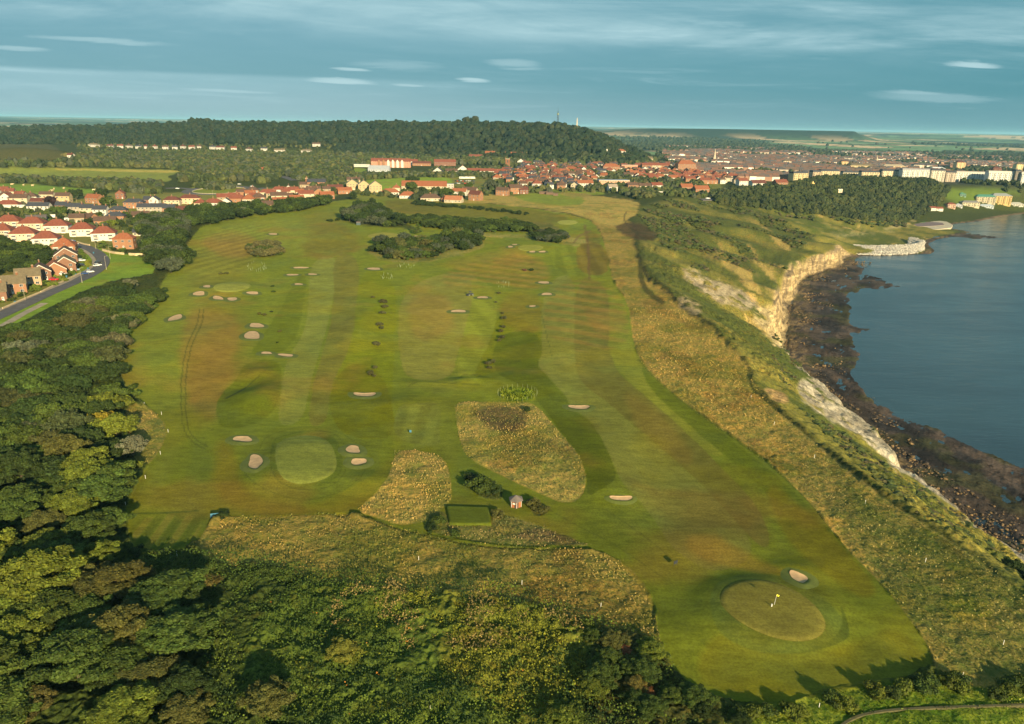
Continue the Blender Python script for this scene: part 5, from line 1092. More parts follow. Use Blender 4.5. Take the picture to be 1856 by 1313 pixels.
for x, y, lb in ((293, 752, 'where the rough bulges into the left edge'), (305, 784, 'right of the silvery tree'), (291, 824, 'by the bend of the left boundary'), (257, 848, 'beside the thicket above the striped tee'), (264, 868, 'on the edge left of the big near green'),
                 (228, 917, 'at the top corner of the striped tee'), (262, 735, 'at the notch in the left boundary'), (230, 712, 'against the thicket at the widest point of the course'), (218, 690, 'at the dark thicket edge, third up from the notch'), (218, 667, 'at the westernmost edge of the turf'),
                 (223, 611, 'where the thicket recedes on the left'), (241, 594, 'at the upper thicket corner'), (253, 576, 'near the top of the left thicket'), (321, 1007, 'below the striped tee'), (759, 1016, 'in the middle of the near meadow'),
                 (780, 1289, 'in the brambles at the bottom'), (946, 1060, 'in dark grass below the meadow'), (1089, 1101, 'in the meadow left of the near green'), (1195, 1187, 'at the foot of the near green edge'), (1476, 830, 'in straw on the cliff-top strip'), (1403, 770, 'in straw beside the worn path'),
                 (1361, 722, 'beside the path where it straightens'), (1568, 913, 'in green rough along the path'), (1677, 1019, 'in rough halfway down the cliff strip'), (1818, 1169, 'in rough near the right edge'), (1744, 1228, 'in the tree shadow at lower right'), (1569, 1248, 'in front of the hedge by the near green'), (1484, 1284, 'low on the bank below the near green')):
    one('marker_post', me_post, G1(x, y), 'short white post ' + lb, 'post', 'white boundary posts', 0)
# rings of tree stakes
mb = MB(); mb.box(-.022, .022, -.022, .022, -.3, 1.25, M_GUARD); mb.box(-.026, .026, -.03, .03, 1.2, 1.3, M_GUARD); me_st = mb.mesh('stake')
for k in range(24):
    t = 2 * math.pi * k / 24; x, y = 938 + 36 * math.cos(t), 715 + 12.5 * math.sin(t)
    one('fence_stake', me_st, G1(x, y), 'pale stake in the oval ring above the big rough island', 'stake', 'stakes of the oval ring enclosure', 0)
mb = MB(); mb.cyl((0, 0, -.2), (0, 0, 1.0), .06, .055, 6, M_GUARD); mb.cyl((0, 0, 1.2), (.03, 0, 1.5), .03, .02, 4, M_BARK); me_g = mb.mesh('tree_guard')
rg = random.Random(8)
for cx, cy, rx, ry, n, lb, gp_ in ((466, 484, 20, 9, 34, 'pale tree guard in the planted plot left of the upper fairway', 'tree guards of the left plot'), (703, 502, 14, 6, 20, 'pale tree guard in the small plot below the central copse', 'tree guards of the copse plot'),
                                   (735, 483, 18, 4, 18, 'pale tree guard in the row at the foot of the central copse', 'tree guards under the copse'), (912, 517, 12, 6, 18, 'yellowish tree guard in the plot on the striped fairway edge', 'tree guards of the striped fairway plot')):
    for k in range(n):
        a, r_ = rg.uniform(0, 6.28), rg.uniform(.2, 1) ** .5; one('tree_guard', me_g, G1(cx + rx * r_ * math.cos(a), cy + ry * r_ * math.sin(a)), lb, 'tree guard', gp_)
for k in range(18):
    x = 1002 + k * 1.3; one('fence_post', me_st, G1(x, 386.5 + k * .13), 'white post in the short fence at the far corner of the course', 'post', 'far corner fence posts')
# flag
p = G1(1403, 1097); t = link('golf_flag', None, None, tuple(p)); mb = MB(); mb.cyl((0, 0, -.1), (.22, .05, 2.2), .03, .025, 6, M_POST); link('flagstick', mb.mesh('flagstick'), t)
M_YEL = plain('yellow_cloth', (.75, .72, .06), .7, .05); mb = MB(); V = []; n = 6
for k in range(n + 1):
    f = k / n; yv = .07 * math.sin(f * 7); V += [(.2 + .5 * f, yv, 2.18 - .10 * f), (.17 + .5 * f, yv + .02, 1.78 + .02 * f)]
mb.add(V, [(2 * k, 2 * k + 1, 2 * k + 3, 2 * k + 2) for k in range(n)], M_YEL); o = link('flag', mb.mesh('flag'), t); tag(t, 'yellow flag on a white stick in the nearest putting green', 'golf flag')
mb = MB(); mb.cyl((0, 0, -.1), (0, 0, .55), .12, .11, 8, M_POST); one('hole_marker', mb, G1(1401.5, 1098) + np.array([-.4, -.3, 0]), 'small white marker at the foot of the yellow flag', 'marker')
# the hexagonal shelter
p = G1(935, 917); t = link('shelter_hut', None, None, tuple(p), R(8)); r_ = 12.0 * mpp(p); M_SLATE = plain('grey_shingle', (.13, .11, .10), .85, .2, 1.6)
mb = MB(); hx = [(r_ * .86 * math.cos(R(60 * k + 30)), r_ * .86 * math.sin(R(60 * k + 30))) for k in range(6)]
V = [(x, y, -.6) for x, y in hx] + [(x, y, 1.75) for x, y in hx]; mb.add(V, [(k, (k + 1) % 6, 6 + (k + 1) % 6, 6 + k) for k in range(6)], M_WOOD)
for k in range(6): mb.cyl((hx[k][0] * 1.01, hx[k][1] * 1.01, -.6), (hx[k][0] * 1.01, hx[k][1] * 1.01, 1.75), .05, .05, 5, M_WHITE, False)
link('wall', mb.mesh('wall'), t); mb = MB(); ro = [(r_ * 1.16 * math.cos(R(60 * k + 30)), r_ * 1.16 * math.sin(R(60 * k + 30))) for k in range(6)]
V = [(x, y, 1.66) for x, y in ro] + [(x, y, 1.76) for x, y in ro] + [(0, 0, 2.7)]; mb.add(V, [(k, (k + 1) % 6, 6 + (k + 1) % 6, 6 + k) for k in range(6)] + [(6 + k, 6 + (k + 1) % 6, 12) for k in range(6)] + [(5, 4, 3, 2, 1, 0)], M_SLATE); link('roof', mb.mesh('roof'), t)
mb = MB(); mb.box(-.3, .3, -.04, .04, 1.0, 1.35, M_WHITE); o = link('sign', mb.mesh('sign'), t, (-r_ * .42, -r_ * .80, 0), R(-30))
mb = MB(); mb.box(-.4, .4, -.04, .04, -.3, 1.5, M_DARK); link('door', mb.mesh('door'), t, (0, -r_ * .745 - .05, 0), 0)
tag(t, 'small six-sided brick-red shelter hut with a grey pyramid roof', 'shelter')
# bench, mower
mb = MB(); M_BLUE = plain('blue_paint', (.05, .16, .24), .6, .1)
p = G1(389, 939); t = link('park_bench', None, None, tuple(p), R(15))
for nm, bx_ in (('seat', (-.8, .8, -.25, .25, .42, .48)), ('backrest', (-.8, .8, .22, .28, .5, .95)), ('leg', (-.75, -.65, -.22, .25, -.2, .42)), ('leg', (.65, .75, -.22, .25, -.2, .42))):
    mb = MB(); mb.box(*bx_, M_BLUE); link(nm, mb.mesh(nm), t)
tag(t, 'blue bench at the right corner of the striped tee', 'bench')
def wheelmesh(r_, w_, name='wheel'):
    m = MB(); m.cyl((0, -w_ / 2, 0), (0, w_ / 2, 0), r_, r_, 12, M_DARK); m.cyl((0, -w_ / 2 - .01, 0), (0, w_ / 2 + .01, 0), r_ * .5, r_ * .5, 8, M_GUARD); return m.mesh(name)
W1, W2 = wheelmesh(.33, .2), wheelmesh(.5, .35)
p = G1(853, 536); t = link('ride_on_mower', None, None, tuple(p), R(20)); mb = MB(); mb.box(-.4, 1.3, -.55, .55, .45, 1.15, M_DARK); mb.box(-1.0, -.4, -.6, .6, .45, .75, M_DARK); mb.box(-.55, -.15, -.3, .3, .75, 1.4, M_DARK); link('body', mb.mesh('body'), t)
mb = MB(); mb.box(-.8, .4, -.65, .65, 2.0, 2.1, M_DARK)
for x in (-.75, .35):
    for y in (-.6, .6): mb.cyl((x, y, .7), (x, y, 2.0), .04, .04, 5, M_DARK)
link('canopy', mb.mesh('canopy'), t); mb = MB(); mb.box(-2.0, -1.0, -1.1, 1.1, .12, .5, M_DARK); link('cutting_deck', mb.mesh('cutting_deck'), t)
for x, y in ((.9, -.7), (.9, .7), (-.9, -.75), (-.9, .75)): link('wheel', W2, t, (x, y, .45))
tag(t, 'dark ride-on mower parked beside a bunker on the middle fairway', 'mower')
p = G1(744, 786); mb = MB(); mb.box(-.28, .28, -.06, .06, .35, 1.0, M_BLUE); mb.cyl((0, 0, -.2), (0, 0, .4), .05, .05, 6, M_DARK); one('tee_sign', mb, p, 'small blue board on the tee in front of the square islands', 'sign')
mb = MB(); mb.box(-.5, .5, -.05, .05, .5, 1.15, M_DARK); mb.cyl((-.4, 0, -.3), (-.4, 0, .5), .04, .04, 5, M_DARK); mb.cyl((.4, 0, -.3), (.4, 0, .5), .04, .04, 5, M_DARK)
one('notice_board', mb, G1(1224, 1026), 'dark board standing at the left edge of the near fairway', 'board', None, R(35))
p = G1(650, 408); mb = MB(); mb.box(-1.6, 1.6, -1.1, 1.1, -.3, 2.0, M_WALL); mb.gable(3.2, 2.2, 2.0, .6, M_SLATE, .15, .08); one('store_shed', mb, p, 'small dark shed in front of the left copse', 'shed', None, 0, (.06, .09, .10))

# ================================================================== ROADS
def asph(name, c):
    def b(q, bs, o):
        P = q.n('ShaderNodeNewGeometry').outputs['Position']; f = q.rng(q.noise(P, .35, 5, .65), .3, .7, .82, 1.18); q.put(bs.inputs['Base Color'], q.mix(1, rgba(c), q.comb(f, f, f), 'MULTIPLY'))
    return mat(name, b)
M_ASPH = asph('asphalt', (.085, .080, .082)); M_PAVE = asph('paving', (.26, .215, .16)); M_CONC = asph('concrete', (.40, .35, .26)); M_MARK = plain('road_paint', (.8, .8, .76), .7, .1)
def ribbon(name, pts, wid, m, dz, off=0.0, label=None, kind='structure', closed=False, base=None, th=.25):
    P = smooth_poly(pts, 3, closed); g_ = ground(P[:, 0], P[:, 1]) if base is None else base
    P2 = g_[:, :2]; d = np.gradient(P2, axis=0)
    if closed: d = np.roll(P2, -1, 0) - np.roll(P2, 1, 0)
    L = np.maximum(np.linalg.norm(d, axis=1), 1e-6)[:, None]; nrm = np.stack([d[:, 1], -d[:, 0]], 1) / L; wv = wid if np.ndim(wid) else np.full(len(P2), wid)
    V = []
    for s in (off - 1 * 0 - .5, off - .1667, off + .1667, off + .5) if False else (-.5, -.1667, .1667, .5):
        q = P2 + nrm * (off + s * np.asarray(wv))[:, None]; V.append(np.stack([q[:, 0], q[:, 1], zf(q[:, 0], q[:, 1]) + dz], 1))
    for k in (0, 3): e = V[k].copy(); e[:, 2] -= th + dz; V.append(e)
    order = [V[4], V[0], V[1], V[2], V[3], V[5]]; n = len(P2); A = np.concatenate(order); F = []
    for r_ in range(5):
        for i in range(n if closed else n - 1): j = (i + 1) % n; F.append((r_ * n + i, r_ * n + j, (r_ + 1) * n + j, (r_ + 1) * n + i))
    me = mesh_np(name, A, quads=F, mats=[m]); tag(link(name, me), label, None, None, kind)
ribbon('road', ROADP, 7.0, M_ASPH, .16); ribbon('pavement', ROADP, 2.0, M_PAVE, .29, -4.7)
ribbon('pavement', [(-60, 622), (0, 590), (40, 567), (75, 550)], [2 + 3.0 * k / 25 for k in range(25, -1, -1)][:26] if False else 3.2, M_PAVE, .14, 1.4)
ribbon('footpath', [(1990, 1276), (1856, 1280), (1760, 1283), (1650, 1287), (1590, 1292), (1545, 1303), (1515, 1325)], .38, asph('trodden_earth', (.075, .070, .032)), .32, th=.5)
def lampmesh(hgt):
    m = MB(); m.cyl((0, 0, -.3), (0, 0, 1.2), .10, .09, 7, M_CONC); m.cyl((0, 0, 1.2), (0, 0, hgt), .07, .045, 7, M_CONC, False); return m.mesh('pole')
LP = lampmesh(7.5); mb = MB(); mb.cyl((0, 0, 7.4), (-1.1, 0, 7.7), .04, .03, 5, M_CONC); ARM_ = mb.mesh('arm'); mb = MB(); mb.box(-1.7, -1.0, -.12, .12, 7.62, 7.78, M_GUARD); mb.box(-1.65, -1.05, -.1, .1, 7.57, 7.62, M_GLASS); LH = mb.mesh('lamp_head')
for x, y, lb in ((149, 513, 'on the kerb below the red car'), (193, 489, 'on the verge at the outside of the road bend'), (200, 470, 'at the top of the grass verge'), (46, 545, 'at the kerb near the lower left houses'), (174, 452, 'by the garden wall where the road starts'),
                 (17, 408, 'in front of the upper left semi'), (201, 378, 'beside the dark tree behind the terrace'), (140, 372, 'above the roofs of the slate terrace'), (441, 356, 'beside the roundabout exit'), (484, 347, 'behind the red-roofed semis'), (541, 340, 'by the church approach'), (386, 358, 'by the hedge of the hipped semis')):
    p = G1(x, y); t = link('street_lamp', None, None, tuple(p), R(200)); link('pole', LP, t); link('arm', ARM_, t); link('lamp_head', LH, t); tag(t, 'tall pale street lamp ' + lb, 'street lamp', 'street lamps')
# roundabout
cc = G1(402, 345); ex = 57 * mpp(cc); a0, a1 = G1(402, 334), G1(402, 357); ey = abs(a0[1] - a1[1]) / 2; ey = min(ey, ex * 1.3)
def ring(k): return np.array([(cc[0] + ex * k * math.cos(t), (a0[1] + a1[1]) / 2 + ey * k * math.sin(t), 0) for t in np.linspace(0, 2 * math.pi, 72, endpoint=False)])
ribbon('road', [(0, 0)], 10.5, M_ASPH, .35, 0, closed=True, base=ring(.92), th=1.5); ribbon('kerb', [(0, 0)], .8, M_CONC, .55, 0, closed=True, base=ring(.76), th=1.5)
ribbon('road', [(443, 352), (428, 358), (416, 363), (414, 372)], 8, M_ASPH, .30, th=1.5); ribbon('road', [(352, 344), (325, 341), (300, 342)], 8, M_ASPH, .30, th=1.5); ribbon('road', [(512, 320), (525, 325), (536, 328)], 11, M_ASPH, .5, th=2); ribbon('road', [(455, 345), (480, 341)], 8, M_ASPH, .3, th=1.5)
ribbon('road', [(1270, 363), (1320, 362), (1350, 363)], 7, M_ASPH, .9, th=3)
# pool platform, sea walls, promenade
def slab(name, poly, top, m, m2=None, thick=4.5, label=None, kind='structure'):
    d = ray([p[0] for p in poly], [p[1] for p in poly]); k = (top * S - CAMP[2]) / d[:, 2]; P = CAMP + d * k[:, None]; n = len(P); mb = MB()
    V = [tuple(p) for p in P] + [(p[0], p[1], top * S - thick) for p in P]
    mb.add(V, [tuple(range(n))], m2 or m); mb.add(V, [(i, i + n, (i + 1) % n + n, (i + 1) % n) for i in range(n)], m); return tag(link(name, mb.mesh(name)), label, None, None, kind)
slab('promenade', [(1600, 416), (1616, 409), (1628, 404), (1645, 401), (1690, 399), (1716, 402), (1727, 408), (1724, 413), (1700, 416), (1660, 417), (1620, 418)], -51.6, M_CONC, None, 3)
slab('promenade', [(1632, 408), (1645, 404), (1690, 402.5), (1708, 404), (1712, 408), (1690, 410), (1660, 411), (1636, 411)], -51.2, M_PAVE, asph('pool_floor', (.16, .12, .12)), 1.5)
slab('lawn', [(1643, 401.5), (1668, 398), (1682, 399), (1676, 403), (1645, 404)], -50.6, asph('lawn_turf', (.05, .10, .03)), None, 1.5)
slab('promenade', [(1682, 401), (1690, 396), (1712, 392), (1738, 388), (1742, 391), (1722, 396), (1700, 400)], -51.8, M_CONC, None, 2.5)
slab('promenade', [(1680, 392), (1700, 384), (1760, 377), (1860, 373), (1960, 368), (1960, 363), (1740, 368), (1700, 374), (1678, 384)], -50.2, M_CONC, None, 3.5)
# rock armour and shore boulders
rg = np.random.default_rng(44); a = []
def at_sea(px, py, z_=SEA):
    d = ray(px, py); k = (z_ * S - CAMP[2]) / d[:, 2]; return CAMP + d * k[:, None]
n = 9000; t = rg.random(n); L_ = smooth_poly([(1524, 452), (1560, 455), (1620, 455), (1660, 452), (1672, 447), (1662, 443), (1650, 440)], 3, False); i = np.minimum((t * (len(L_) - 1)).astype(int), len(L_) - 2); f = t * (len(L_) - 1) - i; c = L_[i] * (1 - f[:, None]) + L_[i + 1] * f[:, None]
hh = rg.random(n); P = at_sea(c[:, 0] + rg.normal(size=n) * 2, c[:, 1] + 7 - hh * 9, SEA + 1.2); P[:, 2] = SEA * S + .3 + hh * 5.0
mass('rock_armour', P, rg.uniform(.6, 1.3, n), pick(n, [(.34, .33, .29), (.42, .39, .33), (.26, .24, .21)], rg, .2), 'pale boulders heaped round the grassy point', sub=0, hz=.8, rough=.3, seed=6)
n = 26000; yy_ = 150 + 780 * rg.random(n) ** 1.1; fx = np.interp(yy_, CO[:, 0], CO[:, 4]); off = rg.exponential(11, n) * (1 + (yy_ < 420) * .9) ; x = fx + off - 3 + fbm(yy_, yy_ * 0, 34, 4, 31) * 2; nr_ = yy_ < 470; k = (yy_ < 880) & (((fbm(x, yy_, 14, 3, 45) > -.05 + off * .012) & (off < 42)) | (nr_ & (fbm(x, yy_, 9, 3, 45) > -.15) & (off < 22 + 40 * sstep(330, 200, yy_)))); x, yy_, off = x[k], yy_[k], off[k]; n = len(x)
P = np.stack([x * S, yy_ * S, np.full(n, (SEA + .35) * S)], 1); rr = np.clip(rg.lognormal(-1.3, .5, n), .15, .95)
mass('shore_boulders', P, rr, pick(n, [(.12, .082, .038), (.09, .063, .036), (.18, .12, .06), (.055, .043, .032)], rg, .2), 'brown boulders scattered along the foot of the cliffs', sub=0, hz=.7, rough=.35, seed=8)

# ================================================================== BUILDINGS
mb = MB(); mb.box(-.5, .5, -.06, .02, -.5, .5, M_WHITE); mb.box(-.45, -.02, -.075, -.05, -.45, .45, M_GLASS); mb.box(.02, .45, -.075, -.05, -.45, .45, M_GLASS); WIN = mb.mesh('window')
mb = MB(); mb.box(-.45, .45, -.05, .02, 0, 2.05, M_WHITE); mb.box(-.25, .25, -.07, -.04, 1.2, 1.8, M_GLASS); DOOR = mb.mesh('door')
mb = MB(); mb.box(-.45, .45, -.3, .3, -1.6, 1.5, M_BRICK); mb.box(-.5, .5, -.35, .35, 1.5, 1.62, M_CONC); mb.cyl((-.2, 0, 1.6), (-.2, 0, 2.0), .11, .09, 6, M_BRICK); mb.cyl((.2, 0, 1.6), (.2, 0, 2.0), .11, .09, 6, M_BRICK); CHIM = mb.mesh('chimney')
CACHE = {}
def cached(key, f):
    if key not in CACHE: CACHE[key] = f()
    return CACHE[key]
def house(style, w_, d_, h_, wall, roof, label, p=None, rot=0, cat='house', name=None, group=None, nwin=None, nchim=1, barge=False):
    """style: hip, gable, gablefront, flat, semi (hip with two bays)"""
    nm = name or {'semi': 'semi_detached_house', 'hip': 'house', 'gable': 'house', 'gablefront': 'house', 'flat': 'flat_roofed_building'}[style]
    t = link(nm, None, None, tuple(p) if p is not None else None, R(rot)); rise = min(w_, d_) * .42 if style != 'semi' else d_ * .42
    w_, d_, h_ = round(w_, 1), round(d_, 1), round(h_, 1)
    def wm():
        m = MB()
        if style in ('gable', 'gablefront'):
            al = 'x' if style == 'gable' else 'y'; W_, D_ = (w_, d_) if al == 'x' else (d_, w_); m.gable_wall(W_, D_, h_, D_ * .36, M_WALL, along=al)
        else: m.box(-w_ / 2, w_ / 2, -d_ / 2, d_ / 2, -1.5, h_, M_WALL)
        if style == 'flat': m.box(-w_ / 2 - .1, w_ / 2 + .1, -d_ / 2 - .1, d_ / 2 + .1, h_, h_ + .3, M_WHITE)
        return m.mesh('wall')
    def rm():
        m = MB()
        if style in ('hip', 'semi'): m.hip(w_, d_, h_, rise, M_ROOF, .45)
        elif style == 'gable': m.gable(w_, d_, h_, d_ * .36, M_ROOF)
        elif style == 'gablefront': m.gable(d_, w_, h_, w_ * .36, M_ROOF, along='y')
        else: m.box(-w_ / 2 + .2, w_ / 2 - .2, -d_ / 2 + .2, d_ / 2 - .2, h_ + .3, h_ + .42, M_ROOF)
        if barge and style == 'gablefront':
            b = w_ / 2; k = .72
            for s in (-1, 1): m.add([(s * (b + .35), -d_ / 2 - .40, h_ - .25), (0, -d_ / 2 - .40, h_ + w_ * .36), (0, -d_ / 2 - .40, h_ + w_ * .36 - .35), (s * (b + .35), -d_ / 2 - .40, h_ - .60)], [(0, 1, 2, 3)], M_WHITE)
        if barge and style == 'gable':
            for e in (1,):
                for s in (-1, 1): X_ = e * (w_ / 2 + .39); m.add([(X_, s * (d_ / 2 + .35), h_ - .25), (X_, 0, h_ + d_ * .36), (X_, 0, h_ + d_ * .36 - .35), (X_, s * (d_ / 2 + .35), h_ - .60)], [(0, 1, 2, 3)], M_WHITE)
        return m.mesh('roof')
    o = link('wall', cached(('w', style, w_, d_, h_), wm), t); o.color = rgba(wall)
    r_ = link('roof', cached(('r', style, w_, d_, h_, barge), rm), t); r_.color = rgba(roof)
    top = h_ + {'hip': rise, 'semi': rise, 'gable': d_ * .36, 'gablefront': w_ * .36, 'flat': .5}[style]
    if style != 'flat':
        for c in range(nchim):
            fx_ = 0 if nchim == 1 else -.42 + .84 * c / (nchim - 1)
            if style == 'gablefront': link('chimney', CHIM, r_, (0, d_ * (.3 if nchim == 1 else fx_), top - .2), R(90))
            else: link('chimney', CHIM, r_, ((w_ * (.22 if nchim == 1 else fx_)) if style in ('gable',) else w_ * .0 + (0 if nchim == 1 else w_ * fx_ * .4), 0, top - .2), 0)
    st = max(1, int(h_ / 2.5)); n = nwin if nwin is not None else max(2, int(w_ / 3.4)); fh = h_ / st
    if style == 'semi':
        def bay():
            m = MB(); m.box(-1.4, 1.4, -1.0, .1, -1.2, h_ - .5, M_WHITE); m.box(-1.45, 1.45, -1.05, .1, h_ * .47, h_ * .53, M_BRICK)
            for z0 in (.9, h_ * .5 + .55):
                for x0 in (-1.2, -.38, .44): m.box(x0, x0 + .72, -1.03, -.99, z0, z0 + 1.15, M_GLASS)
                m.box(1.385, 1.43, -.8, -.2, z0, z0 + 1.15, M_GLASS)
            return m.mesh('bay_window')
        for s in (-1, 1): link('bay_window', cached(('bay', h_), bay), t, (s * w_ * .30, -d_ / 2, 0))
        for x_ in (-.07, .07): o2 = link('window', WIN, t, (x_ * w_, -d_ / 2, h_ * .75)); o2.scale = (.9, 1, 1.0)
        for y_ in (-.25, .25):
            for s in range(2): o2 = link('window', WIN, t, (w_ / 2, y_ * d_, (s + .52) * fh), R(90)); o2.scale = (1.1, 1, 1.1)
        return tag(t, label, cat, group)
    for s in range(st):
        for k in range(n):
            if s == 0 and k == n // 2 and n > 1 and style != 'flat': link('door', DOOR, t, (-w_ / 2 + w_ * (k + .5) / n, -d_ / 2, .05)); continue
            o2 = link('window', WIN, t, (-w_ / 2 + w_ * (k + .5) / n, -d_ / 2, (s + .55) * fh)); o2.scale = (1.5, 1, 1.25)
        if d_ > 5 and nwin is None: o2 = link('window', WIN, t, (w_ / 2, 0, (s + .55) * fh), R(90)); o2.scale = (1.3, 1, 1.2)
    return tag(t, label, cat, group)
WH, CRM, BRK, OBR, TAN, YBR, PEB, RB = (.46, .45, .41), (.38, .33, .24), (.17, .092, .06), (.24, .125, .07), (.26, .21, .14), (.36, .28, .16), (.28, .25, .20), (.16, .075, .05)
RED, ORG, BRN, SLT, TNR, DRD = (.16, .052, .033), (.22, .078, .037), (.085, .052, .038), (.040, .044, .056), (.13, .105, .064), (.10, .036, .027)
GRP = 'houses of the estate left of the course'
HS = []    # footprints taken
def put(style, x, y, wpx, d_, h_, rot, wall, roof, label, **kw):
    p = G1(x, y); w_ = wpx * mpp(p) / max(math.cos(R(abs(rot))) * .9 + math.sin(R(abs(rot))) * (d_ / max(wpx * mpp(p), 1)) * .6, .7); HS.append((p[0], p[1] + d_ / 2, max(w_, d_) * .62))
    p = p + np.array([0, d_ * .5, 0]); p[2] = float(zf(p[0], p[1])); k = 1.0; wf = w_ if isinstance(w_, float) else float(w_)
    return house(style, min(wf, 80), d_, h_, wall, roof, label, p, rot, **kw)
g_ = dict(group=GRP)
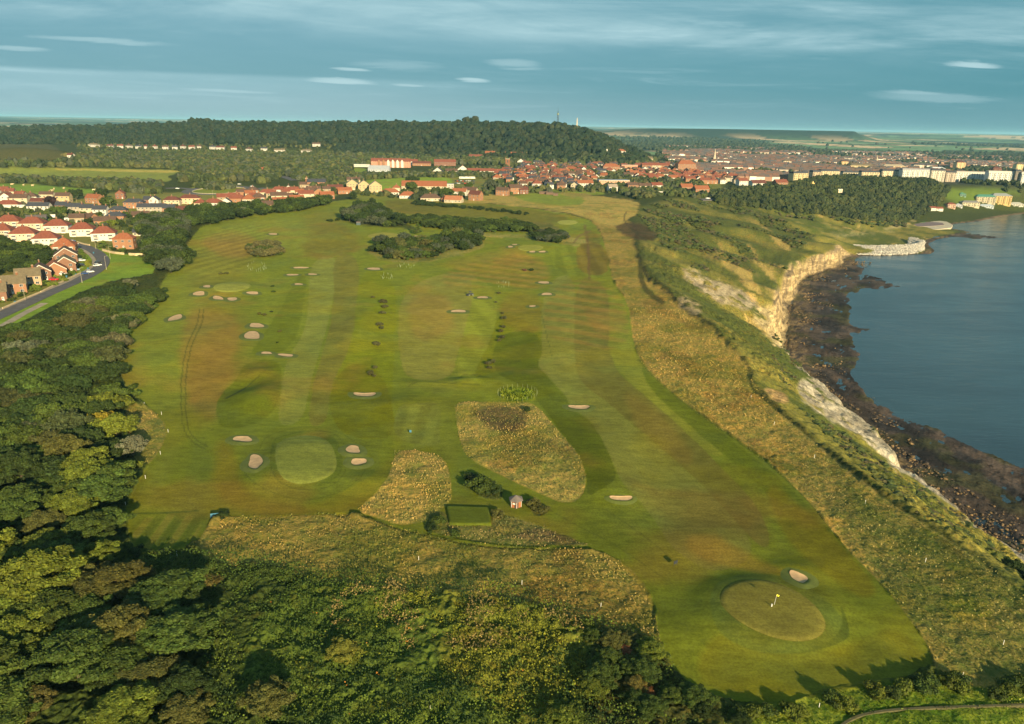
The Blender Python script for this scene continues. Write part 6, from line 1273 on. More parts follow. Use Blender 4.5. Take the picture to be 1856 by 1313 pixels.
E = [('semi', 12, 414, 38, 10.5, 5.2, 12, CRM, RED, 'red hipped semi with cream walls at the top left corner of its row', {}), ('semi', 54, 418, 39, 10.5, 5.2, 14, CRM, RED, 'red hipped semi, second from left in the upper row, dark bungalow behind', {}),
     ('semi', 99, 423, 38, 10.5, 5.2, 16, WH, RED, 'red hipped semi in the middle of the upper row, green bin beside', {}), ('semi', 144, 429, 38, 10.5, 5.2, 18, WH, RED, 'red hipped white semi second from the right of the upper row', {}),
     ('semi', 183, 437, 39, 10.5, 5.2, 20, WH, RED, 'red hipped white semi facing the road bend, tall side wall', {}), ('hip', 222, 452, 33, 8, 6.6, 12, OBR, ORG, 'orange-brick hipped house at the right end above the grass verge', {}),
     ('semi', 1, 432, 29, 10.5, 5.2, 14, CRM, RED, 'red-roofed semi cut by the left edge, lower row', {}), ('semi', 37, 438, 40, 10.5, 5.2, 16, (.55, .40, .28), RED, 'red hipped semi with brick flank in the lower row', {}),
     ('semi', 78, 447, 40, 10.5, 5.2, 18, WH, RED, 'red hipped semi with white bays above the brick gables', {}), ('semi', 110, 462, 38, 10.5, 5.2, 22, OBR, ORG, 'orange-roofed brick and white semi beside the hedge gardens', {}),
     ('gablefront', 113, 478, 36, 9, 5.0, 30, BRK, BRN, 'dark brick house with white-edged gable, furthest of the gabled row', dict(barge=True)), ('gablefront', 112, 494, 34, 9, 5.0, 30, BRK, TNR, 'tan-roofed brick house with white gable edge facing the bend', dict(barge=True)),
     ('gablefront', 91, 501, 36, 10, 3.6, 34, OBR, ORG, 'low orange-roofed brick house between two taller gables', dict(barge=True)), ('gablefront', 66, 509, 34, 9, 5.0, 32, BRK, BRN, 'brown-roofed brick house left of the orange low one', dict(barge=True)),
     ('gable', 44, 519, 40, 9, 5.0, 30, (.36, .24, .15), TNR, 'tan-roofed house with a brick porch and bay, second from left', dict(barge=True)), ('gable', 14, 534, 44, 9, 5.0, 30, OBR, TNR, 'tan-roofed brick house nearest the lower left lamp', dict(barge=True)),
     ('gable', -12, 548, 30, 9, 4.6, 30, BRK, TNR, 'brick house cut by the left edge beside a dark car', dict(barge=True)),
     ('hip', 12, 377, 34, 9, 3.0, 10, WH, RED, 'low red-roofed white bungalow at the far left edge', {}), ('gable', 83, 361, 22, 7, 4.8, 6, CRM, BRN, 'brown-roofed cream house by the cattle field', {}), ('gable', 113, 368, 22, 8, 6.8, 8, YBR, BRN, 'tall yellow-brick house with pale gable', {}),
     ('gable', 71, 372, 30, 8, 3.4, 6, PEB, DRD, 'dark red roof just above the slate terrace', {}), ('gable', 68, 384, 34, 8, 5.0, 6, WH, SLT, 'white house with slate roof at the left end of the terrace', {}), ('gable', 112, 383, 22, 8, 5.2, 6, BRK, SLT, 'brick end house of the slate terrace under the purple tree', {}),
     ('gable', 134, 386, 26, 8, 5.2, 6, PEB, SLT, 'grey-walled slate terrace house next to the brick end one', dict(nchim=2)), ('gable', 158, 388, 24, 8, 5.2, 6, CRM, SLT, 'cream slate terrace house in the middle of the row', dict(nchim=2)), ('gable', 180, 391, 22, 8, 5.2, 6, WH, SLT, 'white slate terrace house at the right end', dict(nchim=2)),
     ('gable', 168, 369, 26, 9, 5.4, -14, OBR, ORG, 'orange brick house with long orange roof above the terrace', {}), ('gablefront', 184, 372, 14, 9, 4.6, 10, OBR, ORG, 'small orange brick gable beside the long orange roof', {}), ('gablefront', 216, 361, 15, 8, 5.6, 16, RB, RED, 'small red brick house alone behind green shrubs', {}),
     ('hip', 241, 378, 32, 8, 5.4, 10, OBR, SLT, 'brick house with slate hipped roof and central chimney', {}), ('gablefront', 278, 372, 16, 8, 5.0, 8, WH, SLT, 'white twin-gabled slate house', {}), ('gable', 268, 372, 16, 8, 5.2, 8, RB, SLT, 'slate-roofed brick half of the twin-gabled pair', {}),
     ('hip', 212, 392, 28, 8, 5.0, 12, OBR, SLT, 'slate hipped brick house behind the terrace gardens', {}), ('hip', 206, 402, 30, 8, 4.4, 14, OBR, SLT, 'nearer of two slate hipped brick houses', {}), ('gable', 273, 386, 44, 8, 5.0, 8, PEB, SLT, 'long grey terrace with slate roof and brick stacks', dict(nchim=4)),
     ('gable', 305, 387, 20, 8, 4.6, 8, OBR, SLT, 'slate-roofed brick house at the right of the grey terrace', {}), ('hip', 310, 373, 26, 8, 5.2, 10, CRM, DRD, 'dark red hipped semi left of the brick-striped one', {}), ('hip', 343, 370, 32, 8, 5.6, 12, (.55, .33, .22), DRD, 'dark red hipped house with brick and cream stripes', {}),
     ('gable', 136, 404, 24, 8, 4.0, 24, TAN, BRN, 'brown roof with dormers among the back gardens', {}), ('gable', 160, 402, 20, 8, 3.4, -20, OBR, BRN, 'small brown-roofed brick garage house among gardens', {}), ('gable', 187, 408, 34, 8, 3.4, 22, OBR, BRN, 'long dark roof with an orange gable end', {}),
     ('gable', 62, 404, 30, 8, 2.8, 26, TAN, (.08, .07, .07), 'low dark-roofed bungalow with pale gable edge', dict(barge=True)), ('gable', 285, 400, 30, 8, 3.6, 20, RB, (.13, .07, .06), 'dark red-brown roof with small skylights', {}), ('gable', 252, 398, 28, 8, 3.4, 26, OBR, BRN, 'brown-roofed brick house next to the belt of trees', {}),
     ('gable', 333, 388, 22, 8, 3.6, 14, OBR, DRD, 'red-brown roofed house half hidden by belt trees', {}), ('gable', 247, 428, 16, 6, 2.6, 20, CRM, SLT, 'small slate-roofed garage below the dark belt', {}),
     ('hip', 362, 377, 20, 8, 4.2, 10, CRM, RED, 'small red hipped house beside the larger white one', {}), ('hip', 385, 379, 30, 9, 5.4, 12, WH, RED, 'red hipped white semi with a broad roof at the hedge', {}), ('gablefront', 408, 373, 18, 8, 3.6, 14, WH, SLT, 'white house with dark roof between red hipped ones', {}),
     ('hip', 429, 369, 28, 8, 4.8, 18, OBR, RED, 'red roofed house with brick flank left of the cream semis', {}), ('hip', 459, 364, 27, 8, 4.6, 18, CRM, RED, 'red hipped cream semi behind the shelter hedge', {}), ('hip', 484, 357, 27, 8, 4.8, 18, CRM, RED, 'red hipped cream semi with a low wall in front', {}),
     ('hip', 505, 352, 25, 8, 4.8, 18, WH, RED, 'red hipped semi next to the small white gabled house', {}), ('gablefront', 522, 351, 18, 8, 4.8, 14, WH, BRN, 'small bright white twin-gabled house', {}), ('gable', 515, 361, 26, 8, 3.0, 24, TAN, BRN, 'low brown roof below the white gabled house', {}),
     ('gable', 483, 383, 20, 9, 6.0, 24, OBR, BRN, 'tall brick house standing forward in the hedge gap', {}), ('gable', 505, 370, 24, 8, 3.4, 26, TAN, ORG, 'low orange roof among the hedge tops', {}), ('gable', 536, 366, 24, 8, 3.6, 28, TAN, ORG, 'orange-tan roofed house above the hedge', {}),
     ('gable', 554, 353, 22, 8, 4.6, 26, YBR, BRN, 'tan brick house left of the long roofs below the church', {}), ('gablefront', 575, 357, 20, 8, 4.4, 22, OBR, TNR, 'orange gable under the church roof', {}), ('gable', 591, 361, 24, 8, 4.8, 24, OBR, ORG, 'brick house at the right end of the estate by the course', {}),
     ('gable', 567, 349, 24, 8, 4.2, 18, TAN, BRN, 'brown-roofed house directly below the church', {}), ('gable', 606, 347, 26, 8, 4.6, 22, OBR, DRD, 'red-brown house right of the church', {}), ('gable', 623, 352, 24, 8, 4.4, 26, OBR, ORG, 'orange-roofed brick house beside the dark tree', {}),
     ('gable', 552, 341, 18, 8, 4.2, 10, TAN, BRN, 'brown house left of the bell tower', {}), ('gable', 640, 333, 22, 8, 5.0, 10, YBR, BRN, 'yellow building behind the three flats', {})]
for s_, x, y, wp_, d_, h_, rot, wl, rf, lb, kw in E: put(s_, x, y, wp_, d_, h_, rot, wl, rf, lb, group=GRP, **kw)
# church
t = put('gable', 573, 341, 30, 10, 7.0, 8, OBR, SLT, 'brick church with steep slate roof and small bell tower', cat='church', name='church', nchim=0, nwin=3)
mb = MB(); mb.box(-1.5, 1.5, -1.5, 1.5, -1, 11, M_BRICK); mb.box(-1.7, 1.7, -1.7, 1.7, 11, 11.4, M_CONC); mb.cyl((0, 0, 11.4), (0, 0, 14), 1.5, .1, 4, M_BRICK); link('bell_tower', mb.mesh('bell_tower'), t, (-12.5, 2, 0))
# the village beyond the far end of the course
VG = 'houses of the village beyond the course'
Vv = [('gablefront', 637, 345, 20, 11, 7.6, 14, YBR, (.30, .25, .18), 'yellow-brick gabled flats, leftmost and highest up the slope', {}), ('gablefront', 658, 347, 20, 11, 7.6, 14, YBR, (.30, .25, .18), 'middle yellow-brick gabled flats block', {}), ('gablefront', 679, 349, 22, 11, 7.6, 14, YBR, (.30, .25, .18), 'yellow-brick gabled flats nearest the orange bungalows', {}),
      ('hip', 706, 354, 30, 10, 3.0, 8, WH, ORG, 'orange hipped bungalow with white front below the flats', {}), ('hip', 718, 347, 14, 8, 4.0, 8, CRM, ORG, 'small orange roof behind the first orange bungalow', {}), ('hip', 738, 360, 28, 10, 3.0, 8, WH, ORG, 'bright orange hipped bungalow second along the course edge', {}),
      ('hip', 779, 365, 34, 10, 3.2, 10, CRM, BRN, 'brown hipped bungalow behind the dark shrubs', {}), ('gable', 822, 368, 30, 10, 3.2, -12, CRM, (.30, .12, .06), 'brown-roofed bungalow with a solar panel', {}), ('gablefront', 805, 366, 12, 8, 3.0, 10, OBR, ORG, 'small orange gable beside the solar-panel bungalow', {}),
      ('gable', 833, 356, 24, 9, 5.2, -10, WH, ORG, 'white house with orange roof behind the bungalows', {}), ('gable', 862, 364, 22, 10, 6.6, -24, OBR, DRD, 'tall brick house by itself at the field edge', {}), ('gable', 852, 352, 24, 9, 4.4, -14, CRM, BRN, 'brown roof behind the tall brick house', {}),
      ('gable', 911, 355, 22, 9, 6.0, -14, OBR, BRN, 'brick and white house with tall chimney near the field', {}), ('gable', 934, 352, 24, 10, 7.2, 20, OBR, BRN, 'large brick house behind the garden trees', {}), ('gable', 948, 352, 16, 9, 5.0, 14, RB, DRD, 'red roofed house in the trees by the field corner', {}),
      ('gable', 768, 343, 74, 16, 3.6, 4, CRM, ORG, 'long low school with a broad orange roof', dict(cat='school', name='school', nchim=0)), ('flat', 811, 342, 20, 12, 5.0, 4, (.35, .32, .30), (.30, .30, .30), 'grey flat-roofed hall at the school end', {}),
      ('flat', 656, 303, 26, 10, 4.0, 0, WH, (.25, .30, .33), 'long white flat-roofed clubhouse left of the red college', {}), ('gable', 686, 312, 34, 16, 3.8, 0, (.34, .37, .40), (.28, .30, .33), 'pale grey sports shed in front of the red college', dict(nchim=0)),
      ('gable', 747, 300, 18, 10, 7.0, 8, WH, RED, 'red and white gabled wing beside the red college', {}), ('gable', 764, 301, 30, 9, 4.6, 4, OBR, DRD, 'dark red roofed house right of the college wing', {}), ('gable', 806, 301, 36, 12, 7.0, 6, RB, RED, 'big red-roofed brick house amid the woodland', {}),
      ('gable', 785, 288, 10, 8, 5.5, 0, WH, RED, 'small white house with red roof high in the trees', {}), ('gable', 862, 290, 22, 12, 6.0, 0, RB, RED, 'red brick school block left of the long orange roofs', {}), ('gable', 888, 284, 16, 12, 6.0, 0, OBR, ORG, 'small orange roofed block in the trees', {}), ('gable', 935, 286, 36, 12, 6.0, 4, OBR, ORG, 'long orange roofed block under the wooded hill', {}),
      ('gablefront', 794, 318, 18, 9, 5.6, -8, WH, SLT, 'white gabled house at the left end of the upper row', {}), ('gable', 818, 317, 20, 9, 5.6, 6, WH, BRN, 'broad white house in the upper row', {}), ('gablefront', 838, 315, 18, 9, 6.4, 8, WH, ORG, 'white gabled house with bright orange roof', {}),
      ('gable', 859, 316, 22, 9, 5.6, 6, CRM, RED, 'red-roofed cream house right of the orange gabled one', {}), ('gable', 882, 318, 24, 10, 6.4, 6, WH, RED, 'large red-roofed house with white gables', {}), ('gable', 905, 318, 20, 9, 6.0, 8, RB, RED, 'red brick house below the church tower', {}),
      ('gablefront', 944, 300, 12, 9, 6.8, 0, WH, SLT, 'tall white house with a steep slate gable', {}), ('gable', 1060, 340, 27, 10, 5.6, 10, WH, ORG, 'orange-roofed white house at the edge of the green field', {}), ('flat', 1112, 338, 52, 14, 8.0, 8, (.45, .27, .18), (.16, .22, .34), 'brick block with a blue-grey flat roof', {}),
      ('gable', 1110, 349, 16, 9, 6.8, 12, WH, (.25, .2, .16), 'tall white house in front of the blue-roofed block', {}), ('gable', 1146, 345, 20, 9, 6.6, 16, OBR, BRN, 'tan brick house right of the blue-roofed block', {}), ('gable', 1168, 345, 22, 9, 5.6, 16, CRM, BRN, 'long cream house with brown roof near the cliff road', {}),
      ('gable', 1190, 344, 20, 9, 5.8, 14, WH, RED, 'white house with red roof near the cliff top', {}), ('flat', 1190, 352, 20, 6, 2.8, 6, WH, (.3, .3, .3), 'row of low white garages by the cliff road', {}), ('gable', 1244, 349, 22, 10, 7.0, 14, OBR, ORG, 'left of two brick villas above the cliff scrub', dict(nchim=2)), ('gable', 1271, 353, 26, 10, 7.0, 14, OBR, ORG, 'right of two brick villas above the cliff scrub', dict(nchim=2)),
      ('hip', 1107, 312, 29, 12, 9.0, 10, OBR, ORG, 'large orange hipped house with white bays', {}), ('flat', 1140, 310, 28, 12, 10.0, 8, (.45, .20, .12), RED, 'red brick flats with stepped parapet', {}), ('gable', 1172, 309, 18, 11, 9.0, 8, OBR, RED, 'left unit of the tall red gabled row', {}), ('gable', 1188, 309, 18, 11, 9.0, 8, CRM, RED, 'middle unit of the tall red gabled row', {}),
      ('gable', 1204, 309, 18, 11, 9.0, 8, OBR, RED, 'right unit of the tall red gabled row', {}), ('hip', 1243, 312, 32, 16, 14.0, 10, OBR, ORG, 'massive orange-brick hotel with hipped roof', dict(nchim=2)), ('gablefront', 1169, 314, 14, 9, 5.0, 0, WH, WH, 'white-roofed chapel below the red gabled row', {}),
      ('flat', 1092, 279, 16, 10, 8.0, 6, WH, (.5, .5, .45), 'white villa on the hill flank', {}), ('hip', 1125, 280, 16, 10, 6.0, 6, WH, ORG, 'white villa with orange roof on the hill flank', {}), ('gable', 1170, 292, 24, 10, 5.0, 6, CRM, TNR, 'cream house with tan roof among hill-foot trees', {}),
      ('gable', 1374, 342, 27, 11, 7.5, 16, WH, DRD, 'white triple-gabled house with dark red roof above the cliff wood', {}), ('gable', 1346, 337, 18, 10, 7.0, 16, WH, RED, 'white gabled house left of the triple-gabled one', {}), ('gable', 1415, 341, 24, 11, 7.5, 18, OBR, RED, 'orange brick house at the edge of the cliff wood', {}),
      ('gable', 758, 288, 10, 8, 5.0, 0, RB, DRD, 'small dark red house tucked in the hill woods', {}), ('gable', 127, 287, 9, 7, 4.5, 0, WH, DRD, 'lone white farmhouse with dark roof right of the mound', {}), ('gable', 256, 296, 10, 8, 3.5, 0, TAN, RED, 'lone red roof deep in the valley trees', {}), ('gable', 476, 313, 8, 8, 4.5, 0, WH, ORG, 'small orange-roofed house deep in the valley', {})]
for s_, x, y, wp_, d_, h_, rot, wl, rf, lb, kw in Vv: put(s_, x, y, wp_, d_, h_, rot, wl, rf, lb, group=VG, **kw)
# red college with a run of white gables
t = put('gable', 708, 304, 64, 13, 10.5, 4, (.42, .20, .13), RED, 'long red-roofed college with a run of tall white gables', cat='college', name='college_building', nchim=5)
mb = MB(); mb.gable_wall(3, 4.2, 10.6, 3.0, M_WALL, along='y'); mb.gable(3, 4.2, 10.6, 3.0, M_BRICK, .2, .15, along='y'); gm = mb.mesh('gable_front')
for k, x in enumerate((-20, -12, -4, 4, 12, 20)): o = link('gable_front', gm, t, (x, -7.0, 0)); o.color = rgba(WH if k > 1 else OBR)
# church tower of the village
p = G1(920, 304); mb = MB(); mb.box(-4, 4, -4, 4, -1, 15, M_BRICK); mb.box(-4.3, 4.3, -4.3, 4.3, 15, 15.6, M_CONC)
t = one('church_tower', mb, p, 'square red-brick church tower rising from the village', 'tower'); mb = MB()
for x in (-3.6, 3.6):
    for y in (-3.6, 3.6): mb.box(x - .6, x + .6, y - .6, y + .6, 15.6, 17.6, M_BRICK)
link('battlement', mb.mesh('battlement'), t); mb = MB(); mb.box(-.9, .9, -4.08, -3.98, 9, 13, M_DARK); link('louvre', mb.mesh('louvre'), t)
# clubby row under the wooded hill
NTH = ['first', 'second', 'third', 'fourth', 'fifth', 'sixth', 'seventh', 'eighth', 'ninth', 'tenth', 'eleventh', 'twelfth', 'thirteenth', 'fourteenth', 'fifteenth', 'sixteenth', 'seventeenth', 'eighteenth', 'nineteenth', 'twentieth']
for i, (x, wp_, y) in enumerate([(169, 22, 267), (199, 12, 269), (217, 12, 269), (233, 12, 269), (250, 11, 270), (263, 7, 270), (280, 8, 270), (299, 12, 271), (316, 11, 271), (331, 10, 270), (347, 12, 271), (360, 9, 270), (385, 13, 271), (399, 16, 272), (423, 12, 273), (451, 13, 275), (478, 13, 274), (506, 22, 277), (555, 22, 278), (573, 16, 266)]):
    rf = [SLT, DRD, RED, BRN][i % 4] if i not in (0, 17, 18) else TNR
    put('gable' if i % 3 else 'hip', x, y, wp_ * .8, 8, 5.4, (-12, 8, 20)[i % 3], (.36, .35, .32), rf, 'white %s-roofed house, %s from left under the wooded hill' % ({SLT: 'grey', DRD: 'dark red', RED: 'red', BRN: 'brown', TNR: 'tan'}[rf], NTH[i]), group='white houses under the wooded hill', nwin=2)
rgh = np.random.default_rng(91); a = scatter([(150, 264), (610, 263), (610, 290), (400, 286), (150, 281)], 9, 92)
q = project(a[:, 0], a[:, 1], a[:, 2]); k = np.array([all(math.hypot(p_[0] - h_[0], p_[1] - h_[1]) > h_[2] + 5 for h_ in HS) for p_ in a]) & ((rgh.random(len(a)) < .55) | (q[1] > 279)) & ((q[1] > 275) | (q[1] < 268) | (rgh.random(len(a)) < .35)); a = a[k]
mass('garden_woodland', a, rgh.uniform(2.0, 4.2, len(a)), pick(len(a), VC[:5], rgh, .2), 'garden trees around the white houses under the hill', seed=21, rough=.35)
# more village houses, from a few built kinds, copied with their parts
KIND = []
for i, (s_, w_, d_, h_) in enumerate([('gable', 11, 8, 5.4), ('gable', 16, 9, 5.6), ('hip', 12, 9, 5.2), ('gablefront', 9, 11, 5.6), ('gable', 9, 7.5, 6.2), ('semi', 13, 9.5, 5.2)]):
    KIND.append((s_, w_, d_, h_))
protos = {}
COLN = {RED: 'red', ORG: 'orange', BRN: 'brown', SLT: 'slate', DRD: 'dark red', WH: 'white', CRM: 'cream', OBR: 'brick', BRK: 'brick', PEB: 'grey', TAN: 'tan'}
def fill(poly, sp, seed, rots, label, group, rcols, wcols, limit=200):
    rg = random.Random(seed); k = 0
    for pt in scatter(poly, sp, seed, .3):
        if any(math.hypot(pt[0] - a[0], pt[1] - a[1]) < a[2] + 5.5 for a in HS): continue
        i = rg.randrange(len(KIND)); wl, rf = rg.choice(wcols), rg.choice(rcols); rot = rg.choice(rots) + rg.uniform(-5, 5)
        lb = '%s house with %s roof %s' % (COLN[wl], COLN[rf], label)
        if i not in protos: t = protos[i] = house(*KIND[i], wl, rf, lb, pt, rot, group=group, nwin=2, name='village_house')
        else: t = copy_tree(protos[i])
        t.location = tuple(pt); t.rotation_euler = (0, 0, R(rot)); tag(t, lb, 'house', group)
        for ch in t.children:
            if ch.name.startswith('wall'): ch.color = rgba(wl)
            if ch.name.startswith('roof'): ch.color = rgba(rf)
        HS.append((pt[0], pt[1], 6)); k += 1
        if k >= limit: break
fill([(900, 312), (1000, 306), (1060, 316), (1100, 322), (1090, 328), (1040, 345), (1000, 345), (950, 343), (925, 336), (900, 330)], 19, 1, (8, -18, 14), 'in the crowded middle of the village', 'crowded village houses', [RED, BRN, BRN, RED, SLT, SLT, ORG], [WH, CRM, OBR, WH, TAN])
fill([(930, 298), (1000, 300), (1120, 302), (1225, 300), (1225, 310), (1100, 318), (1020, 312), (940, 308)], 24, 2, (6, -12), 'along the back of the village under the hill', 'back village houses', [RED, BRN, SLT, SLT], [WH, OBR, CRM, WH])
fill([(1130, 312), (1240, 314), (1330, 322), (1340, 336), (1290, 334), (1220, 330), (1140, 326)], 18, 3, (8, 12), 'in the red-roofed streets right of the village', 'red-roofed street houses', [RED, ORG, RED, BRN], [OBR, WH, CRM])
fill([(0, 352), (60, 364), (60, 376), (0, 366), (-80, 366), (-80, 380), (-20, 392), (60, 392), (120, 396), (60, 400), (-80, 420), (-80, 360)], 18, 4, (10, 16), 'at the left edge of the estate', GRP, [RED, BRN], [CRM, WH], 14)
fill([(400, 362), (480, 350), (540, 354), (600, 350), (600, 356), (540, 362), (470, 368), (410, 376)], 15, 6, (18, 24), 'packed between the estate semis', GRP, [ORG, BRN, RED], [TAN, OBR, CRM], 22)

# seafront: terraces of tall hotels, the spa
def block(x, y, wpx, d_, st, rot, wall, roof, label, name='hotel_terrace', cat='hotel', group='seafront hotel terraces', mans=True):
    p = G1(x, y); w_ = wpx * mpp(p) / math.cos(R(rot)); hh = st * 3.2; HS.append((p[0], p[1] + d_ / 2, w_ * .5)); t = link(name, None, None, (p[0], p[1] + d_ / 2, p[2]), R(rot)); n = max(3, int(w_ / 4.2))
    m = MB(); m.box(-w_ / 2, w_ / 2, -d_ / 2, d_ / 2, -4, hh, M_WALL)
    for k in range(0, n, 2): xx = -w_ / 2 + w_ * (k + .5) / n; m.box(xx - 1.5, xx + 1.5, -d_ / 2 - 1.1, -d_ / 2 + .1, -2, hh - 1.0, M_WALL)
    for s in range(st):
        for k in range(n): xx = -w_ / 2 + w_ * (k + .5) / n; yo = -d_ / 2 - (1.12 if k % 2 == 0 else .02); m.add([(xx - .7, yo, s * 3.2 + .9), (xx + .7, yo, s * 3.2 + .9), (xx + .7, yo, s * 3.2 + 2.7), (xx - .7, yo, s * 3.2 + 2.7)], [(0, 1, 2, 3)], M_GLASS)
    o = link('wall', m.mesh('wall'), t); o.color = rgba(wall)
    m = MB()
    if mans: m.add([(-w_ / 2, -d_ / 2, hh), (w_ / 2, -d_ / 2, hh), (w_ / 2, d_ / 2, hh), (-w_ / 2, d_ / 2, hh), (-w_ / 2, -d_ / 2 + 1.6, hh + 2.8), (w_ / 2, -d_ / 2 + 1.6, hh + 2.8), (w_ / 2, d_ / 2 - 1.6, hh + 2.8), (-w_ / 2, d_ / 2 - 1.6, hh + 2.8)], [(0, 1, 5, 4), (1, 2, 6, 5), (2, 3, 7, 6), (3, 0, 4, 7), (4, 5, 6, 7)], M_ROOF)
    else: m.hip(w_, d_, hh, d_ * .3, M_ROOF)
    o = link('roof', m.mesh('roof'), t); o.color = rgba(roof)
    if mans:
        for k in range(0, max(2, int(w_ / 9))): link('chimney', CHIM, o, (-w_ / 2 + 4 + k * 9, 0, hh + 3.4), R(90))
    return tag(t, label, cat, group)
HW = (.52, .52, .48); HC_ = (.44, .39, .28)
for a in ((1448, 329, 32, 12, 4, 24, (.42, .36, .21), SLT, 'curving cream terrace above the car park, nearest section'), (1478, 326, 16, 12, 4, 12, (.36, .29, .2), SLT, 'brown stone terrace between the two cream crescents'), (1502, 324, 34, 12, 4, 8, (.44, .38, .24), SLT, 'cream crescent section above the cliff wood'),
          (1544, 323, 36, 12, 3, 4, HC_, SLT, 'pale low terrace right of the cream crescents'), (1578, 326, 36, 13, 4, 0, (.48, .40, .26), SLT, 'cream and brown hotel terrace with dark bays'), (1613, 327, 32, 13, 5, 0, (.50, .43, .30), SLT, 'brown-cream hotel terrace touching the white one'), (1660, 329, 52, 14, 6, -4, HW, (.22, .22, .23), 'tall white hotel terrace, left end of the bright row'),
          (1698, 330, 24, 14, 6, -6, (.48, .44, .36), SLT, 'white and cream hotel with a stepped roof'), (1722, 330, 18, 13, 5, -6, (.38, .32, .26), SLT, 'brownish hotel between the white ones'), (1762, 331, 60, 14, 5, -6, HW, (.35, .33, .3), 'long white hotel terrace behind the round wood'), (1814, 334, 46, 14, 6, -8, HW, (.40, .38, .34), 'tall white hotel terrace right of the long one'), (1842, 335, 9, 14, 7, -8, (.20, .17, .14), SLT, 'narrow dark hotel tower between white blocks'), (1868, 336, 36, 14, 6, -8, HW, (.35, .33, .3), 'white hotel block cut by the right edge')): block(*a)
for a in ((1562, 308, 44, 14, 3, 0, (.50, .40, .24), TNR, 'long tan town building behind the cream terraces'), (1620, 309, 40, 14, 3, 0, (.52, .40, .24), (.3, .25, .18), 'long tan town block behind the tall hotels'), (1664, 309, 18, 14, 4, 0, (.60, .52, .42), SLT, 'pale blocky building behind the white hotels'), (1740, 309, 16, 16, 6, 0, (.55, .40, .22), DRD, 'tall sandstone building standing above the town roofs'),
          (1700, 311, 26, 12, 2, 0, HW, (.5, .52, .55), 'low white building in the town centre'), (1846, 313, 12, 14, 6, 0, (.58, .50, .26), TNR, 'yellowish tower block at the far right'), (1806, 316, 16, 14, 4, 0, RB, DRD, 'dark red brick building near the right edge'), (1530, 302, 12, 14, 4, 0, (.52, .36, .18), BRN, 'orange-tan building in the town, left of the white rows'), (1426, 303, 14, 12, 4, 0, (.62, .52, .4), TNR, 'cream twin block in the middle of the town')): block(*a, name='town_building', cat='building', group='large buildings of the town', mans=False)
for a in ((1814, 370, 36, 14, 4, 0, (.40, .29, .12), (.20, .22, .22), 'yellow spa hall on the seafront'), (1786, 368, 36, 12, 3, 0, (.34, .30, .21), (.05, .17, .13), 'green-roofed spa pavilion left of the yellow hall'), (1759, 375, 32, 10, 2, 0, (.38, .34, .24), (.15, .15, .15), 'cream colonnaded building on the promenade'), (1788, 377, 26, 8, 1, 0, (.34, .38, .40), (.28, .33, .38), 'low pale blue-white kiosk row on the promenade'),
          (1724, 378, 15, 8, 2, 0, (.40, .27, .20), RED, 'pinkish house at the near end of the promenade'), (1738, 376, 12, 8, 1, 0, (.36, .37, .38), (.28, .3, .33), 'small pale building beside the pinkish house'), (1840, 374, 30, 10, 1, 0, (.38, .37, .33), (.3, .3, .27), 'long low pale shelter beyond the spa'), (1745, 356, 11, 9, 1, 0, (.12, .2, .15), (.07, .18, .13), 'small green-roofed shelter on the grassy bank')): block(*a, name='seafront_building', cat='building', group='seafront buildings below the cliff', mans=False)
for x, lb in ((1690, 'left'), (1703, 'right')): put('gable', x, 383, 11, 6, 3.0, 0, WH, RED, '%s red-roofed white beach shelter below the wood' % lb, group='beach shelters', nwin=2, nchim=0)
put('flat', 1513, 349, 25, 8, 3.6, 4, (.55, .48, .36), (.3, .28, .24), 'low cafe with a windowed front on the lawn in the cliff wood', nwin=5)
# clock tower in the cliff gardens
p = G1(1472, 341); mb = MB(); mb.box(-2, 2, -2, 2, -1, 7, M_WALL); mb.box(-2.3, 2.3, -2.3, 2.3, 7, 7.5, M_WALL); mb.cyl((0, 0, 7.5), (0, 0, 10.5), 1.9, .1, 8, M_ROOF); t = one('clock_tower', mb, p, 'small yellow stone clock tower by the seafront car park', 'tower', None, 0, (.55, .40, .16))
mb = MB(); mb.cyl((0, -2.05, 5.4), (0, -2.15, 5.4), 1.1, 1.1, 14, M_WHITE); link('clock_face', mb.mesh('clock_face'), t)
# masts on the hill
def crest(px_, dy=0):
    u_ = (px_ - 928) / 1347; y_ = float(np.interp(u_, HU, HC[:, 2])) + dy; return np.array([u_ * y_ * S, y_ * S, float(z100(u_ * y_, y_)) * S])
p = crest(1003); mb = MB(); h_ = 38
for sx, sy in ((-1, -1), (1, -1), (1, 1), (-1, 1)): mb.cyl((sx * 2.2, sy * 2.2, -3), (sx * .9, sy * .9, h_ + 2), .5, .35, 5, M_DARK)
for k in range(8):
    z0 = k * h_ / 8; r0, r1 = 2.2 - 1.3 * k / 8, 2.2 - 1.3 * (k + 1) / 8; z1 = z0 + h_ / 8
    for (ax, ay), (bx_, by_) in (((-1, -1), (1, -1)), ((1, -1), (1, 1)), ((1, 1), (-1, 1)), ((-1, 1), (-1, -1))): mb.cyl((ax * r0, ay * r0, z0), (bx_ * r1, by_ * r1, z1), .25, .25, 4, M_DARK)
t = link('radio_mast', None, None, tuple(p)); link('lattice_tower', mb.mesh('lattice_tower'), t); mb = MB(); mb.cyl((0, 0, h_ + 1), (0, 0, h_ + 12), .35, .2, 5, M_DARK); mb.cyl((0, 0, h_ - 6), (0, 0, h_ - 2), 2.2, 2.2, 10, M_GUARD); link('antenna', mb.mesh('antenna'), t); tag(t, 'dark lattice radio mast on the crest of the wooded hill', 'radio mast')
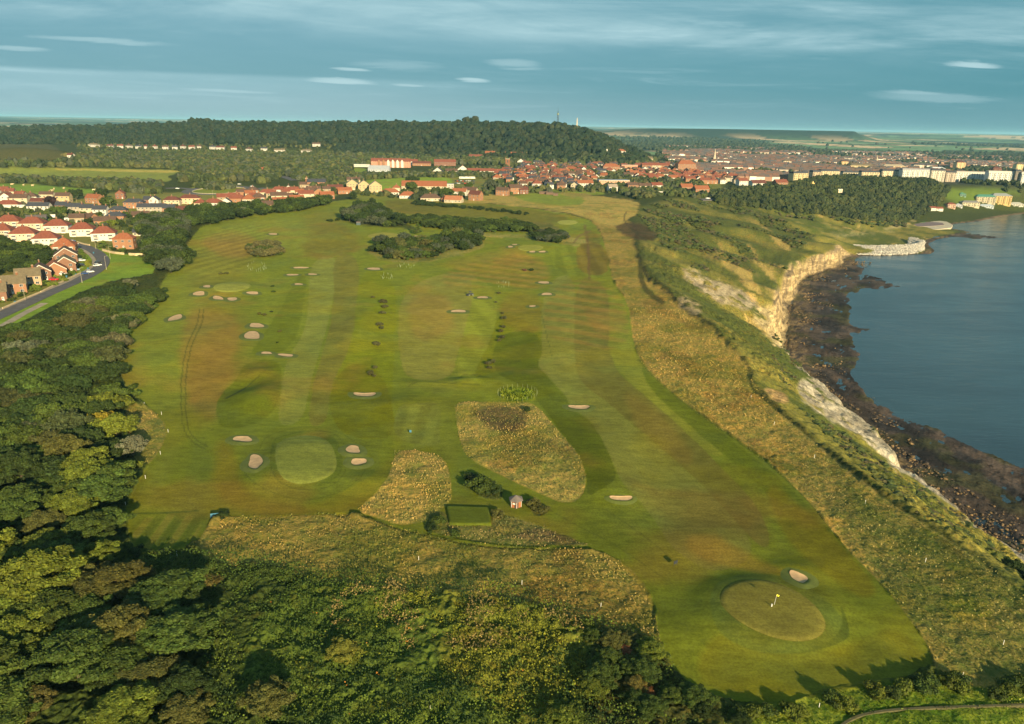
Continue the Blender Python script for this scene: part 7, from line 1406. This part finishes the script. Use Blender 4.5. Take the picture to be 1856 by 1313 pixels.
p = crest(1038); p[2] += 6; mb = MB(); mb.box(-3, 3, -3, 3, -3, 4, M_CONC); mb.cyl((0, 0, 4), (0, 0, 22), 2.1, 1.1, 4, M_CONC); mb.cyl((0, 0, 22), (0, 0, 25), 1.1, .1, 4, M_CONC); one('memorial_obelisk', mb, p, 'pale stone obelisk near the right end of the hill crest', 'obelisk')
# garden walls and hedges of the estate
def wallrun(name, pts, hgt, wd, m, label, cat, color=None):
    P = smooth_poly(pts, 1, False); g_ = ground(P[:, 0], P[:, 1]); mb = MB()
    for a, b in zip(g_[:-1], g_[1:]):
        d = (b - a)[:2]; L = np.linalg.norm(d); nx, ny = -d[1] / L * wd / 2, d[0] / L * wd / 2
        mb.add([(a[0] - nx, a[1] - ny, a[2] - 1), (b[0] - nx, b[1] - ny, b[2] - 1), (b[0] + nx, b[1] + ny, b[2] - 1), (a[0] + nx, a[1] + ny, a[2] - 1), (a[0] - nx, a[1] - ny, a[2] + hgt), (b[0] - nx, b[1] - ny, b[2] + hgt), (b[0] + nx, b[1] + ny, b[2] + hgt), (a[0] + nx, a[1] + ny, a[2] + hgt)], [(4, 5, 6, 7), (0, 1, 5, 4), (2, 3, 7, 6), (1, 2, 6, 5), (3, 0, 4, 7)], m)
    o = link(name, mb.mesh(name)); 
    if color: o.color = rgba(color)
    tag(o, label, cat)
M_STONE = plain('wall_stone', (.46, .36, .22), .9, .2, .8)
wallrun('garden_wall', [(186, 455), (205, 460), (225, 462)], 1.3, .5, M_STONE, 'pale stone wall between the brick house and the verge', 'wall'); wallrun('garden_wall', [(234, 463), (250, 464), (268, 462)], 1.5, .5, M_STONE, 'second stretch of pale stone wall by the belt trees', 'wall')
wallrun('garden_wall', [(140, 440), (152, 444), (163, 446)], 1.0, .4, M_STONE, 'low stone wall on the inside of the road start', 'wall'); wallrun('garden_wall', [(5, 561), (40, 545), (72, 532)], .8, .35, M_STONE, 'low front wall beside the lower left road', 'wall'); wallrun('garden_wall', [(74, 531), (100, 518), (128, 505), (145, 497)], .8, .35, M_STONE, 'low front wall of the gardens facing the road', 'wall')
for i, (pl, c, lb) in enumerate((([(78, 514), (90, 519), (101, 518)], (.12, .16, .02), 'bright clipped hedge left of the red car'), ([(98, 504), (110, 506), (118, 511)], (.13, .15, .02), 'bright hedge right of the red car'), ([(64, 522), (70, 528)], (.10, .14, .02), 'round bright bush by the porch house'), ([(160, 483), (160, 476)], (.16, .17, .02), 'yellow-green bush by the road bend'),
                                  ([(145, 455), (150, 462), (155, 470)], (.07, .11, .016), 'green garden trees inside the road bend'), ([(180, 450), (190, 446), (205, 450)], (.06, .09, .02), 'clipped hedge beside the stone wall'), ([(0, 462), (30, 470), (60, 468), (84, 464)], (.04, .06, .016), 'long dark hedge behind the gabled houses'))):
    P = smooth_poly(pl, 2, False)
    g_ = ground(P[:, 0], P[:, 1])
    for a in g_[::2]: plant('bush', a, rnd.uniform(1.1, 1.7), jcol(c, .1), lb, 'garden hedge ' + lb.split()[0] + ' ' + str(i))
for pt in scatter([(-80, 440), (0, 440), (60, 452), (95, 462), (96, 478), (60, 494), (20, 500), (-80, 510)], 8.0, 41): plant('mid', pt, rnd.uniform(2.6, 4.4), jcol(rnd.choice([GD, GM, GD]), .15), 'garden tree in the hollow behind the gabled houses', 'trees behind the gabled houses', hz=.75, name='garden_tree')
for pt in scatter([(-60, 424), (190, 440), (230, 452), (225, 460), (150, 440), (135, 470), (150, 495), (100, 520), (20, 552), (-60, 560), (-60, 545), (60, 520), (120, 480), (90, 455), (-60, 440)], 4.6, 45, avoid=[(a[0], a[1], a[2] * .8) for a in HS]):
    if polydist(np.array([project(*[np.array(v) for v in pt])[0]]), np.array([project(*[np.array(v) for v in pt])[1]]), ROADP, False)[0] < 14: continue
    plant('bush', pt, rnd.uniform(.7, 1.6), jcol(rnd.choice([GM, GD, (.10, .14, .02), (.07, .10, .016)]), .15), 'low shrub in the front gardens along the bending road', 'front garden shrubs', parts=False, name='garden_shrub')
GT = scatter([(-80, 380), (60, 376), (250, 386), (340, 372), (560, 352), (620, 352), (600, 360), (420, 372), (330, 392), (260, 402), (240, 420), (140, 416), (60, 404), (-80, 410)], 15, 42, avoid=[(a[0], a[1], a[2] + 1.5) for a in HS])
for pt in GT: plant('mid', pt, rnd.uniform(1.8, 3.4), jcol(rnd.choice([GD, GM, (.07, .10, .015)]), .15), 'small garden tree between the roofs of the estate', 'garden trees of the estate', hz=.9, parts=False, name='garden_tree')
for x, y, rp, c, lb in ((113, 392, 12, (.055, .085, .012), 'round green tree behind the red hipped semis'), (98, 388, 9, (.05, .08, .012), 'small round green tree left of the bigger one'), (93, 378, 13, (.03, .016, .016), 'dark purple-leaved tree in the slate terrace'), (138, 362, 14, GD, 'large dark tree beside the cattle field'), (187, 362, 14, GD, 'dark tree right of the orange brick houses'), (203, 412, 10, (.10, .13, .015), 'lime-green tree behind the bend semi'), (196, 375, 12, GM, 'mid-green tree beside the orange gable'),
                        (150, 396, 9, GM, 'leafy tree behind the cream semi'), (640, 362, 9, GD, 'dark tree below the yellow flats'), (675, 372, 8, GD, 'small dark tree at the course top'), (742, 335, 9, GD, 'dark round tree left of the school roof'), (752, 333, 8, GD, 'dark round tree touching the school roof'), (745, 350, 13, GM, 'broad tree in front of the school'), (765, 350, 8, GD, 'small dark tree in front of the school'), (808, 358, 13, GM, 'tree between school and solar-panel bungalow'), (800, 316, 7, (.05, .08, .015), 'green tree in front of the white upper row'), (890, 345, 12, GB, 'grey-green tree beside the tall brick house'), (850, 344, 8, GM, 'small tree by the parked vehicles')):
    p = G1(x, y); plant('mid', p, rp * mpp(p) * .85, c, lb, None)
GT = scatter([(620, 352), (800, 366), (880, 356), (960, 352), (1060, 348), (1200, 358), (1290, 345), (1240, 315), (1000, 300), (900, 305), (780, 306), (780, 320), (880, 326), (880, 345), (700, 352)], 13, 43, avoid=[(a[0], a[1], a[2] + 1) for a in HS])
px, py = project(GT[:, 0], GT[:, 1], GT[:, 2]); GT = GT[(polydist(px, py, [(925, 352), (1045, 350), (1065, 362), (966, 372)]) > 0)]
mass('village_trees', GT, np.random.default_rng(5).uniform(2.2, 4.6, len(GT)), pick(len(GT), VC, np.random.default_rng(6), .2), 'garden trees filling the village', seed=12, rough=.35)
# hedges at the far edge of the course and by the bungalows
for pt in scatter([(745, 368), (760, 363), (800, 372), (870, 377), (960, 388), (958, 391), (870, 381), (790, 375), (750, 372)], 4.6, 44): plant('bush', pt, rnd.uniform(1.2, 2.2), jcol(GD), 'dark bush in the broken hedge at the far course boundary', 'bushes of the far boundary hedge', parts=False)

# ================================================================== VEHICLES
def car_proto():
    t = link('parked_car', None); m = MB()
    pr = [(-2.1, .35), (-2.15, .75), (-1.9, .92), (-1.3, .98), (1.0, .95), (1.9, .82), (2.1, .6), (2.1, .35)]; n = len(pr)
    V = [(x, -.85, z) for x, z in pr] + [(x, .85, z) for x, z in pr]; m.add(V, [(i, (i + 1) % n, n + (i + 1) % n, n + i) for i in range(n)] + [tuple(range(n - 1, -1, -1)), tuple(range(n, 2 * n))], M_WALLP)
    V = [(-1.5, -.68, 1.38), (.35, -.68, 1.40), (.35, .68, 1.40), (-1.5, .68, 1.38), (-1.5, -.68, 1.45), (.35, -.68, 1.47), (.35, .68, 1.47), (-1.5, .68, 1.45)]; m.add(V, [(4, 5, 6, 7), (0, 1, 5, 4), (1, 2, 6, 5), (2, 3, 7, 6), (3, 0, 4, 7)], M_WALLP)
    link('body', m.mesh('body'), t); m = MB(); V = [(-1.95, -.78, .9), (1.05, -.78, .93), (1.05, .78, .93), (-1.95, .78, .9), (-1.48, -.66, 1.40), (.33, -.66, 1.42), (.33, .66, 1.42), (-1.48, .66, 1.40)]
    m.add(V, [(0, 1, 5, 4), (1, 2, 6, 5), (2, 3, 7, 6), (3, 0, 4, 7)], M_GLASS); link('windows', m.mesh('windows'), t)
    for x in (-1.35, 1.35):
        for y in (-.8, .8): link('wheel', W1, t, (x, y, .33))
    return t
def paint_(q, bs, o):
    oi = q.n('ShaderNodeObjectInfo'); q.put(bs.inputs['Base Color'], oi.outputs['Color']); bs.inputs['Roughness'].default_value = .25; bs.inputs['Specular IOR Level'].default_value = .5
M_WALLP = mat('car_paint', paint_); first = [car_proto()]
def car(x, y, rot, col, label, group='parked cars', s=1.0):
    t = first.pop() if first else copy_tree(CARP[0]); p = G1(x, y)
    if not CARP: CARP.append(t)
    t.location = (p[0], p[1], p[2] + .15); t.rotation_euler = (0, 0, R(rot)); t.scale = (s, s, s); tag(t, label, 'car', group)
    for ch in t.children:
        if ch.name.startswith('body'): ch.color = rgba(col)
CARP = []
SV, WC, RC, BC, KC, LB = (.6, .6, .6), (.78, .78, .76), (.6, .02, .03), (.02, .05, .16), (.03, .03, .035), (.35, .50, .56)
for a in ((177, 483, 62, WC, 'white car parked on the inside of the road bend'), (179, 478, 60, KC, 'dark car just behind the white one on the bend'), (163, 495, 40, SV, 'silver car at the kerb below the bend'), (155, 498, 40, BC, 'dark blue car next to the silver one at the kerb'), (137, 491, 5, LB, 'pale blue car on the drive of the bend house'), (115, 499, 5, WC, 'white car on the drive of the orange low house'),
          (98, 509, 5, RC, 'red car on a drive between bright hedges'), (148, 474, 0, WC, 'white car on the drive furthest up the gabled row'), (150, 483, 0, KC, 'dark car under the brick gable house'), (136, 444, 30, WC, 'white car where the road meets the semis'), (131, 439, 30, BC, 'blue car behind the white one by the semis'), (114, 436, 20, KC, 'dark car parked between the two rows of semis'),
          (12, 541, 20, KC, 'dark car on the lower left drive'), (98, 427, 20, KC, 'dark car in front of the middle semi'), (118, 440, 20, (.25, .05, .04), 'dark red car between the two rows of semis'), (322, 343, 10, WC, 'white car on the road left of the roundabout'), (434, 335, -5, WC, 'white car at the far side of the roundabout'), (457, 339, 0, SV, 'pale car right of the roundabout'),
          (1283, 361, 0, WC, 'white car on the cliff-top road', 'parked cars', 1.3), (1169, 348, 0, RC, 'red car near the tan brick house'), (1160, 348, 0, SV, 'silver car beside the red one')): car(*a)
rg = random.Random(3)
for k in range(22):
    x, y = 826 + (k % 11) * 3.3, 329 + (k // 11) * 4.5 + rg.uniform(-.5, .5); car(x, y, rg.choice((80, 95)), rg.choice([WC, SV, KC, BC, RC]), 'car in the crowded car park behind the school', 'cars in the school car park')
for k in range(24):
    x = 1448 + (k % 12) * 2.6; y = 334 + (k // 12) * 4 + (k % 12) * -.3; car(x, y, rg.choice((60, 80)), rg.choice([WC, SV, KC, BC, SV]), 'car in the curved seafront car park', 'cars in the seafront car park')
# vans and camper
def van(x, y, rot, label, L=6.5, H=2.9, group=None):
    p = G1(x, y); t = link('camper_van', None, None, (p[0], p[1], p[2] + .3), R(rot)); m = MB(); m.box(-L / 2, L / 2 - 1.2, -1.05, 1.05, .5, H, M_WHITE); m.box(L / 2 - 1.9, L / 2 - .6, -1.05, 1.05, H - .75, H + .1, M_WHITE); m.add([(L / 2 - 1.2, -1, .5), (L / 2, -1, .5), (L / 2, -1, 1.3), (L / 2 - .6, -1, H - .8), (L / 2 - 1.2, -1, H - .8), (L / 2 - 1.2, 1, .5), (L / 2, 1, .5), (L / 2, 1, 1.3), (L / 2 - .6, 1, H - .8), (L / 2 - 1.2, 1, H - .8)], [(0, 1, 2, 3, 4), (9, 8, 7, 6, 5), (1, 6, 7, 2), (3, 8, 9, 4)], M_WHITE); link('body', m.mesh('body'), t)
    m = MB(); m.add([(L / 2 + .01, -.95, 1.32), (L / 2 + .01, .95, 1.32), (L / 2 - .58, .95, H - .85), (L / 2 - .58, -.95, H - .85)], [(0, 1, 2, 3)], M_GLASS); link('windscreen', m.mesh('windscreen'), t); m = MB(); m.box(-L / 2 + .8, -L / 2 + 2.6, -1.07, -1.04, 1.5, 2.2, M_GLASS); link('window', m.mesh('window'), t)
    for a in (-L / 2 + 1.2, L / 2 - .9):
        for b in (-.95, .95): link('wheel', W1, t, (a, b, .33))
    tag(t, label, 'van', group)
van(1323, 363, 5, 'white camper van on the cliff-top road', 9, 3.6); van(95, 396, 20, 'white van in the gardens behind the semis'); van(126, 402, 20, 'pale van parked behind the cream semi'); van(40, 378, 5, 'blue-white van by the slate terrace', 7)
for k, x in enumerate((838, 846, 856)): van(x, 325, 0, ('leftmost', 'middle', 'rightmost')[k] + ' of three white minibuses behind the school car park', 9, 3.2)
# bins by the kerb
for k, (x, y) in enumerate(((121, 503), (138, 500), (160, 489), (120, 510), (28, 550), (170, 460))):
    m = MB(); m.add([(-.25, -.3, 0), (.25, -.3, 0), (.25, .3, 0), (-.25, .3, 0), (-.3, -.36, 1.0), (.3, -.36, 1.0), (.3, .36, 1.0), (-.3, .36, 1.0)], [(0, 1, 5, 4), (1, 2, 6, 5), (2, 3, 7, 6), (3, 0, 4, 7)], M_BLUE); m.box(-.32, .32, -.4, .38, 1.0, 1.08, M_BLUE)
    one('wheelie_bin', m, G1(x, y), 'blue wheelie bin ' + ('near the white car on the drive', 'below the pale blue car', 'beside the yellow-green bush', 'under the bright hedge by the kerb', 'at the lower left wall', 'by the road start')[k], 'bin', 'wheelie bins')
# cattle
def cow():
    m = MB(); M = plain('pale_hide', (.62, .48, .30), .85, .15); secs = [(-1.1, .30, 1.05, .30), (-.8, .42, 1.0, .42), (0, .46, .98, .46), (.7, .40, 1.05, .42), (1.0, .24, 1.2, .26), (1.35, .18, 1.35, .18), (1.5, .2, 1.38, .17), (1.85, .12, 1.2, .11)]; n = 8; V = []
    for x, ry, z, rz in secs: V += [(x, ry * math.cos(2 * math.pi * k / n), z + rz * math.sin(2 * math.pi * k / n)) for k in range(n)]
    m.add(V, [(i * n + k, i * n + (k + 1) % n, (i + 1) * n + (k + 1) % n, (i + 1) * n + k) for i in range(len(secs) - 1) for k in range(n)] + [tuple(range(n - 1, -1, -1)), tuple((len(secs) - 1) * n + k for k in range(n))], M)
    for x, y in ((-.85, .25), (-.85, -.25), (.7, .24), (.7, -.24)): m.cyl((x, y, .75), (x + .05, y, .4), .15, .09, 6, M); m.cyl((x + .05, y, .42), (x, y, -.05), .09, .07, 6, M)
    for y in (-.2, .2): m.cyl((1.5, y * .7, 1.5), (1.45, y * 1.9, 1.55), .06, .03, 4, M)
    m.cyl((-1.1, 0, 1.25), (-1.25, 0, .6), .04, .03, 4, M); return m.mesh('cow', True)
cm = cow()
for k, (x, y) in enumerate(((22, 336), (43, 337), (59, 338), (98, 344), (95, 347), (116, 343), (4, 349), (1, 351), (5, 357), (40, 356), (52, 355), (39, 359), (14, 364), (170, 346))):
    o = one('cow', cm, G1(x, y), 'pale cow grazing alone in the green field' if k in (12, 13) else 'pale cow grazing among the herd in the green field', 'cow', 'cows in the left field', R(rnd.uniform(0, 360))); o.scale = (1.35, 1.35, 1.35)
# gulls' rocks, far sheds in the hedged plot
for k, (x, y, w_) in enumerate(((985, 352, 14), (996, 353, 12), (1007, 355, 8))):
    p = G1(x, y); m = MB(); m.box(-w_ * .35, w_ * .35, -2, 2, -1, 2.2, M_WALL); m.gable(w_ * .7, 4, 2.2, .9, M_ROOF, .2, .12); o = one('field_shed', m, p, ('long brown field shed left of the pair', 'middle brown field shed', 'small brown field shed at the right end')[k] + ' in the cliff-top field', 'shed', 'sheds in the cliff-top field', R(-6), (.13, .085, .06))

# ================================================================== THE TOWN BEYOND
rg = np.random.default_rng(77)
def town_pts():
    out = []
    rows = []
    Y0 = 1440
    while Y0 < 4300:
        rows.append(Y0); Y0 += 26 + (Y0 - 1440) * .010
    for Yr in rows:
        x = Yr * (.17 if Yr < 1900 else .20); x1 = Yr * .80
        while x < x1:
            yy_ = Yr + 60 * math.sin(x / 420.) + 9 * math.sin(x / 90.); px = 928 + 1347 * x / yy_
            out.append((x, yy_, px)); x += 12.5 + (6 if (int(x / 95) % 3 == 0) else 0)
    return np.array(out)
T = town_pts(); x, y = T[:, 0] + rg.normal(size=len(T)) * 2.5, T[:, 1] + rg.normal(size=len(T)) * 3; z = z100(x, y)
px, py = project(x * S, y * S, z * S)
dens = fbm(x * .6, y, 330, 3, 201); parkn = fbm(x, y, 170, 2, 203)
inside = polydist(px, py, [(1195, 262), (1300, 262), (1440, 268), (1560, 272), (1700, 282), (1860, 290), (2100, 300), (2100, 336), (1860, 324), (1740, 326), (1560, 319), (1500, 317), (1440, 320), (1400, 335), (1330, 326), (1260, 315), (1225, 300), (1200, 285)]) < 0
ok = inside & (z > -40) & (dens > -.14) & (parkn > -.30) & (rg.random(len(x)) < .84)
hs = np.array(HS); 
for a in HS:
    if a[1] > 1000: ok &= np.hypot(x * S - a[0], y * S - a[1]) > a[2] + 7
x, y, z, dens = x[ok], y[ok], z[ok], dens[ok]
def town_mesh_arrays(x, y, z, rot, w_, d_, h_, wall, roof):
    n = len(x); c, s = np.cos(rot), np.sin(rot); a, b = w_ / 2, d_ / 2; r_ = b * .8
    L = np.stack([np.stack(v, -1) for v in ((-a, -b, 0 * a - 3), (a, -b, 0 * a - 3), (a, b, 0 * a - 3), (-a, b, 0 * a - 3), (-a, -b, h_), (a, -b, h_), (a, b, h_), (-a, b, h_), (-a * .96, 0 * a, h_ + r_), (a * .96, 0 * a, h_ + r_))], 1)
    V = np.stack([L[..., 0] * c[:, None] - L[..., 1] * s[:, None] + x[:, None] * S, L[..., 0] * s[:, None] + L[..., 1] * c[:, None] + y[:, None] * S, L[..., 2] + z[:, None] * S], -1)
    q = np.array([(0, 1, 5, 4), (1, 2, 6, 5), (2, 3, 7, 6), (3, 0, 4, 7), (4, 5, 9, 8), (6, 7, 8, 9)]); t = np.array([(5, 6, 9), (7, 4, 8)])
    Q = (q[None] + (np.arange(n) * 10)[:, None, None]).reshape(-1, 4); T_ = (t[None] + (np.arange(n) * 10)[:, None, None]).reshape(-1, 3)
    cq = np.stack([wall, wall, wall, wall, roof, roof], 1).reshape(-1, 3); ct = np.stack([wall, wall], 1).reshape(-1, 3)
    return V.reshape(-1, 3), Q, T_, np.concatenate([cq, ct])
n = len(x); rc = np.array([(.25, .13, .10), (.19, .12, .095), (.16, .12, .10), (.13, .12, .125), (.10, .10, .11), (.30, .16, .11)]); wc = np.array([(.72, .66, .56), (.36, .22, .16), (.50, .42, .34), (.85, .80, .72), (.30, .18, .13)])
pr = rg.random(n) * 1.05 + np.clip((px[ok] - 1400) / 900, 0, .35); ri = np.clip((pr * 4.6).astype(int), 0, 5); roof = rc[ri] * .55 * rg.uniform(.8, 1.2, (n, 1)); wall = wc[rg.integers(0, 5, n)] * .8 * rg.uniform(.85, 1.1, (n, 1))
rot = .12 * np.sin(x / 300) + np.where(fbm(x, y, 260, 2, 205) > .1, .5, -.15) + rg.normal(size=n) * .04; w_ = rg.uniform(9, 15, n); d_ = rg.uniform(7.5, 10, n); h_ = rg.uniform(5.5, 8.5, n)
order = np.argsort(y); nearh = order[:270]; rest = order[270:]
V, Q, T_, cc_ = town_mesh_arrays(x[rest], y[rest], z[rest], rot[rest], w_[rest], d_[rest], h_[rest], wall[rest], roof[rest])
tag(link('distant_town', mesh_np('distant_town', V, quads=Q, tris=T_, mats=[M_TINT], fcol=cc_)), 'mass of small roofs of the far town', 'town', None, 'stuff')
variants = {}
def vmesh(i, j, k):
    key = (i, j, k)
    if key not in variants:
        Z = np.zeros(1); V, Q, T_, c = town_mesh_arrays(Z, Z, Z, Z, Z + (10, 13)[k], Z + 9, Z + 6.5, wc[j][None] * .8, rc[i][None] * .6)
        m = mesh_np('town_house', V, quads=Q, tris=T_, mats=[M_TINT], fcol=c); variants[key] = m
    return variants[key]
RN = ['red', 'dark red', 'brown', 'grey', 'slate', 'orange-red']; WN = ['cream', 'brick', 'tan', 'white', 'dark brick']
for i in nearh:
    j = int(np.argmin(np.abs(wc * .8 - wall[i]).sum(1))); o = link('town_house', vmesh(int(ri[i]), j, int(w_[i] > 12)), None, (x[i] * S, y[i] * S, z[i] * S), float(rot[i]))
    tag(o, '%s house with %s roof on the near edge of the seaside town' % (WN[j], RN[ri[i]]), 'house', 'near town houses, %s walls and %s roofs' % (WN[j], RN[ri[i]]))
# trees in and beyond the town
tx = rg.uniform(.16, .85, 9000); ty = rg.uniform(1450, 4600, 9000); tx = tx * ty; tz = z100(tx, ty); tpx, tpy = project(tx * S, ty * S, tz * S)
dn = fbm(tx * .6, ty, 330, 3, 201); pk = fbm(tx, ty, 170, 2, 203); k = ((dn < -.15) | (pk < -.35) | (rg.random(9000) < .40) | (tpy < 268)) & (tz > -40) & (tpx > 1190) & (tpy < 322); tx, ty, tz = tx[k], ty[k], tz[k]
mass('town_trees', np.stack([tx, ty, tz], 1) * S, rg.uniform(3.5, 7, len(tx)), pick(len(tx), [(.026, .038, .014), (.036, .046, .018)], rg, .2), 'trees between the streets of the far town', sub=0, seed=13)
# church spires in the town
for x_, y_, h__, lb in ((1294, 296, 26, 'pale church spire on the left of the town'), (1588, 297, 20, 'slim white church spire in the middle of the town')):
    p = G1(x_, y_); m = MB(); m.box(-3, 3, -3, 3, -3, h__ * .5, M_CONC); m.cyl((0, 0, h__ * .5), (0, 0, h__ * 1.3), 3.2, .1, 8, M_CONC); one('church_spire', m, p, lb, 'church spire')
# far woods and copses on the hills beyond
n = 26000; u = rg.uniform(-.75, .85, n); yy_ = 3000 * (1 + rg.random(n) ** 1.3 * 3.2); xx_ = u * yy_; zz_ = z100(xx_, yy_)
k = (fbm(xx_, yy_, 1300, 4, 63) > .14) | (rg.random(n) < .03); k &= ((u > .12) | (yy_ > 3200)) & (yy_ < 6800); xx_, yy_, zz_ = xx_[k], yy_[k], zz_[k]
mass('far_woodland', np.stack([xx_, yy_, zz_], 1) * S, rg.uniform(6, 11, len(xx_)), pick(len(xx_), [(.022, .034, .016), (.030, .040, .018)], rg, .15), 'woods on the hills beyond the town', sub=0, seed=14)
# ================================================================== haze
def haze():
    m = bpy.data.materials.new('haze_air'); m.use_nodes = True; q = NT(m.node_tree)
    v = q.n('ShaderNodeVolumePrincipled'); o = q.n('ShaderNodeOutputMaterial'); q.t.links.new(v.outputs[0], o.inputs['Volume'])
    v.inputs['Color'].default_value = (.34, .72, .95, 1); v.inputs['Density'].default_value = 4.0e-5; v.inputs['Anisotropy'].default_value = .0
    mb = MB(); mb.box(-42000, 42000, -1500, 36500, -62, 130, m)
    tag(link('haze', mb.mesh('haze')), kind='stuff')
haze()
